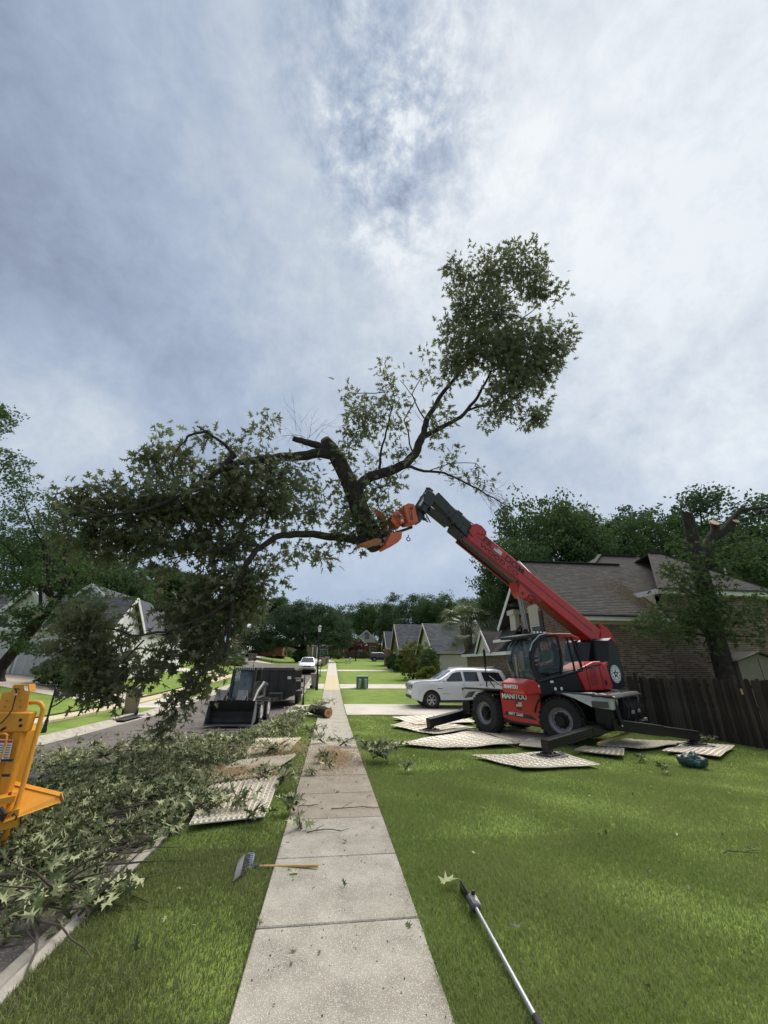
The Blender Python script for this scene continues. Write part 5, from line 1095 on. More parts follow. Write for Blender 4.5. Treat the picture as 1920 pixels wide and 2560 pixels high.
def trailer():
    p=gp(700,1768); t=thing('dump_trailer','black high sided dump trailer parked behind the skid steer','trailer',(p.x-.36,p.y+.9,terr(p.x-.38,p.y)-.13),R(-1.2)); K=mat('trailer_black',(.014,.014,.015),(.03,.028,.026),scale=2,rough=.5)
    w,l,z0,h=.86,4.2,.60,1.26
    m=MB(); m.box((0,.02,z0+h/2),(2*w,.05,h)); m.box((0,l,z0+h/2),(2*w,.05,h))
    for sd in(1,-1): m.box((sd*w,l/2,z0+h/2),(.05,l,h))
    m.box((0,l/2,z0),(2*w,l,.08)); m.build('bed',K,t)
    for sd in(1,-1):
        for i in range(8): MB().box((sd*(w+.045),.05+i*(l-.1)/7,z0+h/2),(.05,.07,h+.02)).build('side_rib',K,t)
        MB().box((sd*(w+.03),l/2,z0+h+.03),(.12,l+.1,.09),bev=.01).build('top_rail',K,t)
    MB().box((0,0,z0+h+.03),(2*w+.1,.1,.09),bev=.01).build('front_top_rail',K,t)
    for i in(-.5,0,.5): MB().box((i,-.03,z0+h/2),(.06,.05,h)).build('front_rib',K,t)
    f=MB(); f.box((0,l/2-.2,.5),(1.1,l+.2,.16)); f.bar((.4,0,.5),(0,-1.3,.5),.1,.14); f.bar((-.4,0,.5),(0,-1.3,.5),.1,.14); f.build('frame',K,t)
    MB().box((.05,-.45,.62),(.7,.4,.34),bev=.03).build('tool_box',K,t)
    for i in(-.05,.12,.3): MB().box((i,-.12,.5),(.07,.02,.04)).build('reflector',mat('reflector_pale',(.7,.66,.6),rough=.4),t)
    for sd in(1,-1):
        for y in(1.35,2.25): 
            wh=MB().lathe((sd*(w+.16)-.11,y,.36),(1,0,0),[(.2,0),(.34,0),(.36,.04),(.36,.18),(.34,.22),(.2,.22)],20).build('wheel',BLACKR,t,smooth=True); MB().lathe((sd*(w+.25),y,.36),(sd,0,0),[(.2,0),(.14,-.02),(.05,.01),(0,.01)],14).build('rim',GLASS,wh)
        MB().prism([(.85,.5),(.95,.78),(2.65,.78),(2.75,.5),(2.7,.5),(2.6,.72),(1.0,.72),(.9,.5)],0,min(sd*(w+.04),sd*(w+.32)),max(sd*(w+.04),sd*(w+.32))).build('mudguard',K,t)
    MB().box((.62,-.01,z0+h*.72),(.22,.02,.14)).build('notice',mat('notice_white',(.7,.7,.68),rough=.5),t)
    # dark roll tarp over the load
    MB().cyl((-w,.15,z0+h+.1),(w,.15,z0+h+.1),.07).build('tarp_roll',BLACKR,t)
trailer()
# ------------------------------------------------ yellow chipper at the left edge
def chipper():
    Y0=5.6; o=dp(20,2110,Y=Y0); o=V((o.x,Y0,terr(o.x,Y0)-.13)); t=thing('wood_chipper','yellow wood chipper with bent tube guard and feed tray, cut off by the left edge','wood chipper',o)
    YE=mat('chipper_yellow',(.75,.33,.025),(.62,.26,.02),scale=3,rough=.45,bump=.08,bscale=40); YD=mat('chipper_rust',(.42,.17,.02),(.2,.09,.03),scale=6,rough=.7)
    def q(px,py,dy=0): return dp(px,py,Y=Y0+dy)-o
    def plate(name,pts,th=.012,m=YE,dy=0,par=t):
        P=[q(a,b,dy) for a,b in pts]; n=len(P); nn=(P[1]-P[0]).cross(P[-1]-P[0]).normalized()*th; mb=MB(); mb.add(P+[p+nn for p in P],[tuple(range(n))[::-1],tuple(range(n,2*n))]+[(i,(i+1)%n,n+(i+1)%n,n+i) for i in range(n)]); return mb.build(name,m,par)
    a0=plate('mast_plate',[(4,1733),(28,1729),(32,1714),(57,1714),(58,1722),(60,1728),(75,1729),(64,1784),(-8,1786)],.015)
    a1=MB(); A=q(33,1714);B=q(73,1711,.05); a1.bar(q(34,1713)+V((0,.05,-.0)),q(72,1712)+V((0,.05,0)),.11,.012); a1.bar(q(72,1712)+V((0,.05,0)),q(73,1728)+V((0,.05,0)),.11,.012,up=(1,0,0)); a1.build('top_bracket',YE,t)
    bl=MB(); bl.bar(q(-60,1804,0),q(78,1804,0),.13,.205,bev=.012); bl.build('cross_beam',YE,t,smooth=False)
    for (x,y) in ((62,1798),(62,1812)): MB().cyl(q(x,y)+V((0,-.068,0)),q(x,y)+V((0,-.072,0)),.016,n=14).build('bolt_hole',JOINT,t)
    for (x,y) in ((20,1752),(52,1751),(14,1766),(52,1766)): MB().cyl(q(x,y)+V((0,-.012,0)),q(x,y)+V((0,-.02,0)),.008,n=8).build('rivet',YD,t)
    MB().bar(q(52,1826,.0),q(12,1986,.0),.10,.10,up=(0,1,0),bev=.01).build('mast_post',YE,t)
    plate('mast_web',[(-60,1826),(44,1826),(4,1988),(-60,1988)],.012,YE,.03)
    # bent tube guard
    g=[q(68,1757,.06),q(90,1756,.06),q(101,1759,.06),q(107,1770,.06),q(105,1785,.06),q(85,1860,.02),q(60,1955,-.05),q(33,2042,-.12)]; P=[]
    for i in range(len(g)-1):
        for s in range(4):
            p0,p1,p2,p3=g[max(i-1,0)],g[i],g[i+1],g[min(i+2,len(g)-1)]; u=s/4
            P.append(.5*((2*p1)+(p2-p0)*u+(2*p0-5*p1+4*p2-p3)*u*u+(3*p1-p0-3*p2+p3)*u**3))
    P.append(g[-1]); MB().tube(P,.024,14).build('tube_guard',YE,t,smooth=True)
    g=[q(-15,1836,-.15),q(12,1834,-.15),q(18,1838,-.15),q(14,1860,-.15),q(4,1895,-.15),q(8,1902,-.15)]; MB().tube(g,.011,10).build('small_handle',YE,t,smooth=True)
    for a,b in (((4,1901),(32,1900)),((6,1938),(24,1938)),((2,1826),(15,1818))): MB().tube([q(*a,-.16),q(*b,-.16)],.014,10).build('lever_grip',BLACKR,t,smooth=True)
    # feed tray: long triangular wing towards the right
    w0,w1,w2,w3=q(30,1958,.25),q(153,1988,.05),q(156,2004,.02),q(5,2058,-.2)
    th=V((0,.01,.0)); MB().add([w0,w1,w2,w3]+[p+V((0,.02,.012)) for p in (w0,w1,w2,w3)],[(0,1,2,3),(7,6,5,4),(0,4,5,1),(1,5,6,2),(2,6,7,3),(3,7,4,0)]).build('feed_tray',YE,t)
    MB().bar(q(30,1957,.25),q(153,1987,.05),.05,.012,up=(0,-.4,1)).build('tray_flange',YE,t)
    MB().bar(q(150,1986,.05),q(156,2004,.02),.03,.008,up=(0,-1,0)).build('tray_lip',YD,t)
    MB().bar(q(-60,2010,-.2),q(40,1990,-.05),.25,.06).build('tray_base',YE,t)
    lo=MB(); lo.bar(q(-60,2068,-.2),q(48,2042,-.1),.06,.16); lo.build('lower_frame',YE,t)
    lk=MB(); lk.tube([q(0,2020,-.2),q(14,2035,-.2),q(8,2050,-.2),q(-6,2040,-.2)],.02,8); lk.tube([q(30,2040,-.2),q(36,2032,-.2),q(42,2040,-.2),q(38,2050,-.2)],.01,8); lk.build('latch',mat('latch_dark',(.05,.035,.025),rough=.7),t)
    # warning panel, red header and grey print lines
    pl=plate('warning_label',[(-30,1845),(33,1850),(20,1905),(-44,1905)],.002,mat('label_white',(.72,.72,.70),rough=.5),-.11)
    plate('label_header',[(-32,1851),(32,1851),(31,1857),(-33,1857)],.002,mat('label_red',(.5,.03,.03),rough=.5),-.113,pl)
    tm=mat('label_print',(.18,.18,.19),rough=.6)
    for k in range(7): plate('label_line',[(-30,1862+6*k),(27-1.4*k,1862+6*k),(27-1.4*k,1864+6*k),(-30,1864+6*k)],.001,tm,-.113,pl)
    plate('red_reflector',[(21,1982),(30,1978),(25,2002),(16,2006)],.003,mat('label_red',(.5,.03,.03)),-.12)
    # black cable down the plate
    w=[q(38,1722,-.03),q(41,1728,-.03),(q(40,1738,-.03)),q(36,1752,-.04),q(30,1775,-.08),q(20,1790,-.1),q(5,1806,-.12),q(-10,1815,-.12)]; MB().tube(w,.007,8).build('cable',BLACKR,t,smooth=True)
    wq=MB(); wq.tube([q(36,1724,-.03),q(38,1720,-.03),q(41,1724,-.03),q(45,1720,-.03),q(49,1724,-.03)],.006,6); wq.build('cable_knot',BLACKR,t)
    for (x,y) in ((38,1736),(18,1791)): MB().box(q(x,y,-.04),(.035,.02,.02)).build('cable_clip',mat('clip_pale',(.55,.4,.3),rough=.6),t)
    # drum housing and wheels outside the frame, so that the machine stands on something
    bx=MB(); bx.box(q(-120,1950,.3),(1.0,1.0,1.0),bev=.05); bx.build('drum_housing',YE,t); 
    bw=q(-110,1950,-.2); MB().cyl(V((bw.x-.1,bw.y-.4,.35)),V((bw.x+.12,bw.y-.4,.35)),.35,n=22).build('wheel',BLACKR,t,smooth=True); MB().cyl(V((-.05,0,0)),V((-.05,0,.5)),.03).build('stand_leg',YE,t)
chipper()
# ------------------------------------------------ building tools
BRK=mat('brick_brown',(.20,.15,.12),rough=.9,bump=.3,bscale=40,spec=.15,island=[(.09,.06,.048),(.17,.12,.095),(.13,.09,.07),(.22,.165,.135),(.11,.065,.05),(.18,.13,.10)])
MORT=mat('mortar',(.50,.45,.38),(.42,.38,.32),scale=8,rough=.95,spec=.1)
SHG=mat('shingle_brown',(.06,.05,.042),rough=.95,bump=.4,bscale=60,spec=.15,island=[(.045,.041,.038),(.07,.064,.058),(.056,.051,.047),(.085,.078,.07),(.048,.044,.04)])
SHG2=mat('shingle_grey',(.07,.075,.085),rough=.95,bump=.4,bscale=60,spec=.15,island=[(.06,.065,.075),(.085,.09,.10),(.05,.055,.062),(.10,.105,.115)])
CREAM=mat('cream_trim',(.52,.48,.40),(.44,.41,.34),scale=2,rough=.7)
RB=mat('red_brick_far',(.24,.085,.06),(.16,.06,.045),scale=2.5,rough=.9)
SID=mat('white_siding',(.68,.68,.66),(.60,.60,.58),scale=1,rough=.7)
def cells(mb,o,u,w,h,ops,th,n):
    us=sorted({0,w}|{max(0,min(w,v)) for q in ops for v in q[:2]}); zs=sorted({0,h}|{max(0,min(h,v)) for q in ops for v in q[2:]})
    for a,b in zip(us,us[1:]):
        for c,d in zip(zs,zs[1:]):
            um,zm=(a+b)/2,(c+d)/2
            if any(q[0]<um<q[1] and q[2]<zm<q[3] for q in ops): continue
            p=o+u*a+V((0,0,c)); e=u*(b-a); f=V((0,0,d-c)); k=-n*th
            mb.add([p,p+e,p+e+f,p+f,p+k,p+e+k,p+e+f+k,p+f+k],[(0,1,2,3),(7,6,5,4),(0,4,5,1),(1,5,6,2),(2,6,7,3),(3,7,4,0)])
def wall(root,o,u,n,w,h,ops=(),m=MORT,th=.2,name='wall'):
    mb=MB(); cells(mb,V(o),V(u),w,h,ops,th,V(n)); return mb.build(name,m,root)
def bricks(par,o,u,n,w,h,ops=(),bl=.203,bh=.072,row=.0795,soldier=False,ind=None,clip=None,m=BRK):
    """real bricks laid on the wall; ind=(u0,u1,z0,z1) the ones built as separate pieces"""
    o,u,n=V(o),V(u),V(n); mb=MB(); hs=h-(.22 if soldier else 0); k=0; z=0; me=None; cnt=0; hb=V((0,0,bh/2))
    if ind:
        q=MB(); q.box((0,0,0),(bl-.012,.02,bh-.006)); me=q.mesh('brick'); me.materials.append(m)
    rz=math.atan2(u.y,u.x)
    mats_=[m]+[mat('brick_tone_%s'%c,t_,rough=.9,bump=.3,bscale=40,spec=.15) for c,t_ in (('dark',(.10,.07,.055)),('pale',(.22,.165,.135)),('mid',(.15,.105,.08)))]
    mes=None
    if ind: 
        mes=[]
        for mm in mats_[1:]: e=me.copy(); e.materials.clear(); e.materials.append(mm); mes.append(e)
    while z+bh<=hs+.01:
        x=-(bl/2 if k%2 else 0)
        while x<w:
            a,b=max(0,x)+.006,min(w,x+bl)-.006; um,zm=(a+b)/2,z+bh/2
            if b-a>.04 and not any(q[0]-.01<um<q[1]+.01 and q[2]-.01<zm<q[3]+.01 for q in ops) and (clip is None or clip(um,zm)):
                pr=.008+.004*rnd.random(); c=o+u*um+V((0,0,zm))+n*(pr/2)
                if ind and b-a>bl-.02 and ind[0]<um<ind[1] and ind[2]<zm<ind[3] and cnt<300:
                    ob=obj('brick',rnd.choice(mes),par); ob.location=c-par.parent.location-n*(.01-pr/2); ob.rotation_euler=(0,0,rz); cnt+=1
                else:
                    e=u*(b-a)/2; f=V((0,0,bh/2-.003)); g=n*(pr/2)
                    vs=[c-e-f-g,c+e-f-g,c+e+f-g,c-e+f-g,c-e-f+g,c+e-f+g,c+e+f+g,c-e+f+g]; mb.add(vs,[(4,5,6,7),(0,1,5,4),(1,2,6,5),(2,3,7,6),(3,0,4,7)])
            x+=bl
        z+=row; k+=1
    if soldier:
        x=0
        while x<w:
            c=o+u*(x+.035)+V((0,0,h-.11))+n*.008; e=u*.031; f=V((0,0,.1)); g=n*.008
            mb.add([c-e-f-g,c+e-f-g,c+e+f-g,c-e+f-g,c-e-f+g,c+e-f+g,c+e+f+g,c-e+f+g],[(4,5,6,7),(0,1,5,4),(1,2,6,5),(2,3,7,6),(3,0,4,7)]); x+=.0795
    L=par.parent.location; mb.v=[tuple(V(v)-L) for v in mb.v]; tag(mb.build('brickwork',m,par),kind='stuff')
def shingles(par,root,poly,eave,up,m,expo=.14,tabw=.33,th=.012):
    """tabs over the planar polygon; eave = unit dir along the eave, up = unit dir up the slope"""
    P=[V(p) for p in poly]; o=P[0]; E=V(eave); U=V(up); n=E.cross(U).normalized()
    if n.z<0: n=-n
    q=[((p-o).dot(E),(p-o).dot(U)) for p in P]; x0,x1=min(a for a,_ in q),max(a for a,_ in q); y0,y1=min(b for _,b in q),max(b for _,b in q)
    xs=[];ys=[];k=0;y=y0
    mb=MB()
    def inside(a,b):
        c=False
        for i in range(len(q)):
            (ax,ay),(bx,by)=q[i],q[i-1]
            if (ay>b)!=(by>b) and a<(bx-ax)*(b-ay)/(by-ay+1e-12)+ax: c=not c
        return c
    L=root.location
    while y<y1:
        x=x0-(tabw*.5 if k%2 else tabw*.13)
        while x<x1:
            w_=tabw*(1 if rnd.random()<.8 else .62); a,b=x+.004,x+w_-.004
            if inside((a+b)/2,y+expo*.5):
                # clip the ends to the polygon
                while not inside(a,y+expo*.5) and a<b: a+=.03
                while not inside(b,y+expo*.5) and b>a: b-=.03
                t=th*rnd.uniform(.8,1.3); p=o+E*a+U*(y-.0)+n*(t+.006); r=o+E*b+U*y+n*(t+.006); s_=o+E*b+U*(y+expo*1.08)+n*.009; v=o+E*a+U*(y+expo*1.08)+n*.009
                mb.add([p-L,r-L,s_-L,v-L,p-n*t-L,r-n*t-L],[(0,1,2,3),(4,5,1,0)])
            x+=w_
        y+=expo; k+=1
    tag(mb.build('shingle_course',m,par),kind='stuff')
def plane_roof(root,polys,m,name='roof',th=.06):
    mb=MB(); L=root.location
    for poly in polys:
        P=[V(p)-L for p in poly]; n=(P[1]-P[0]).cross(P[2]-P[0]).normalized()
        if n.z<0: n=-n
        k=len(P); mb.add(P+[p-n*th for p in P],[tuple(range(k)),tuple(range(k,2*k))[::-1]]+[(i,(i+1)%k,k+(i+1)%k,k+i) for i in range(k)])
    return mb.build(name,m,root)
def strip(root,name,a,b,w,h,m=None,up=(0,0,1),par=None):
    L=root.location; return MB().bar(V(a)-L,V(b)-L,w,h,up=up).build(name,m or WHITE,par or root)
def window(root,o,u,n,cx,z0,w,h,arch=False,shut=None,cols=2,rows=2,fm=None,deep=.06):
    """o: wall origin, cx centre along u"""
    L=root.location; o,u,n=V(o)-L,V(u),V(n); c=o+u*cx+V((0,0,z0)); fm=fm or WHITE; mb=MB(); fw=.07
    mb.bar(c-u*w/2-n*deep+V((0,0,0)),c-u*w/2-n*deep+V((0,0,h)),.08,fw,up=u); mb.bar(c+u*w/2-n*deep,c+u*w/2-n*deep+V((0,0,h)),.08,fw,up=u)
    mb.bar(c-u*w/2-n*deep+V((0,0,h)),c+u*w/2-n*deep+V((0,0,h)),.08,fw); mb.bar(c-u*w/2-n*deep+V((0,0,.03)),c+u*w/2-n*deep+V((0,0,.03)),.08,fw)
    mb.bar(c-u*w/2-n*deep+V((0,0,h*.5)),c+u*w/2-n*deep+V((0,0,h*.5)),.06,.05)
    for i in range(1,cols): mb.bar(c+u*(w*i/cols-w/2)-n*(deep+.01),c+u*(w*i/cols-w/2)-n*(deep+.01)+V((0,0,h)),.03,.025,up=u)
    for j in range(1,rows*2):
        if j!=rows: mb.bar(c-u*w/2-n*(deep+.01)+V((0,0,h*j/rows/2)),c+u*w/2-n*(deep+.01)+V((0,0,h*j/rows/2)),.03,.025)
    if arch:
        pts=[c+V((0,0,h))-n*deep+u*math.cos(a)*w/2+V((0,0,math.sin(a)*w*.42)) for a in [PI*i/10 for i in range(11)]]
        for p,q in zip(pts,pts[1:]): mb.bar(p,q,.08,fw,up=n)
    f=mb.build('window',fm,root); P=[c-u*w/2,c+u*w/2,c+u*w/2+V((0,0,h)),c-u*w/2+V((0,0,h))]
    if arch: P=[c-u*w/2,c+u*w/2]+[c+V((0,0,h))+u*math.cos(a)*w/2+V((0,0,math.sin(a)*w*.42)) for a in [PI*i/10 for i in range(11)]]
    P=[p-n*(deep+.03) for p in P]; g=MB(); k=len(P); g.add(P+[p-n*.01 for p in P],[tuple(range(k)),tuple(range(k,2*k))[::-1]]); g.build('pane',mat('window_pane',(.06,.075,.085),(.10,.12,.13),scale=1.5,rough=.06,spec=.9),f)
    MB().bar(c-u*(w/2+.08)+n*.03-V((0,0,.03)),c+u*(w/2+.08)+n*.03-V((0,0,.03)),.14,.06).build('sill',fm,f)
    if shut:
        for s in(-1,1):
            q=MB(); sc_=c+u*s*(w/2+.25)+n*.03; q.box(sc_+V((0,0,h/2)),(.38 if abs(u.x)>.5 else .04,.38 if abs(u.y)>.5 else .04,h+.05))
            for j in range(10): q.bar(sc_-u*.15+n*.025+V((0,0,.1+j*(h-.2)/9)),sc_+u*.15+n*.025+V((0,0,.1+j*(h-.2)/9)),.02,.05)
            q.build('shutter',shut,f)
    return f
# ------------------------------------------------ brick house on the right
X0,YF,XR=10.6,16.75,14.9
zb=terr(12,17)-.2
H=thing('brick_house','brown brick house with dark shingled roof behind the red machine and the fence','house',(X0,YF,zb)); ez=3.82-zb
w=wall(H,V((0,0,0)),(1,0,0),(0,-1,0),XR-X0+.05,ez,[],MORT,.25); bricks(w,(X0,YF,zb),(1,0,0),(0,-1,0),XR-X0+.05,ez,soldier=True,ind=(.7,4.4,1.75,3.35))
# facade towards the street
o=V((X0,22.0,zb)); u,n=V((0,-1,0)),V((-1,0,0)); ops=[(1.0,2.3,3.1-zb-.05,4.9-zb)]
hf=4.0-zb+1.1
w2=wall(H,o-H.location,u,n,5.25,ez,[(0.95,2.15,3.15-zb,ez)],MORT,.25,name='street_wall')
# gable triangle over the facade
g=MB(); L=H.location; yr,zr=20.5,7.25
tri=[(22.25,ez),(YF,ez),(yr,zr-zb-.25)]
g.add([V((0,a-YF,b)) for a,b in tri]+[V((.25,a-YF,b)) for a,b in tri],[(0,1,2),(5,4,3),(0,3,4,1),(1,4,5,2),(2,5,3,0)]); gw=g.build('gable_wall',MORT,H)
bricks(w2,o,u,n,5.25,ez,ops=[(0.95,2.15,3.15-zb,9)])
bricks(gw,(X0,22.25,zb+ez),(0,-1,0),(-1,0,0),5.5,zr-zb-ez-.3,ops=[(1.2,2.4,-1,1.05)],clip=lambda a,b: (b<(a)*1.9 and b<(5.5-a)*.93))
window(H,(X0,22.,zb),u,n,1.55,3.1-zb,1.05,1.35,arch=True,shut=mat('shutter_dark',(.03,.02,.02),rough=.6),cols=1,rows=1)
# roofs
ev=.42; sl=(zr-3.85)/(yr-(YF-ev)); 
A=V((X0-.45,YF-ev,3.87)); Bq=V((15.0,YF-ev,3.87)); Cq=V((18.3,yr,zr)); Dq=V((X0-.45,yr,zr)); sv=(Dq-A).normalized()
back=[(X0-.45,yr,zr),(16.4,yr,zr),(16.4,26,3.6),(X0-.45,24.4,3.9)]
r=plane_roof(H,[[A,Bq,Cq,Dq],back],SHG); shingles(r,H,[A,Bq,Cq,Dq],(1,0,0),sv,SHG)
strip(H,'ridge_cap',(X0-.45,yr,zr+.03),(16.2,yr,zr+.03),.28,.05,SHG)
strip(H,'fascia',(X0-.45,YF-ev-.02,3.76),(XR-.05,YF-ev-.02,3.76),.03,.20); strip(H,'gutter',(X0-.45,YF-ev-.08,3.86),(XR-.1,YF-ev-.08,3.86),.10,.07,BLACKM)
strip(H,'soffit',(X0-.4,YF-ev/2,3.66),(XR-.1,YF-ev/2,3.66),ev,.03,CREAM); strip(H,'frieze_board',(X0,YF-.03,3.60),(XR,YF-.03,3.60),.04,.12,CREAM)
strip(H,'rake_board',(X0-.47,YF-ev,3.78),(X0-.47,yr,zr-.06),.04,.22,up=(0,-.7,.7)); strip(H,'rake_board',(X0-.47,yr,zr-.06),(X0-.47,24.3,3.85),.04,.22,up=(0,.7,.7))
# little cricket roof with its own fascia in the middle of the slope
c0=bp_=None
a=dp(1372,1489,Y=18.3); b=dp(1436,1486,Y=18.3); z_=b.z
plane_roof(H,[[(a.x-1,18.25,z_+.05),(b.x,18.25,z_+.05),(b.x+.1,19.3,z_+.85),(a.x-1,19.3,z_+.85)]],SHG,'cricket_roof'); strip(H,'cricket_fascia',(a.x-1,18.22,z_-.02),(b.x,18.22,z_-.02),.03,.16); strip(H,'valley_flashing',(b.x+.03,18.2,z_-.1),(b.x-.35,16.6,4.05),.14,.02,mat('flashing',(.17,.16,.14),rough=.7))
# front porch gable and low street wing
u,n=V((0,-1,0)),V((-1,0,0)); lx=10.25
wl=wall(H,V((lx,31,zb+.0))-L,u,n,9.1,2.55-zb,[(3.9,5.1,1.1,2.35)],MORT,.2,name='wing_wall'); bricks(wl,(lx,31,zb),u,n,9.1,2.55-zb,ops=[(3.9,5.1,1.1,2.35)])
window(H,(lx,31,zb),u,n,4.5,1.1,1.1,1.25,cols=2,rows=2)
A=V((lx-.35,31.2,2.55));B2=V((lx-.35,22.1,2.55)); C2=V((lx+1.6,22.1,4.1));D2=V((lx+1.6,31.2,4.1)); r2=plane_roof(H,[[A,B2,C2,D2]],SHG,'wing_roof'); shingles(r2,H,[A,B2,C2,D2],(0,-1,0),(C2-B2).normalized(),SHG)
strip(H,'wing_fascia',(lx-.37,31.2,2.47),(lx-.37,21.9,2.47),.03,.18)
pk=V((lx-.5,26.35,3.92)); pl_,pr_=V((lx-.5,27.7,2.55)),V((lx-.5,25.0,2.55))
plane_roof(H,[[pk,pl_,pl_+V((1.6,0,.3)),pk+V((2.0,0,0))],[pk,pr_,pr_+V((1.6,0,.3)),pk+V((2,0,0))]],SHG,'porch_roof')
strip(H,'porch_rake',pl_,pk,.05,.16); strip(H,'porch_rake',pr_,pk,.05,.16); m_=MB(); q_=[pl_+V((.15,0,0)),pr_+V((.15,0,0)),pk+V((.15,0,-.1))]; m_.add([p-L for p in q_]+[p+V((.1,0,0))-L for p in q_],[(0,1,2),(5,4,3),(0,3,4,1),(1,4,5,2),(2,5,3,0)]); m_.build('porch_gable',CREAM,H)
# boxed cornice and upper bay left of the facade window
cb=MB(); 
for (yy,zz,dy,dz,dx) in ((22.55,4.7,.9,.28,.55),(22.6,4.2,.7,1.1,.3)): cb.box(V((X0-.1,yy,zz))-L,(dx,dy,dz),bev=.02)
cb.build('boxed_cornice',CREAM,H)
plane_roof(H,[[(X0-.45,23.1,5.35),(X0-.45,21.9,5.0),(X0+.6,21.9,5.0),(X0+.6,23.1,5.9)],[(X0-.7,24.6,3.25),(X0-.7,22.05,3.25),(X0+.3,22.05,4.25),(X0+.3,24.6,4.25)]],SHG,'bay_roof'); strip(H,'bay_fascia',(X0-.72,24.6,3.18),(X0-.72,22.0,3.18),.04,.16)
strip(H,'downpipe',(lx-.06,22.35,2.4),(lx-.06,22.35,-.2),.07,.07,WHITE)
# taller right wing, hipped
wx=20.9; e2=5.1; wy=YF-.03
ww=wall(H,V((XR+.02,wy,zb))-L,(1,0,0),(0,-1,0),wx-XR-.45,e2-zb,[],MORT,.25,name='right_wall'); bricks(ww,(XR+.02,wy,zb),(1,0,0),(0,-1,0),wx-XR-.45,e2-zb,soldier=True)
wall(H,V((wx-.45,wy,zb))-L,(0,1,0),(1,0,0),8,e2-zb,[],MORT,.2,name='end_wall'); wall(H,V((XR+.02,wy+.01,zb))-L,(0,1,0),(-1,0,0),6,e2-zb,[],MORT,.2,name='return_wall')
wl_,wr_,fy,ry,rz_=XR-.35,wx,wy-.45,20.2,7.95
F0,F1,R1,R0=V((wl_,fy,e2)),V((wr_,fy,e2)),V((18.75,ry,rz_)),V((18.0,ry,rz_)); K0,K1=V((wl_,25,e2)),V((wr_,25,e2))
r3=plane_roof(H,[[F0,F1,R1,R0],[F1,K1,R1],[F0,R0,V((18.0,ry,6.95)),V((wl_,fy,3.85))],[K0,K1,R1,R0],[V((14.7,20.55,7.27)),V((18.7,20.55,7.27)),V((18.3,21.5,8.08)),V((15.9,21.5,8.08))],[V((14.7,20.55,7.27)),V((15.9,21.5,8.08)),V((14.7,23,7.27))]],SHG,'right_roof'); shingles(r3,H,[F0,F1,R1,R0],(1,0,0),((R0-F0)-V((1,0,0))*(R0-F0).x).normalized(),SHG)
for a,b in((R0,R1),(F1,R1),(V((15.9,21.5,8.1)),V((18.3,21.5,8.1))),(V((14.7,20.55,7.29)),V((15.9,21.5,8.1)))): strip(H,'ridge_cap',a+V((0,0,.04)),b+V((0,0,.04)),.22,.04,SHG)
strip(H,'fascia',F0+V((0,-.02,-.1)),F1+V((0,-.02,-.1)),.03,.22); strip(H,'gutter',F0+V((0,-.08,0)),F1+V((0,-.08,0)),.1,.07,BLACKM); strip(H,'soffit',(wl_,wy-.22,e2-.22),(wr_,wy-.22,e2-.22),.44,.03,CREAM)
strip(H,'fascia',F0+V((-.02,0,-.1)),F0+V((-.02,2.2,-.1)),.03,.22)
vp=dp(1817,1442,Y=18.2); MB().cyl(V((vp.x,18.2,6.35))-L,V((vp.x,18.2,6.75))-L,.05,n=10).build('vent_pipe',CREAM,H)
# sawdust lying in the valley and on the slope (blown from the pruned tree)
n_=22000; g_=np.random.default_rng(5); tt=g_.uniform(0,1,n_)**.8; xx=XR-.15-np.abs(g_.normal(size=n_))*.75*(.5+tt); yy=YF-ev+.1+tt*2.6; zz=3.87+(yy-(YF-ev))*sl+.035
k=(xx>11)&(g_.uniform(0,1,n_)<np.exp(-((tt-.4)/.42)**2)); P_=np.stack([xx,yy,zz],-1)[k]; co,t_=leaves(P_,.02,QL,QLT); o_=npmesh('roof_sawdust',co,t_,mat('sawdust_roof',(.30,.235,.15),rough=1)); tag(o_,'brown sawdust dusted over the roof slope beside the valley','sawdust',kind='stuff')
# ------------------------------------------------ fence
FX=12.35; ft=thing('board_fence','weathered dark wooden board fence running towards us on the right','fence',(FX,6,terr(FX,6)))
FW=[mat('fence_wood_%d'%i,c,tuple(v*.5 for v in c),scale=3,rough=.95,bump=.5,bscale=30,stretch=(6,6,.5),spec=.1) for i,c in enumerate([(.08,.066,.056),(.06,.05,.042),(.10,.085,.072),(.052,.042,.035)])]
y=5.2; i=0; me_=[]
for mm in FW:
    q=MB(); q.add([(-.011,-.069,0),(.011,-.069,0),(.011,.069,0),(-.011,.069,0),(-.011,-.069,1.80),(.011,-.069,1.80),(.011,.069,1.80),(-.011,.069,1.80),(-.011,-.04,1.85),(.011,-.04,1.85),(.011,.04,1.85),(-.011,.04,1.85)],[(0,1,5,4),(1,2,6,5),(2,3,7,6),(3,0,4,7),(4,5,9,8),(5,6,10,9),(6,7,11,10),(7,4,8,11),(8,9,10,11)]); e=q.mesh('board'); e.materials.append(mm); me_.append(e)
while y<16.3:
    o_=obj('board',rnd.choice(me_),ft); o_.location=(rnd.uniform(-.008,.008),y-6,terr(FX,y)-ft.location.z-.04+rnd.uniform(-.03,.03)); o_.rotation_euler=(rnd.gauss(0,.012),rnd.gauss(0,.008),rnd.gauss(0,.03)); y+=.146; i+=1
for z in(.35,.95,1.55): MB().bar((.035,-.8,z),(.035,10.3,z-.10),.04,.09).build('rail',FW[1],ft)
for k in range(6): MB().box((.09,-.6+k*2.15,.85),(.09,.09,1.9)).build('post',FW[0],ft)
for yy,zz in((5.6,1.35),(5.0,.55)): MB().box((-.016,yy,zz),(.006,.07,.16)).build('bare_patch',mat('fresh_wood',(.45,.33,.18),rough=.9),ft)
# return of the fence to the house
rt=thing('fence_return','short stretch of the board fence meeting the brick wall','fence',(FX,16.32,terr(FX,16.3)))
MB().box((0,.15,.9),(.1,.1,1.85)).build('post',FW[2],rt); 
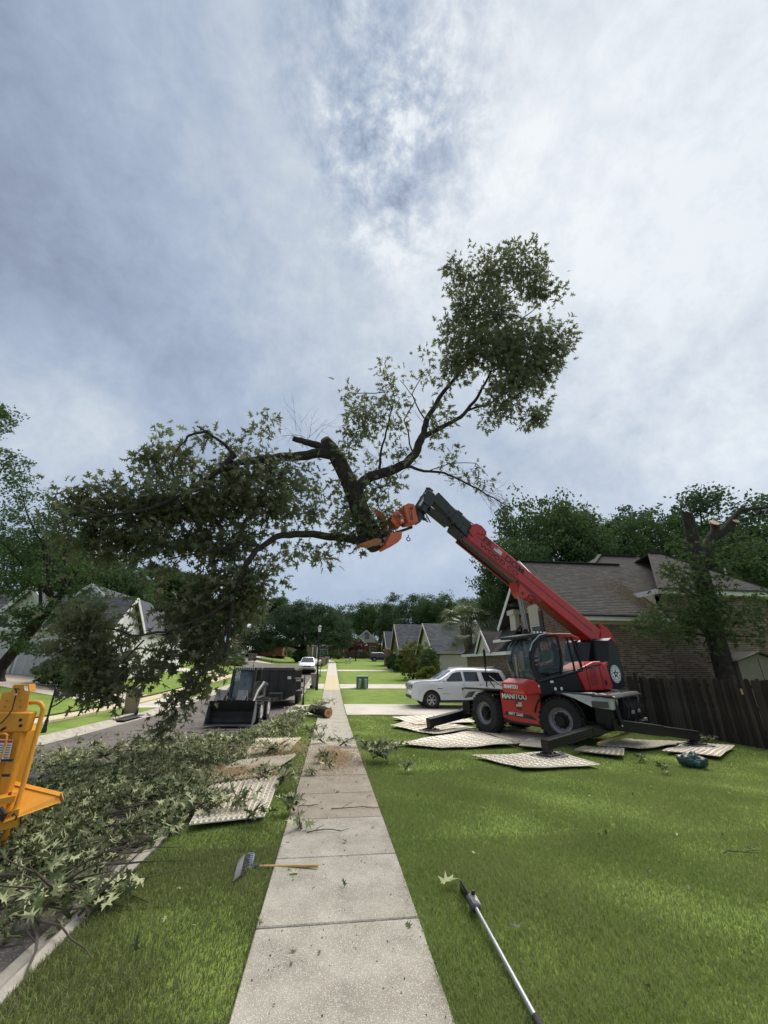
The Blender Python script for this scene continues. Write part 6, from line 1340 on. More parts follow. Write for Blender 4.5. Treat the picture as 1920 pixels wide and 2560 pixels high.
# white pvc pipe leaning
MB().bar((-.05,4.05,.1),(-.05,4.0,1.75),.035,.035).build('pipe',mat('pipe_grey',(.22,.26,.25),rough=.6),ft)
# ------------------------------------------------ garden shed
sh=thing('garden_shed','beige garden shed with dark gabled roof peeping over the fence','shed',(16.15,14.2,terr(15.6,14))); SB=mat('shed_beige',(.20,.175,.14),(.15,.13,.105),scale=3,rough=.8)
m_=MB(); m_.prism([(-.85,0),(.95,0),(.95,2.42),(.05,2.72),(-.85,2.42)],1,0,1.0); m_.build('wall',SB,sh)
for s in(-1,1): MB().bar((.05+s*1.08,-.12,2.42),(.05,-.12,2.76),.10,.05,up=(0,0,1)).build('rake_board',mat('shed_trim',(.05,.045,.04),rough=.8),sh); 
for s in(-1,1): MB().add([V(p) for p in [(.05,-.15,2.79),(.05+s*1.1,-.15,2.42),(.05+s*1.1,1.1,2.42),(.05,1.1,2.79)]]+[V(p)+V((0,0,-.04)) for p in [(.05,-.15,2.79),(.05+s*1.1,-.15,2.42),(.05+s*1.1,1.1,2.42),(.05,1.1,2.79)]],[(0,1,2,3),(7,6,5,4),(0,1,5,4),(1,2,6,5),(3,2,6,7)]).build('roof',SHG,sh)
MB().box((.05,-.005,1.3),(.012,.01,2.5)).build('panel_joint',JOINT,sh)
# ------------------------------------------------ simple gabled blocks for the other houses
def house(label,x,y,parts,name='house'):
    return thing(name,label,'house',(x,y,terr(x,y)-.15))
def block(root,x0,x1,y0,y1,eave,ridge,ax,wm,rm,trim=WHITE,ov=.35,gable=None,base=None,tabs=False,hip=False):
    L=root.location; b=root.location.z if base is None else base; mb=MB(); mb.box(V(((x0+x1)/2,(y0+y1)/2,(b+eave)/2))-L,(x1-x0,y1-y0,eave-b)); w=mb.build('wall',wm,root)
    if ax=='x':
        ym=(y0+y1)/2; sl=(ridge-eave)/((y1-y0)/2); yo0,yo1=y0-ov,y1+ov; ze=eave-ov*sl
        a,bb,c,d=(x0-ov,yo0,ze),(x1+ov,yo0,ze),(x1+ov,ym,ridge),(x0-ov,ym,ridge); e,f=(x1+ov,yo1,ze),(x0-ov,yo1,ze)
        if hip: h_=(y1-y0)/2; c=(x1+ov-h_,ym,ridge); d=(x0-ov+h_,ym,ridge)
        P=[[a,bb,c,d],[d,c,e,f]]+([[bb,e,c],[a,d,f]] if hip else [])
        r=plane_roof(root,P,rm,th=.08)
        if tabs: shingles(r,root,[V(p) for p in (a,bb,c,d)],(1,0,0),(V((0,ym-yo0,ridge-ze))).normalized(),rm,expo=.2,tabw=.5)
        if not hip:
            for xx in(x0,x1): 
                g=MB(); q=[V((xx,y0,eave)),V((xx,y1,eave)),V((xx,ym,ridge-.1))]; g.add([p-L for p in q]+[p-L+V(((x1-x0)*.002*(1 if xx==x0 else -1),0,0)) for p in q],[(0,1,2),(5,4,3),(0,3,4,1),(1,4,5,2),(2,5,3,0)])
                g.build('gable',gable or wm,root)
            for xx in(x0-ov-.03,x1+ov+.03):
                strip(root,'rake_board',(xx,yo0,ze-.1),(xx,ym,ridge-.1),.05,.25,trim,up=(0,-1,1)); strip(root,'rake_board',(xx,yo1,ze-.1),(xx,ym,ridge-.1),.05,.25,trim,up=(0,1,1))
        strip(root,'fascia',(x0-ov,yo0-.03,ze-.1),(x1+ov,yo0-.03,ze-.1),.04,.22,trim)
    else:
        xm=(x0+x1)/2; sl=(ridge-eave)/((x1-x0)/2); xo0,xo1=x0-ov,x1+ov; ze=eave-ov*sl
        P=[[(xo0,y0-ov,ze),(xm,y0-ov,ridge),(xm,y1+ov,ridge),(xo0,y1+ov,ze)],[(xo1,y0-ov,ze),(xm,y0-ov,ridge),(xm,y1+ov,ridge),(xo1,y1+ov,ze)]]
        plane_roof(root,P,rm,th=.08); g=MB(); q=[V((x0,y0,eave)),V((x1,y0,eave)),V((xm,y0,ridge-.1))]; g.add([p-L for p in q]+[p-L+V((0,.1,0)) for p in q],[(0,1,2),(5,4,3),(0,3,4,1),(1,4,5,2),(2,5,3,0)]); g.build('gable',gable or wm,root)
        for s,xx in((-1,xo0),(1,xo1)): strip(root,'rake_board',(xx,y0-ov-.03,ze-.1),(xm,y0-ov-.03,ridge-.1),.05,.26,trim,up=(-s,0,1) if s<0 else (1,0,1)); strip(root,'cornice_return',(xx,y0-ov-.02,ze-.12),(xx-s*.8,y0-ov-.02,ze-.12),.2,.2,trim)
    return w
def garage(root,o,u,n,w,h,rows=4,cols=4,m=None,name='garage_door',top=False):
    L=root.location; o,u,n=V(o)-L,V(u),V(n); m=m or mat('garage_white',(.62,.61,.58),(.55,.54,.51),scale=2,rough=.6)
    mb=MB(); mb.bar(o+n*.02+V((0,0,h/2)),o+u*w+n*.02+V((0,0,h/2)),.04,h); d=mb.build(name,m,root)
    for r in range(rows):
        for c in range(cols): MB().bar(o+u*(w*(c+.1)/cols)+n*.05+V((0,0,h*(r+.5)/rows)),o+u*(w*(c+.9)/cols)+n*.05+V((0,0,h*(r+.5)/rows)),.03,h/rows*.68).build('panel',m if not(top and r==rows-1) else GLASS,d)
    for a,b in((o,o+V((0,0,h+.1))),(o+u*w,o+u*w+V((0,0,h+.1)))): MB().bar(a+n*.03,b+n*.03,.1,.14,up=u).build('door_jamb',WHITE,root)
    MB().bar(o+n*.03+V((0,0,h+.07)),o+u*w+n*.03+V((0,0,h+.07)),.1,.14).build('lintel',WHITE,root)
# grey roofed garage house behind the white car
x0=10.75; h2=house('brick house with grey roof and wide white side garage door behind the white car',x0,43,0); zb=h2.location.z
BR2=mat('brick_red_mid',(.20,.10,.075),(.14,.07,.055),scale=5,rough=.9)
block(h2,x0,20.5,43,51.0,3.35,6.35,'x',BR2,SHG2,trim=CREAM,gable=CREAM,tabs=True)
garage(h2,(11.3,43,zb+.15),(1,0,0),(0,-1,0),4.9,2.25,4,8)
window(h2,(x0,51,zb),(0,-1,0),(-1,0,0),3.2,4.3-zb,.8,1.3,cols=2,rows=1)
for y in(45,47.2,49.2): window(h2,(x0,51,zb),(0,-1,0),(-1,0,0),51-y,1.4,.8,1.5,cols=2,rows=1)
MB().box(V((11.0,42.9,2.6))-h2.location,(.16,.16,.3),bev=.03).build('wall_lantern',BLACKM,h2)
block(h2,15.6,20.4,47.5,56,4.6,7.6,'y',CREAM,SHG2,trim=WHITE)
h3=house('brick house with steep grey roof and white columns, left of the garage house',9.0,55,0); zb=h3.location.z
block(h3,9.1,18,55,62,4.1,7.25,'x',BR2,SHG2,trim=CREAM,tabs=True)
for y in(55.9,57.6,59.4): MB().box(V((8.9,y,(zb+3.6)/2))-h3.location,(.18,.18,3.6-zb)).build('column',WHITE,h3)
window(h3,(9.1,62,zb),(0,-1,0),(-1,0,0),3.4,5.1-zb,.7,1.1); window(h3,(9.1,62,zb),(0,-1,0),(-1,0,0),2.2,1.2,1.,1.7); window(h3,(9.1,62,zb),(0,-1,0),(-1,0,0),4.8,1.2,1.,1.7)
h3b=house('farthest grey roofed brick house on the right side, only its gables showing',9.2,66,0); block(h3b,8.9,16,66,71,4.6,7.0,'x',BR2,SHG2,trim=CREAM)
h2c=house('grey gabled upper storey seen between palm and brown brick house',16,34,0)
a=dp(1236,1530,Y=33); block(h2c,a.x-.9,a.x+5,33,38,a.z-1.6,a.z+.2,'x',CREAM,SHG2,trim=WHITE)
# far red brick house at the end
h4=house('far red brick house with white gable and arched windows at the end of the street','0' and 9,115,0); zb=h4.location.z
block(h4,5.6,13,115,125,7.5,10.8,'y',RB,SHG,gable=mat('gable_pale',(.55,.53,.46),rough=.8)); block(h4,5.0,9.2,113.6,116,7.1,9.1,'y',RB,SHG); block(h4,-4,5.6,116,127,6.9,11.0,'x',RB,SHG,hip=True); block(h4,.5,4.6,114.6,117,7.2,9.6,'y',RB,SHG)
o=(5.0,113.55,zb); window(h4,o,(1,0,0),(0,-1,0),2.4,1.0,1.3,2.1,arch=True,deep=-.05); window(h4,o,(1,0,0),(0,-1,0),2.1,4.35,.8,.7,deep=-.05); window(h4,(5.6,114.95,zb),(1,0,0),(0,-1,0),3.9,5.0,1.3,1.9,deep=-.05); window(h4,(5.6,114.95,zb),(1,0,0),(0,-1,0),5.6,.6,1.6,2.6,deep=-.05)
h5=house('tan brick house half hidden behind the big oak with white arched window',-6,110,0); zb=h5.location.z
block(h5,-12,-1,110,118,6.6,9.6,'x',mat('tan_brick',(.26,.20,.14),(.2,.15,.11),scale=4,rough=.9),SHG,hip=True)
window(h5,(-12,109.95,zb),(1,0,0),(0,-1,0),9.7,.3,2.3,2.0,arch=True,deep=-.05,cols=4); MB().prism([(-3.2,0),(-2.4,0),(-2.4,1.7),(-2.8,2.3),(-3.2,1.7)],1,-.1,-.02).build('arched_door',GLASS,h5)
for xx in(-12+7.1+6,-12+7.6+6.6): MB().box((xx-6+6,-.6,1.4),(.25,.25,2.8)).build('column',WHITE,h5)
# far left red brick garage, white metal roof behind
h6=house('far red brick garage with white door under a pale metal roof house',-18,88,0); zb=h6.location.z
block(h6,-20.2,-15.6,88,94,6.4,8.5,'y',RB,SHG2); block(h6,-19,-10.5,92,101,7.2,10.3,'x',RB,mat('metal_roof_white',(.50,.55,.57),(.44,.48,.5),scale=1,rough=.45),hip=False); garage(h6,(-19.7,88,zb+.15),(1,0,0),(0,-1,0),3.4,2.3,4,6,top=True); window(h6,(-20.2,87.95,zb),(1,0,0),(0,-1,0),2.2,4.2,.8,1.3,deep=-.05)
for k in range(16): strip(h6,'roof_seam',(-19.2+k*.57,91.6,6.98),(-19.2+k*.57,96.5,10.36),.05,.05,MATS['metal_roof_white'])
# fence beyond the oak
pf=thing('picket_fence','pale board fence behind the far bed right of the oak','fence',(2,106,terr(2,106)))
for k in range(26): MB().box((-1+k*.3,0,.8),(.24,.05,1.6)).build('board',FW[2],pf)
# white house on the left
h7=house('white house on the left with steep gable end, grey roof and white garage doors',-15,30,0); zb=h7.location.z-.6
block(h7,-24.5,-15.1,30.2,34.4,4.35,6.45,'x',SID,SHG2,ov=.35,base=zb,tabs=True)
L=h7.location
# lap siding on the gable end and on the near wall
for k in range(30):
    z=.9+k*.19
    if z<4.3: MB().bar(V((-15.06,30.2,z))-L,V((-15.06,34.4,z))-L,.03,.18).build('siding_board',SID,h7)
for k in range(16):
    z=1.0+k*.2; MB().bar(V((-24.5,30.14,z))-L,V((-15.1,30.14,z))-L,.03,.19).build('siding_board',SID,h7)
zg=terr(-19,29.6); GW=mat('garage_pale',(.52,.53,.53),(.46,.47,.47),scale=2,rough=.6)
garage(h7,(-20.3,30.13,zg),(1,0,0),(0,-1,0),2.9,2.2,5,4,m=GW); garage(h7,(-23.9,30.13,zg),(1,0,0),(0,-1,0),2.9,2.2,5,4,m=GW)
MB().box(V((-20.65,30.05,zg+1.3))-L,(.35,.12,2.6)).build('pilaster',WHITE,h7)
window(h7,(-15.05,34.4,zb),(0,-1,0),(1,0,0),2.6,2.0,.7,1.5,deep=-.04); window(h7,(-15.05,34.4,zb),(0,-1,0),(1,0,0),1.3,2.0,.5,1.5,deep=-.04)
# front dormer gable
pk=dp(92,1468,Y=30.0); block(h7,pk.x-1.1,pk.x+1.1,29.9,33,pk.z-1.3,pk.z,'y',SID,SHG2,base=4.2)
block(h7,-24,-15.6,35.4,46,4.5,7.9,'y',SID,SHG2,base=zb)
h8=house('low white house beyond the left lawn, glimpsed through the hanging leaves',-22,58,0); block(h8,-28,-16.5,58,66,4.6,7.2,'x',SID,SHG2)
# ------------------------------------------------ the red rotating telehandler
def telehandler():
    u=V((-.6,.8,0)); v=V((.8,.6,0)); near=gp(1415,1861); c=V((near.x,near.y,0))+u*1.2+v*.98; c.z=terr(c.x,c.y)+.04
    root=thing('telehandler','red rotating telehandler on stabilisers with its boom raised to the left','telehandler',c,math.atan2(u.y,u.x))
    RI=(Matrix.Translation(root.location)@root.rotation_euler.to_matrix().to_4x4()).inverted()
    UM=Matrix.Translation(TC)@Matrix((HD,HL,V((0,0,1)))).transposed().to_4x4(); U2R=RI@UM
    RED=mat('machine_red',(.50,.018,.016),(.38,.022,.018),scale=3.5,rough=.38,coat=.15,bump=.04,bscale=9,det=9); REDD=mat('machine_red_shaded',(.20,.02,.02),(.13,.015,.015),scale=4,rough=.5); K=mat('machine_black',(.008,.008,.009),rough=.38,spec=.35); KM=mat('machine_matt',(.02,.02,.021),(.032,.032,.032),scale=7,rough=.7); GR=mat('machine_grey',(.48,.49,.50),(.36,.37,.38),scale=4,rough=.25,coat=.5); CH=mat('ram_chrome',(.5,.5,.5),rough=.2,metal=1); WH=mat('decal_white',(.75,.75,.73),rough=.5); BK=mat('decal_black',(.01,.01,.01),rough=.5); ORG=mat('grapple_orange',(.62,.13,.045),(.5,.10,.04),scale=5,rough=.45); OR2=mat('grapple_orange_worn',(.45,.14,.05),(.25,.12,.06),scale=9,rough=.7)  # darker machine red has the shade of underside, crease and slots painted in
    def sq(q): q=V(q); q.x=q.x if q.x>-.3 else -.3+(q.x+.3)*.84; return q
    def U(mb,name,m,par=None,smooth=False,bev=0.): mb.v=[tuple(U2R@sq(q)) for q in mb.v]; return mb.build(name,m,par or root,smooth=smooth,bev=bev)
    def Wd(mb,name,m,par=None,smooth=False,bev=0.): mb.v=[tuple(RI@V(q)) for q in mb.v]; return mb.build(name,m,par or root,smooth=smooth,bev=bev)
    # ---- chassis (root frame: +x front, +y near side)
    fr=MB(); fr.box((-.2,0,.85),(4.3,.9,.55),bev=.04); fr.box((-.2,0,1.2),(3.6,1.2,.25),bev=.03); fr.box((-1.2,0,.6),(.35,1.7,.3),bev=.05); fr.box((1.2,0,.6),(.35,1.7,.3),bev=.05); fr.box((-2.35,0,.75),(.5,2.0,.6),bev=.05); fr.build('chassis',K,root)
    dk=MB(); dk.box((-.15,.02,1.33),(4.3,2.42,.06),bev=.02); dk.box((2.05,.02,1.28),(.35,2.1,.10),bev=.03); dk.box((-2.45,.02,1.31),(.55,2.44,.07),bev=.03); dk.build('deck',KM,root)
    # tank panel red with name
    tp=MB(); tp.prism([(-.62,.42),(-.70,1.28),(.66,1.28),(.62,.52),(.3,.45)],1,1.0,1.16); pn=tp.build('side_panel',RED,root,bev=.025)
    MB().prism([(-.64,.36),(-.62,.44),(.6,.5),(.62,.42)],1,.98,1.15).build('side_skirt',K,root)
    q=MB(); q.prism([(-.62,1.08),(-.5,1.25),(.5,1.27),(.56,1.05)],1,1.155,1.168) ; q=MB(); q.prism([(-.20,1.06),(-.28,1.26),(.60,1.26),(.50,1.04)],1,1.158,1.167); q.build('name_plate',BK,pn)
    text('maker_name','MANITOU',.20,WH,pn,frame((.16,1.169,1.15),(-1,0,0),(0,0,1)),.003,.92,.006)
    q=MB(); q.prism([(-.52,.54),(-.35,.66),(.48,.72),(.55,.62)],1,1.158,1.167); q.build('model_plate',BK,pn)
    text('model_number','MRT 2660',.115,WH,pn,frame((.16,1.169,.655),(-1,0,-.05),(0,0,1)),.003,1.0,.002)
    # emblem with flag
    q=MB(); ring=[(0.05+.10*math.cos(a),.93+.12*math.sin(a)) for a in [2*PI*i/16 for i in range(16)]]
    for i in range(16): a,b=ring[i],ring[(i+1)%16]; q.bar((a[0],1.166,a[1]),(b[0],1.166,b[1]),.014,.008,up=(0,1,0))
    q.build('emblem_ring',BK,pn); MB().box((.02,1.168,.94),(.20,.006,.12)).build('flag_decal',WH,pn)
    q=MB(); [q.box((.02,1.1715,.895+.03*i),(.20,.003,.012)) for i in range(4)]; q.build('flag_stripe',mat('flag_red',(.5,.05,.05),rough=.5),pn); MB().box((.08,1.1725,.97),(.075,.003,.06)).build('flag_canton',mat('flag_blue',(.03,.05,.2),rough=.5),pn)
    q=MB(); q.prism([(-.10,.84),(-.05,.88),(.10,.85),(.08,.80),(.0,.76),(-.08,.80)],1,1.160,1.166); q.build('emblem_shield',mat('decal_dark_red',(.15,.01,.01),rough=.5),pn)
    for z in(.55,.78,1.0,1.18): MB().box((.90,1.0,z),(.36,.36,.035),bev=.01).build('step',KM,root)
    MB().box((.98,1.14,1.08),(.14,.02,.13),Matrix.Rotation(.25,3,'Y')).build('yellow_label',mat('label_yellow',(.6,.48,.05),rough=.5),root)
    # wheels
    RG=mat('rim_grey',(.34,.35,.36),(.25,.25,.26),scale=7,rough=.4,metal=.3); TY=mat('tyre_black',(.018,.018,.018),(.03,.029,.027),scale=6,rough=.9,bump=.2,bscale=50)
    for x in(1.25,-1.2):
        for s in(1,-1):
            R_=.60; yo=s*.98; st=R(-14) if x>0 else R(6); rotm=Matrix.Rotation(st,3,'Z'); C_=V((x,yo,R_)); ax=rotm@V((0,1,0))
            w=MB(); w.lathe(C_-ax*.2,ax,[(.33,.02),(.36,0),(.55,.0),(.60,.06),(.605,.2),(.60,.34),(.55,.40),(.36,.40),(.33,.38)],40); ty=w.build('wheel',TY,root,smooth=True)
            tr=MB()
            for k in range(28):
                a=2*PI*k/28
                for sd in(-1,1):
                    for j in range(2):
                        aa=a+(PI/28 if sd>0 else 0)+.05*j; cc=C_+rotm@V((math.sin(aa)*.605,sd*(.06+.085*j),math.cos(aa)*.605)); tr.box(cc,(.075,.10,.045),rotm@Matrix.Rotation(aa,3,'Y')@Matrix.Rotation(sd*.35,3,'Z'))
            tr.build('tread',TY,ty)
            o_=C_+ax*s*.13; q=MB(); q.lathe(o_,ax*s,[(.345,.075),(.35,.05),(.32,.045),(.31,-.02),(.27,-.05),(.27,-.10),(.2,-.08),(.0,-.08)],32); q.build('rim',RG,ty,smooth=True)
            q=MB(); q.lathe(o_,ax*s,[(.0,.05),(.12,.05),(.135,.03),(.14,-.06),(.21,-.07)],24); q.build('hub',K,ty,smooth=True); q=MB()
            for k in range(10):
                a=2*PI*k/10; q.ball(o_+ax*s*(-.055)+rotm@V((math.cos(a)*.205,0,math.sin(a)*.205)),.024,6)
            q.build('wheel_nut',KM,ty)
            q=MB()
            for k in range(8):
                a=2*PI*k/8+.2; q.box(o_+ax*s*(-.02)+rotm@V((math.cos(a)*.155,0,math.sin(a)*.155)),(.05,.04,.05),rotm@Matrix.Rotation(-a,3,'Y'))
            q.build('hub_lug',K,ty)['kind']='stuff'
    # mudguards, rear lamps and hood
    for s in(1,-1):
        q=MB(); n=10; pts=[(-1.2+math.cos(a)*.74,.6+math.sin(a)*.74) for a in [R(12+156*i/n) for i in range(n+1)]]
        for a,b in zip(pts,pts[1:]): q.bar((a[0],s*.98,min(a[1],1.29)),(b[0],s*.98,min(b[1],1.29)),.46,.03,up=(0,0,1))
        q.build('rear_mudguard',K,root)
        # sweeping grey headlamp fairing at the rear corner
        q=MB(); P=[V((-1.35,s*1.24,1.33)),V((-1.75,s*1.25,1.20)),V((-2.15,s*1.23,1.02)),V((-2.68,s*1.12,.97)),V((-2.72,s*1.10,1.32)),V((-2.1,s*1.2,1.37))]; Q_=[p+V((0,-s*.35,.0)) for p in P]; k=len(P)
        q.add(P+Q_,[tuple(range(k)),tuple(range(k,2*k))[::-1]]+[(i,(i+1)%k,k+(i+1)%k,k+i) for i in range(k)]); f=q.build('lamp_fairing',GR,root,bev=.02)
        for xx in(-2.27,-2.5): MB().cyl((xx,s*1.225,1.09),(xx,s*1.205+s*.02,1.09),.052,n=14).build('lamp_lens',mat('lamp_lens',(.7,.72,.74),rough=.08,spec=1.),f)
        MB().box((-2.38,s*1.19,1.09),(.42,.02,.15),Matrix.Rotation(s*.10,3,'Z'),bev=.02).build('lamp_housing',mat('lamp_dark',(.06,.065,.07),rough=.15,spec=.8),f)
    q=MB(); q.prism([(-1.3,1.36),(-2.5,1.36),(-2.78,1.30),(-2.78,1.24),(-1.3,1.30)],1,-1.15,1.15); q.build('rear_hood',mat('hood_gloss',(.10,.10,.105),(.05,.05,.05),scale=2,rough=.18,coat=.6),root,bev=.02)
    rp=MB(); rp.box((-2.62,-.1,.85),(.12,1.75,.75),bev=.03); rp.box((-2.72,.55,.95),(.10,.10,.55)); rp.box((-2.72,-.75,.95),(.10,.10,.55)); rp.box((-2.75,-.1,.55),(.25,1.4,.12)); rp.build('rear_frame',K,root)
    q=MB()
    for i in range(6): q.tube([(-2.7,-.6+.2*i,1.2),(-2.86,-.55+.2*i,1.0),(-2.8,-.5+.2*i,.75),(-2.7,-.55+.2*i,.55)],.018,6)
    q.build('hose_bundle',BLACKR,root); q=MB()
    for (y,z,l) in((.15,.88,.24),(-.4,.88,.18),(-.15,.48,.34),(-.85,.62,.26)): q.box((-2.84,y,z),(.03,l,.08))
    q.build('steel_step',mat('step_steel',(.38,.39,.40),rough=.4,metal=.6),root)
    for s in(.95,-.2): MB().tube([(-2.66,s,1.25),(-2.75,s-.03,.62)],.05,10).build('stabiliser_ram',K,root,smooth=True); 
    for s in(.95,-.2): MB().tube([(-2.71,s-.015,.92),(-2.75,s-.03,.58)],.032,10).build('ram_rod',CH,root,smooth=True)
    # ---- stabilisers
    def pad_local(px,py): p=gp(px,py); return RI@V((p.x,p.y,p.z+.05))
    def leg(a,pxy,w=.24,h=.30,name='stabiliser',board=True,tip=None):
        e=pad_local(*pxy); e.z=max(e.z,.04); a=V(a); top=V((e.x,e.y,e.z+.25)); d=(top-a).normalized(); b=MB(); b.bar(a,a.lerp(top,.60),w*1.12,h*1.12,bev=.015); b.bar(a.lerp(top,.4),top+d*.10,w,h,bev=.015,); L_=b.build(name,K,root)
        s=d.cross(V((0,0,1))).normalized(); m=MB(); m.prism([(0,0),(0,0)],0,0,0) if 0 else None
        m.bar(top+V((0,0,.02)),e+V((0,0,.08)),.18,.16,up=d); m.cyl(top+V((0,0,-.17))-s*.11,top+V((0,0,-.17))+s*.11,.055,n=14); m.build('ankle',KM,L_)
        MB().cyl(top+V((0,0,-.17))-s*.12,top+V((0,0,-.17))+s*.12,.025,n=10).build('pin',CH,L_)
        rz=Matrix.Rotation(math.atan2(d.y,d.x),3,'Z'); m=MB(); m.box(e+V((0,0,.045)),(.42,.36,.03),rz,bev=.008)
        for ss in(-1,1): m.bar(e+rz@V((-.16,ss*.09,.06)),e+rz@V((.16,ss*.09,.06)),.02,.06)
        m.build('foot_plate',KM,L_)
        if board: MB().box(e+V((0,0,.0)),(.66,.60,.055),rz,bev=.01).build('pad_board',mat('pad_board',(.12,.115,.10),(.08,.075,.07),scale=6,rough=.8),L_)
        return L_
    l1=leg((-2.55,-1.25,.62),(1372,1898),.20,.21); e=pad_local(1372,1898)
    MB().bar(V((-2.75,-1.2,.40)),V((-2.35,1.7,.22)),.05,.05).build('timber_edge',mat('timber',(.35,.25,.12),rough=.8),root)
    leg((-2.50,1.0,.62),(1742,1873),.22,.24); leg((1.9,-1.0,.72),(1077,1832),.22,.26); 
    e4=RI@V((11.2,17.0,terr(11.2,16)+.05)); 
    q=MB(); q.bar((1.95,.8,.72),V((2.6,-3.0,.35)),.22,.26,bev=.02); q.bar(V((2.6,-3.0,.35)),V((2.6,-3.0,.05)),.2,.2,up=(1,0,0)); q.build('stabiliser',K,root)
    MB().box((2.1,0,.72),(.30,2.1,.42),bev=.03).build('front_stabiliser_box',K,root)
    # front grey fender, mirror mast and handrail on the near-left front
    q=MB(); q.prism([(2.2,1.12),(2.02,1.30),(1.55,1.33),(1.2,1.30),(1.5,1.25),(1.85,1.2),(2.05,1.0)],1,.72,1.2); q.build('front_fender',GR,root,bev=.02)
    a=RI@dp(1218,1725,Y=14.3); b_=a+V((0,0,1.35)); MB().tube([a,b_],.022,8).build('mirror_mast',K,root); MB().box(b_+V((0,0,-.28)),(.10,.07,.5),bev=.03).build('mirror_head',K,root)
    for k,(p,q_) in enumerate([((1222,1690),(1290,1716)),((1222,1700),(1262,1724))]):
        P=[RI@dp(*p,Y=14.2),RI@dp((p[0]*.6+q_[0]*.4),q_[1]-4,Y=14.0),RI@dp(*q_,Y=13.6)]; MB().tube(P,.02,8).build('handrail',K,root,smooth=True)
    MB().tube([RI@dp(1262,1714,Y=13.9),RI@dp(1285,1710,Y=13.6)],.02,8).build('handrail',K,root)
    # ---- turret and upper works
    q=MB(); q.cyl((0,0,1.33),(0,0,1.5),.62,n=28); q.box((-.9,.0,1.50),(3.0,.75,.18),bev=.03); U(q,'turret',K)
    # side arms that carry the boom
    for y in(.36,-.36):
        q=MB(); q.prism([(-1.9,1.5),(-2.1,2.3),(-2.45,2.95),(-2.8,3.0),(-2.98,2.6),(-2.9,1.5)],1,y-.03,y+.03); U(q,'boom_cheek',K)
    # counterweight
    q=MB(); q.prism([(-1.85,1.42),(-1.98,2.0),(-2.3,2.25),(-2.5,2.9),(-2.74,3.0),(-2.95,2.75),(-3.08,1.95),(-3.02,1.5),(-2.6,1.36)],1,-.85,1.0); cw=U(q,'counterweight',K,bev=.04)
    # star roundel on its near side
    oc=V((-2.56,1.0+.012,1.86)); r=.27
    def disc(r0,r1,y,n=28):
        q=MB(); vs=[]
        for i in range(n): a=2*PI*i/n; vs+= [V((oc.x+math.cos(a)*r0,y,oc.z+math.sin(a)*r0)),V((oc.x+math.cos(a)*r1,y,oc.z+math.sin(a)*r1))]
        q.add(vs,[(2*i,2*i+1,2*((i+1)%n)+1,2*((i+1)%n)) for i in range(n)]); return q
    U(disc(.0001,r,oc.y),'roundel',WH,cw); U(disc(.235,.25,oc.y+.003),'roundel_ring',BK,cw); U(disc(.17,.182,oc.y+.003),'roundel_ring',BK,cw)
    q=MB(); st=[V((oc.x+math.sin(a)*(.165 if i%2==0 else .068),oc.y+.006,oc.z+math.cos(a)*(.165 if i%2==0 else .068))) for i,a in enumerate([2*PI*i/10 for i in range(10)])]; q.add(st+[V((oc.x,oc.y+.006,oc.z))],[(i,(i+1)%10,10) for i in range(10)]); U(q,'roundel_star',BK,cw)
    q=MB(); q.cyl(oc+V((0,.008,0)),oc+V((0,.011,0)),.035,n=12); U(q,'roundel_centre',WH,cw)
    for i in range(26):
        a=2*PI*i/26
        if i%2==0:
            q=MB(); q.box((oc.x+math.cos(a)*.208,oc.y+.003,oc.z+math.sin(a)*.208),(.016,.003,.034),Matrix.Rotation(-a+PI/2,3,'Y')); U(q,'roundel_letter',BK,cw)
    q=MB(); q.ball((-3.05,.55,1.75),(.20,.26,.26),10); q.tube([(-2.9,.7,2.0),(-3.15,.75,1.9),(-3.2,.7,1.6),(-3.0,.6,1.5)],.05,8); U(q,'exhaust_shroud',GR,cw,smooth=True)
    # engine cover
    ec=MB(); ec.prism([(-.30,1.98),(-.60,1.38),(-1.90,1.40),(-2.02,1.50),(-1.90,2.06),(-1.62,2.24),(-1.2,2.22)],1,.34,1.20); E_=U(ec,'engine_cover',RED,bev=.035)
    q=MB()
    for i in range(11): q.box((-1.10,1.207,1.58+.05*i),(.34-.006*i,.014,.020))
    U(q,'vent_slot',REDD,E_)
    for x in(-.80,-1.50): q=MB(); q.box((x,1.203,1.80),(.014,.01,.78),Matrix.Rotation(.10,3,'Y')); U(q,'cover_seam',JOINT,E_)
    q=MB(); q.prism([(-.32,2.0),(-1.2,2.12),(-1.62,2.16),(-1.62,2.12),(-1.2,2.07),(-.34,1.94)],1,1.200,1.207); U(q,'black_stripe',BK,E_)
    q=MB(); q.box((-1.68,1.208,1.62),(.11,.012,.15),bev=.005); U(q,'fuel_flap',K,E_)
    q=MB(); q.prism([(-1.65,2.02),(-2.1,2.22),(-2.12,2.14),(-1.75,1.92)],1,.9,1.08); U(q,'red_strake',RED,E_)
    # lower cab panel
    lp=MB(); lp.prism([(1.32,1.66),(1.12,1.30),(-.58,1.34),(-.30,2.0),(.3,1.92),(1.25,1.72)],1,.32,1.17); LP=U(lp,'cab_base',K,bev=.03)
    for x,z in((.62,1.47),(.38,1.47)): q=MB(); q.cyl((x,1.17,z),(x,1.185,z),.045,n=14); U(q,'round_decal',WH,LP)
    q=MB(); q.box((.72,1.178,1.66),(.12,.006,.06)); U(q,'square_decal',WH,LP)
    # MANITOU nose
    ns=MB(); ns.prism([(1.15,1.34),(1.22,1.70),(1.55,1.74),(1.84,1.62),(1.80,1.38),(1.7,1.30)],1,.24,1.20); NS=U(ns,'nose_panel',RED,bev=.05)
    Mx=U2R@frame((1.875,.76,1.50),(0,-1,0),(-.1,0,1)); text('maker_name','MANITOU',.14,WH,NS,Matrix.Translation((0,0,0))@(U2R@frame((1.845,.70,1.52),(0,1,0),(-.12,0,1))),.004,.95,.006)
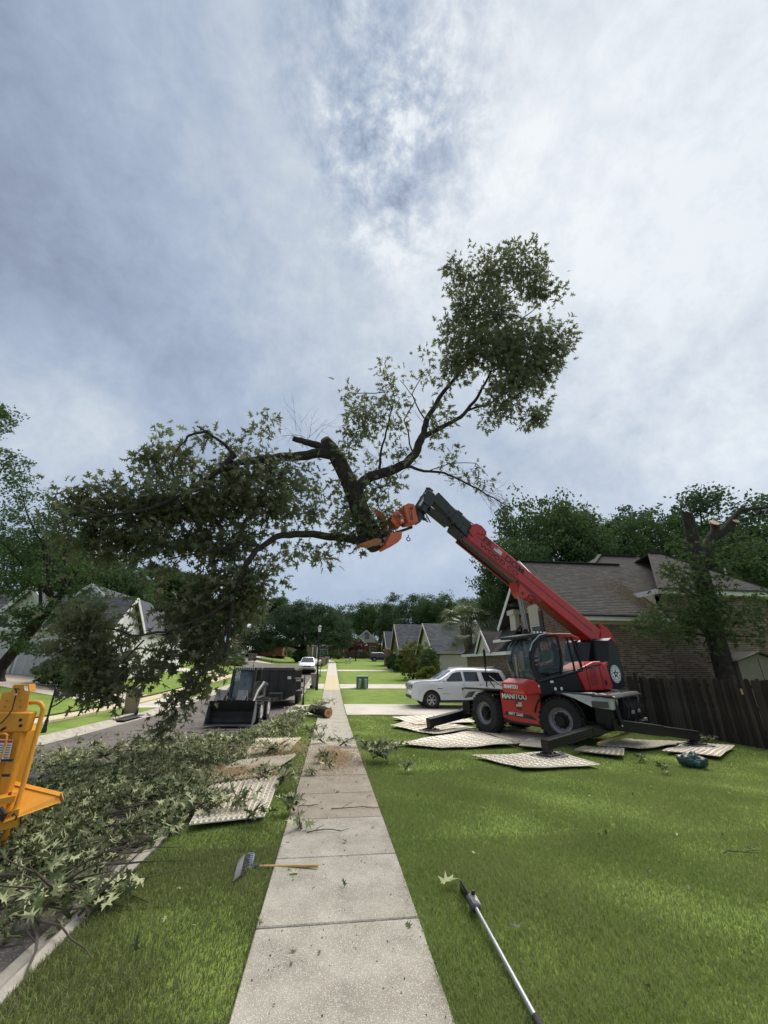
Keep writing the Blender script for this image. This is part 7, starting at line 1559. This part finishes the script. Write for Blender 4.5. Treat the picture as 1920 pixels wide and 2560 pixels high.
    q=MB(); q.box((1.25,1.205,1.55),(.05,.02,.06),bev=.01); U(q,'side_lamp',WH,NS)
    # cab frame: curved side hoops and roof
    prof=[(1.28,1.66),(1.40,2.0),(1.42,2.3),(1.30,2.62),(1.05,2.85),(.72,2.96),(.2,3.0),(-.28,2.98),(-.42,2.72),(-.55,2.3),(-.60,1.98)]
    cf=MB()
    for y in(1.18,.34):
        cf.tube([(x,y,z) for x,z in prof]+[(1.28,y,1.66)],.045,8)
        cf.tube([(.28,y,2.98),(.20,y,2.4),(.30,y,1.9)],.035,8); cf.tube([(-.12,y,2.98),(-.22,y,2.3),(-.25,y,1.95)],.03,8)
    for x,z in((1.05,2.85),(-.28,2.98),(-.60,1.98),(1.3,1.66)): cf.tube([(x,.34,z),(x,1.18,z)],.045,8)
    CF=U(cf,'cab_frame',K,smooth=True)
    # thick black front pillar band on the near side
    bd=MB(); out=[(1.30,1.66),(1.46,2.0),(1.48,2.32),(1.34,2.66),(1.06,2.90),(.72,3.0)]; inn=[(1.12,1.72),(1.28,2.02),(1.30,2.30),(1.18,2.55),(.96,2.76),(.70,2.88)]
    k=len(out); vs=[V((x,1.20,z)) for x,z in out]+[V((x,1.20,z)) for x,z in inn]+[V((x,1.13,z)) for x,z in out]+[V((x,1.13,z)) for x,z in inn]
    bd.add(vs,[(i,i+1,k+i+1,k+i) for i in range(k-1)]+[(2*k+i,3*k+i,3*k+i+1,2*k+i+1) for i in range(k-1)]+[(i,2*k+i,2*k+i+1,i+1) for i in range(k-1)]+[(k+i,k+i+1,3*k+i+1,3*k+i) for i in range(k-1)]); U(bd,'front_pillar',K,CF)
    gs=MB(); band=[(.70,3.03),(1.0,2.96),(1.3,2.74),(1.44,2.5)]
    for a,b in zip(band,band[1:]): gs.bar((a[0],1.2,a[1]),(b[0],1.2,b[1]),.03,.035,up=(0,1,0))
    U(gs,'silver_trim',mat('trim_silver',(.45,.46,.47),rough=.3,metal=.6),CF)
    rf=MB(); rf.prism([(.75,3.03),(-.30,3.05),(-.62,2.96),(-.8,2.86),(-.30,2.93),(.7,2.96)],1,.30,1.22); U(rf,'cab_roof',RED,bev=.03)
    vs_=MB(); vs_.prism([(1.05,3.02),(.6,3.06),(.6,2.98),(1.2,2.86),(1.75,2.83),(1.72,2.92)],1,.30,1.20); U(vs_,'sun_visor',K,bev=.02)
    q=MB(); q.ball((1.30,1.12,2.90),(.12,.08,.06),10); U(q,'work_lamp',mat('lamp_lens',(.7,.72,.74),rough=.08),None,smooth=True)
    for i in range(4): q=MB(); q.ball((.1+.14*i,.5,3.10),.035,8); U(q,'roof_bolt',WH)
    # glazing
    GC=mat('cab_glass_tint',(.03,.05,.055),rough=.03,alpha=.30,spec=1.); GF=mat('cab_glass_front',(.10,.14,.15),rough=.03,alpha=.34,spec=1.)
    q=MB(); pr=[(1.30,1.70),(1.60,1.72),(1.74,2.05),(1.78,2.35),(1.66,2.66),(1.42,2.86),(1.1,2.93)]; k=9; vs=[]
    for i,(x,z) in enumerate(pr):
        for j in range(k): t=j/(k-1)*2-1; bx=x-.26*(abs(t)**3.2)*(1 if i>0 else .0); vs.append(V((bx,.76+t*.47,z)))
    q.add(vs,[(i*k+j,i*k+j+1,(i+1)*k+j+1,(i+1)*k+j) for i in range(len(pr)-1) for j in range(k-1)]); U(q,'windscreen',GF,None,smooth=True)
    q=MB(); k=len(inn); sg=[(1.24,1.76)]+inn+[(.3,2.94),(.24,2.3),(.3,1.95)]; q.add([V((x,1.17,z)) for x,z in sg],[tuple(range(len(sg)))]); U(q,'door_glass',GC)
    q=MB(); q.add([V((x,1.17,z)) for x,z in [(.22,2.94),(-.10,2.94),(-.22,2.3),(-.24,1.98),(.24,1.97),(.18,2.4)]],[tuple(range(6))]); U(q,'side_window',GC)
    q=MB(); q.add([V((x,1.17,z)) for x,z in [(-.16,2.92),(-.34,2.84),(-.52,2.3),(-.56,2.02),(-.28,2.0),(-.27,2.3)]],[tuple(range(6))]); U(q,'rear_quarter_window',GC)
    q=MB(); q.add([V((x,.36,z)) for x,z in prof],[tuple(range(len(prof)))]); U(q,'far_side_glass',GC)
    q=MB(); q.bar((.30,1.20,1.95),(.22,1.21,2.2),.03,.05); q.tube([(1.15,1.2,1.8),(1.2,1.22,2.2)],.012,6); U(q,'door_handle',KM)
    q=MB(); q.box((.95,.76,1.72),(.35,.8,.12),bev=.03); q.box((1.25,.76,1.85),(.14,.7,.3),bev=.05); q.tube([(1.1,.76,1.7),(1.05,.76,2.15)],.04,8); U(q,'dashboard',KM)
    q=MB(); q.lathe((.98,.76,2.17),(-.5,0,.86),[(.17,0),(.185,.015),(.17,.03),(.155,.015),(.17,0)],20); q.bar((.98,.6,2.17),(.98,.92,2.17),.02,.02); U(q,'steering_wheel',KM,None,smooth=True)
    q=MB(); q.box((.35,.76,1.90),(.5,.5,.14),bev=.05); q.box((.08,.76,2.25),(.14,.48,.65),Matrix.Rotation(-.12,3,'Y'),bev=.05); q.box((.02,.76,2.66),(.1,.26,.2),bev=.04); q.box((.4,1.02,2.05),(.35,.1,.07),bev=.02); U(q,'driver_seat',mat('seat_fabric',(.025,.025,.027),rough=.9))
    q=MB(); q.tube([(1.78,.95,1.75),(1.80,.75,2.1),(1.72,.60,2.35)],.012,6); q.bar((1.80,.75,2.0),(1.74,.55,2.35),.02,.02); U(q,'wiper',BLACKR)
    # ---- boom, in the vertical plane through the pivot
    E1=bp(1166,1334); ax=(E1-PIV).normalized(); up=HL.cross(ax).normalized(); up=up if up.z>0 else -up
    B0=PIV-ax*.25
    b=MB(); b.bar(B0,E1,.50,.60,up=up,bev=.03); BM=Wd(b,'boom_outer_section',RED)
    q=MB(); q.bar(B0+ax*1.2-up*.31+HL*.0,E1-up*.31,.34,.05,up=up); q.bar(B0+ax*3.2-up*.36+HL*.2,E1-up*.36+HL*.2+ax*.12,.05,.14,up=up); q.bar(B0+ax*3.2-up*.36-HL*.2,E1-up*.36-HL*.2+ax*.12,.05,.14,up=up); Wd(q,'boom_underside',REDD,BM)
    q=MB(); q.bar(B0+ax*3.4-up*.355,E1-up*.355,.22,.05,up=up); Wd(q,'hose_track',KM,BM)
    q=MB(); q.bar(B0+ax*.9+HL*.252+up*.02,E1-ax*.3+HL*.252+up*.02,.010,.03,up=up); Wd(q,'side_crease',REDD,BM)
    # ear plates at the head and lug for the lift ram
    q=MB(); M4=frame(E1,ax,up)
    def pl(pts,y0,y1,nm,m,org=E1,par=BM,bev=.0):
        q=MB(); yv=HL; P=[org+ax*a+up*c for a,c in pts]; k=len(P); q.add([p+yv*y0 for p in P]+[p+yv*y1 for p in P],[tuple(range(k)),tuple(range(k,2*k))[::-1]]+[(i,(i+1)%k,k+(i+1)%k,k+i) for i in range(k)]); return Wd(q,nm,m,par,bev=bev)
    pl([(-.55,.28),(-.50,.40),(-.25,.46),(-.05,.40),(.06,.28),(.06,-.05),(-.15,-.12),(-.2,.1)],.25,.285,'head_ear',RED); pl([(-.55,.28),(-.50,.40),(-.25,.46),(-.05,.40),(.06,.28),(.06,-.05),(-.15,-.12),(-.2,.1)],-.285,-.25,'head_ear',RED)
    pl([(-3.6,-.28),(-2.75,-.70),(-2.55,-.62),(-2.2,-.28)],-.2,.2,'ram_lug',RED,bev=.03); pl([(-3.0,-.42),(-2.8,-.72),(-2.5,-.62),(-2.45,-.38)],.2,.24,'ram_lug_plate',RED,bev=.01)
    for a,c in((-2.68,-.60),(-2.95,-.50),(-2.35,-.35)): 
        q=MB(); p=E1+ax*a+up*c+HL*.26; q.cyl(p-HL*.03,p+HL*.02,.04,n=12); Wd(q,'lug_bolt',REDD,BM)
    pl([(-6.1,.32),(-5.9,.48),(-6.35,.52),(-6.75,.35),(-6.9,-.05),(-6.7,-.33),(-6.2,-.30)],.24,.30,'pivot_bracket',RED,bev=.02); pl([(-6.1,.32),(-5.9,.48),(-6.35,.52),(-6.75,.35),(-6.9,-.05),(-6.7,-.33),(-6.2,-.30)],-.30,-.24,'pivot_bracket',RED)
    # lift ram from turret to lug; small compensating ram near the pivot
    lug=E1+ax*(-2.7)+up*(-.62); base=UM@V((.25,-.05,2.35)); q=MB(); q.tube([base,base.lerp(lug,.45)],.10,12); Wd(q,'lift_ram',K,None,smooth=True); q=MB(); q.tube([base.lerp(lug,.4),lug],.05,12); q.tube([base.lerp(lug,.4)+HL*.12,lug+HL*.12],.016,8); Wd(q,'lift_rod',mat('rod_grey',(.3,.3,.31),rough=.35,metal=.7),None,smooth=True)
    q=MB(); q.box(V((.25,-.05,2.1)),(.35,.3,.6),bev=.03); U(q,'ram_base',K)
    a=dp(1500,1598,Y=13.5); b_=dp(1488,1648,Y=13.4); q=MB(); q.tube([a,a.lerp(b_,.5)],.04,10); Wd(q,'small_rod',mat('rod_pale',(.6,.6,.6),rough=.3,metal=.5),None,smooth=True); q=MB(); q.tube([a.lerp(b_,.4),b_],.065,10); Wd(q,'small_ram',K,None,smooth=True)
    # lettering on the near side of the boom
    def btext(nm,s,along,upo,sz,m=BK,sq=1.25,bold=.004):
        o=E1-ax*along+up*upo+HL*.2535; return text(nm,s,sz,m,BM,RI@frame(o,-ax,up),.004,sq,bold)
    btext('boom_lettering','FR',.72,.09,.30); btext('boom_lettering','DOM',1.98,.09,.30); btext('boom_lettering','WOOD CO.',1.42,-.155,.22,sq=1.5,bold=.003)
    q=MB(); o=E1-ax*1.20+up*.10+HL*.256; q.bar(o-ax*.17,o+ax*.17,.006,.17,up=up); fl=Wd(q,'flag_decal',WH,BM); q=MB()
    for i in range(4): q.bar(o-ax*.17+up*(-.07+.045*i)+HL*.004,o+ax*.17+up*(-.07+.045*i)+HL*.004,.003,.018,up=up)
    Wd(q,'flag_stripe',mat('flag_faded',(.45,.3,.3),rough=.5),BM); q=MB(); q.bar(o+ax*.05+up*.04+HL*.006,o+ax*.17+up*.04+HL*.006,.003,.08,up=up); Wd(q,'flag_canton',mat('flag_navy',(.12,.14,.25),rough=.5),BM)
    # inner sections
    E2=bp(1128,1292); E3=bp(1083,1243); KB=mat('boom_black',(.022,.024,.027),(.035,.037,.04),scale=3,rough=.5)
    q=MB(); q.bar(E1-ax*.3,E2,.42,.50,up=up,bev=.02); S2=Wd(q,'boom_second_section',KB)
    q=MB(); q.bar(E1-ax*.3,E3,.34,.42,up=up,bev=.02); q.bar(E2-ax*.25+up*.0,E2-ax*.02,.46,.54,up=up,bev=.02); S3=Wd(q,'boom_third_section',KB)
    l2=(E2-E1).length; pl([(.10,.24),(.16,.36),(.6*l2,.38),(l2*.9,.30),(l2,.20)],-.19,.19,'wear_block',KB,par=S2,bev=.02); l3=(E3-E1).length
    pl([(l2+.05,.2),(l2+.1,.33),(l2+.5,.34),(l2+.6,.2)],-.16,.16,'wear_block',KB,par=S3,bev=.02)
    pl([(.02,-.20),(.05,-.36),(l2*.75,-.36),(l2*.8,-.20)],-.16,.16,'lower_carrier',KM,par=S2,bev=.01); pl([(l2*.9,-.15),(l2*.95,-.32),(l3*.92,-.32),(l3*.95,-.15)],-.12,.12,'lower_carrier',KM,par=S3,bev=.01)
    for a0,a1 in((.0,.45),(l2-.05,l2+.42)):
        q=MB(); q.tube([E1+ax*a0+up*.40+HL*.12,E1+ax*a1+up*.36+HL*.12],.022,8); Wd(q,'ram_rod',KM,BM)
    q=MB()
    for a_ in (.35,.6,l2+.2): 
        for c_ in(-.1,.1): p=E1+ax*a_+up*c_+HL*(.215 if a_<l2 else .175); q.cyl(p,p+HL*.02,.03,n=8)
    Wd(q,'wear_bolt',KM,BM)
    # head and short jib folded down
    H1=bp(1072,1228); J=bp(1046,1268); 
    pl([(l3-.1,.22),(l3+.05,.34),(l3+.28,.30),(l3+.34,.05),(l3+.2,-.25),(l3-.1,-.22)],-.18,.18,'boom_head',KB,par=S3,bev=.03)
    tip=bp(1068,1222); q=MB(); q.box(bp(1070,1224),(.15,.16,.14),bev=.02); q.bar(bp(1072,1232),bp(1070,1226),.05,.05); Wd(q,'head_camera',K)
    jd=(J-H1).normalized(); q=MB(); q.bar(H1+HL*.12-jd*.05,J+HL*.12,.03,.20,up=ax); q.bar(H1-HL*.12-jd*.05,J-HL*.12,.03,.20,up=ax); q.bar(H1-jd*.02,J,.12,.12,up=ax); JB=Wd(q,'jib',KB)
    q=MB(); q.bar(bp(1066,1236,.15),bp(1048,1264,.15),.012,.07,up=ax); Wd(q,'jib_plate',mat('plate_steel',(.42,.44,.46),rough=.35,metal=.5),JB)
    # ---- grapple saw
    c0=bp(1046,1284); q=MB(); q.box(c0,(.30,.34,.42),Matrix((HD,HL,V((0,0,1)))).transposed()@Matrix.Rotation(.18,3,'Y'),bev=.05); q.box(bp(1056,1275),(.3,.3,.25),bev=.05); q.bar(bp(1060,1268),bp(1040,1306),.36,.16,up=HD); RT=Wd(q,'rotator',KB)
    for k in range(5):
        a=bp(1040+2*k,1266+k,.15+.03*k); b_=bp(1068+k*2,1290+4*k,.2+.02*k); c_=bp(1056+k,1300-2*k,.18+.02*k); q=MB(); q.tube([a,a.lerp(b_,.5)+V((0,0,.12)),b_,b_.lerp(c_,.5)+V((0,0,-.08)),c_],.016,7); Wd(q,'hydraulic_hose',BLACKR,RT,smooth=True)
    def face(nm,pts,y0,y1,m,par=None,bev=.015):
        P=[bp(a,b) for a,b in pts]; k=len(P); q=MB(); q.add([p+HL*y0 for p in P]+[p+HL*y1 for p in P],[tuple(range(k)),tuple(range(k,2*k))[::-1]]+[(i,(i+1)%k,k+(i+1)%k,k+i) for i in range(k)]); return Wd(q,nm,m,par,bev=bev)
    body=face('grapple_body',[(1000,1270),(1012,1264),(1027,1266),(1038,1311),(1012,1314)],-.26,.26,ORG,bev=.03)
    a_=(bp(1030,1266)-bp(1036,1312)).normalized(); o=bp(1017,1291)+HL*.264; xd=-(bp(1027,1270)-bp(1034,1311)).normalized(); yd=(bp(1040,1290)-bp(1000,1290)).normalized(); text('grapple_lettering','TC750',.15,BK,body,RI@frame(o,xd,yd),.003,1.,.002)
    q=MB(); q.lathe(bp(1020,1277)+HL*.264,HL,[(.05,0),(.05,.004),(.025,.004),(.025,0)],12); Wd(q,'maker_mark',BK,body)
    for s in(-1,1): face('jaw_arm',[(976,1290),(1000,1296),(1002,1318),(986,1322),(972,1306)],s*.16-.03,s*.16+.03,ORG)
    face('jaw_bracket',[(972,1285),(990,1284),(1001,1300),(1000,1317),(990,1310)],.20,.24,ORG); face('jaw_block',[(990,1298),(1001,1300),(1001,1317),(992,1316)],-.1,.28,ORG)
    q=MB(); q.tube([bp(995,1330,.05),bp(1030,1318,.05)],.045,10); q.box(bp(1008,1312,.25),(.1,.1,.1),bev=.02); Wd(q,'jaw_ram',K,None,smooth=True)
    face('lower_jaw',[(968,1340),(996,1334),(994,1352),(985,1362),(959,1375),(955,1368),(962,1352)],-.30,.30,ORG); face('lower_jaw_plate',[(965,1326),(980,1318),(1000,1330),(996,1338),(972,1346)],-.26,-.2,OR2)
    face('upper_jaw',[(948,1268),(970,1288),(975,1318),(962,1330),(955,1300),(944,1280)],-.22,-.14,ORG)
    face('saw_guard',[(893,1364),(908,1358),(938,1348),(950,1352),(948,1362),(920,1367)],-.16,.16,OR2); q=MB(); q.bar(bp(948,1360,.0),bp(985,1335,.0),.02,.16,up=HD); Wd(q,'saw_bar',mat('steel_plain',(.3,.3,.3),rough=.4,metal=.7))
    q=MB(); hc=bp(1021,1348,.1); pts=[hc+V((0,0,.14)),hc+V((0,0,.06))]+[hc+HD*(.06*math.sin(a))+V((0,0,.06*math.cos(a)-.0)) for a in [R(20+300*i/9) for i in range(10)]]; q.tube(pts,.016,8); Wd(q,'lifting_hook',KM,None,smooth=True)
    for (x,y) in((1001,1290),(1004,1302)): q=MB(); p=bp(x,y,.27); q.cyl(p,p+HL*.04,.035,n=10); Wd(q,'fitting',WH)
    return root,U2R,UM
TH,U2R,UM=telehandler()
# ------------------------------------------------ operator in the cab, one continuous skinned body
def operator_person():
    p=thing('person','machine operator in green t-shirt and dark cap seated in the cab','person',UM@V((.35,.76,1.97))); 
    r=Matrix((HD,HL,V((0,0,1)))).transposed(); p.rotation_euler=r.to_euler()
    # local frame: x forward, y left, z up; origin at seat
    J=[((0,0,.10),.15),((-.03,0,.30),.15),((-.02,0,.47),.165),((-.01,0,.60),.06),((.0,0,.68),.055),   #0 pelvis..4 neck
       ((.01,0,.78),.095),((.0,0,.87),.09),                                             #5,6 head
       ((-.01,.19,.52),.07),((.10,.27,.27),.05),((.36,.22,.20),.038),((.44,.20,.20),.03),   #7-10 left arm
       ((-.01,-.19,.52),.07),((.10,-.27,.27),.05),((.36,-.20,.24),.038),((.44,-.18,.25),.03), #11-14
       ((.05,.11,.08),.10),((.46,.13,.10),.075),((.60,.13,-.24),.05),((.72,.13,-.27),.04),     #15-18 left leg
       ((.05,-.11,.08),.10),((.46,-.13,.10),.075),((.60,-.13,-.24),.05),((.72,-.13,-.27),.04)]
    Ed=[(0,1),(1,2),(2,3),(3,4),(4,5),(5,6),(2,7),(7,8),(8,9),(9,10),(2,11),(11,12),(12,13),(13,14),(0,15),(15,16),(16,17),(17,18),(0,19),(19,20),(20,21),(21,22)]
    me=bpy.data.meshes.new('body'); me.from_pydata([j[0] for j in J],Ed,[]); o=obj('body',me,p); 
    o.modifiers.new('skin','SKIN'); o.modifiers.new('sub','SUBSURF').levels=1
    for i,(c,rr) in enumerate(J): me.skin_vertices[0].data[i].radius=(rr,rr)
    me.skin_vertices[0].data[0].use_root=True
    dg=bpy.context.evaluated_depsgraph_get(); nm=bpy.data.meshes.new_from_object(o.evaluated_get(dg)); o.modifiers.clear(); o.data=nm
    SK=mat('skin',(.42,.25,.17),rough=.6); SH=mat('shirt_green',(.05,.17,.12),(.04,.14,.10),scale=10,rough=.9); TR=mat('trousers',(.04,.045,.06),rough=.9)
    nm.materials.clear(); [nm.materials.append(x) for x in(SK,SH,TR)]
    for f in nm.polygons:
        c=f.center; f.use_smooth=True
        f.material_index=2 if c.z<.13 else (1 if (c.z<.585 and (c.x<.13)) else 0)
    for s in(1,-1):   # hands with five fingers closed on the controls
        hb=MB(); w=V((.44,s*(.20 if s>0 else .18),.20 if s>0 else .25)); hb.box(w+V((.04,0,0)),(.08,.08,.03),bev=.012)
        for k in range(4): b=w+V((.075,-.03+.02*k,.0)); hb.tube([b,b+V((.035,0,-.004)),b+V((.045,0,-.03)),b+V((.025,0,-.045))],[.0095,.009,.008,.007],6)
        b=w+V((.03,-s*.04,0)); hb.tube([b,b+V((.03,-s*.02,-.01)),b+V((.05,-s*.012,-.03))],[.011,.010,.008],6); hb.build('hand',SK,o,smooth=True)
    h=MB(); h.ball((.075,.0,.80),(.022,.018,.022),8); h.build('nose',SK,o,smooth=True); 
    for s in(1,-1): MB().ball((.01,s*.092,.81),(.022,.012,.03),8).build('ear',SK,o); MB().ball((.078,s*.034,.83),(.012,.016,.010),8).build('eye',BLACKM,o)
    MB().box((.085,0,.752),(.01,.045,.008)).build('mouth',mat('lip',(.3,.13,.1),rough=.6),o)
    c=MB(); c.ball((-.005,0,.885),(.112,.105,.085),12); c.prism([(.05,.87),(.19,.862),(.19,.874),(.05,.89)],1,-.075,.075); c.build('cap',mat('cap_dark',(.03,.035,.04),rough=.9),o,smooth=True)
operator_person()
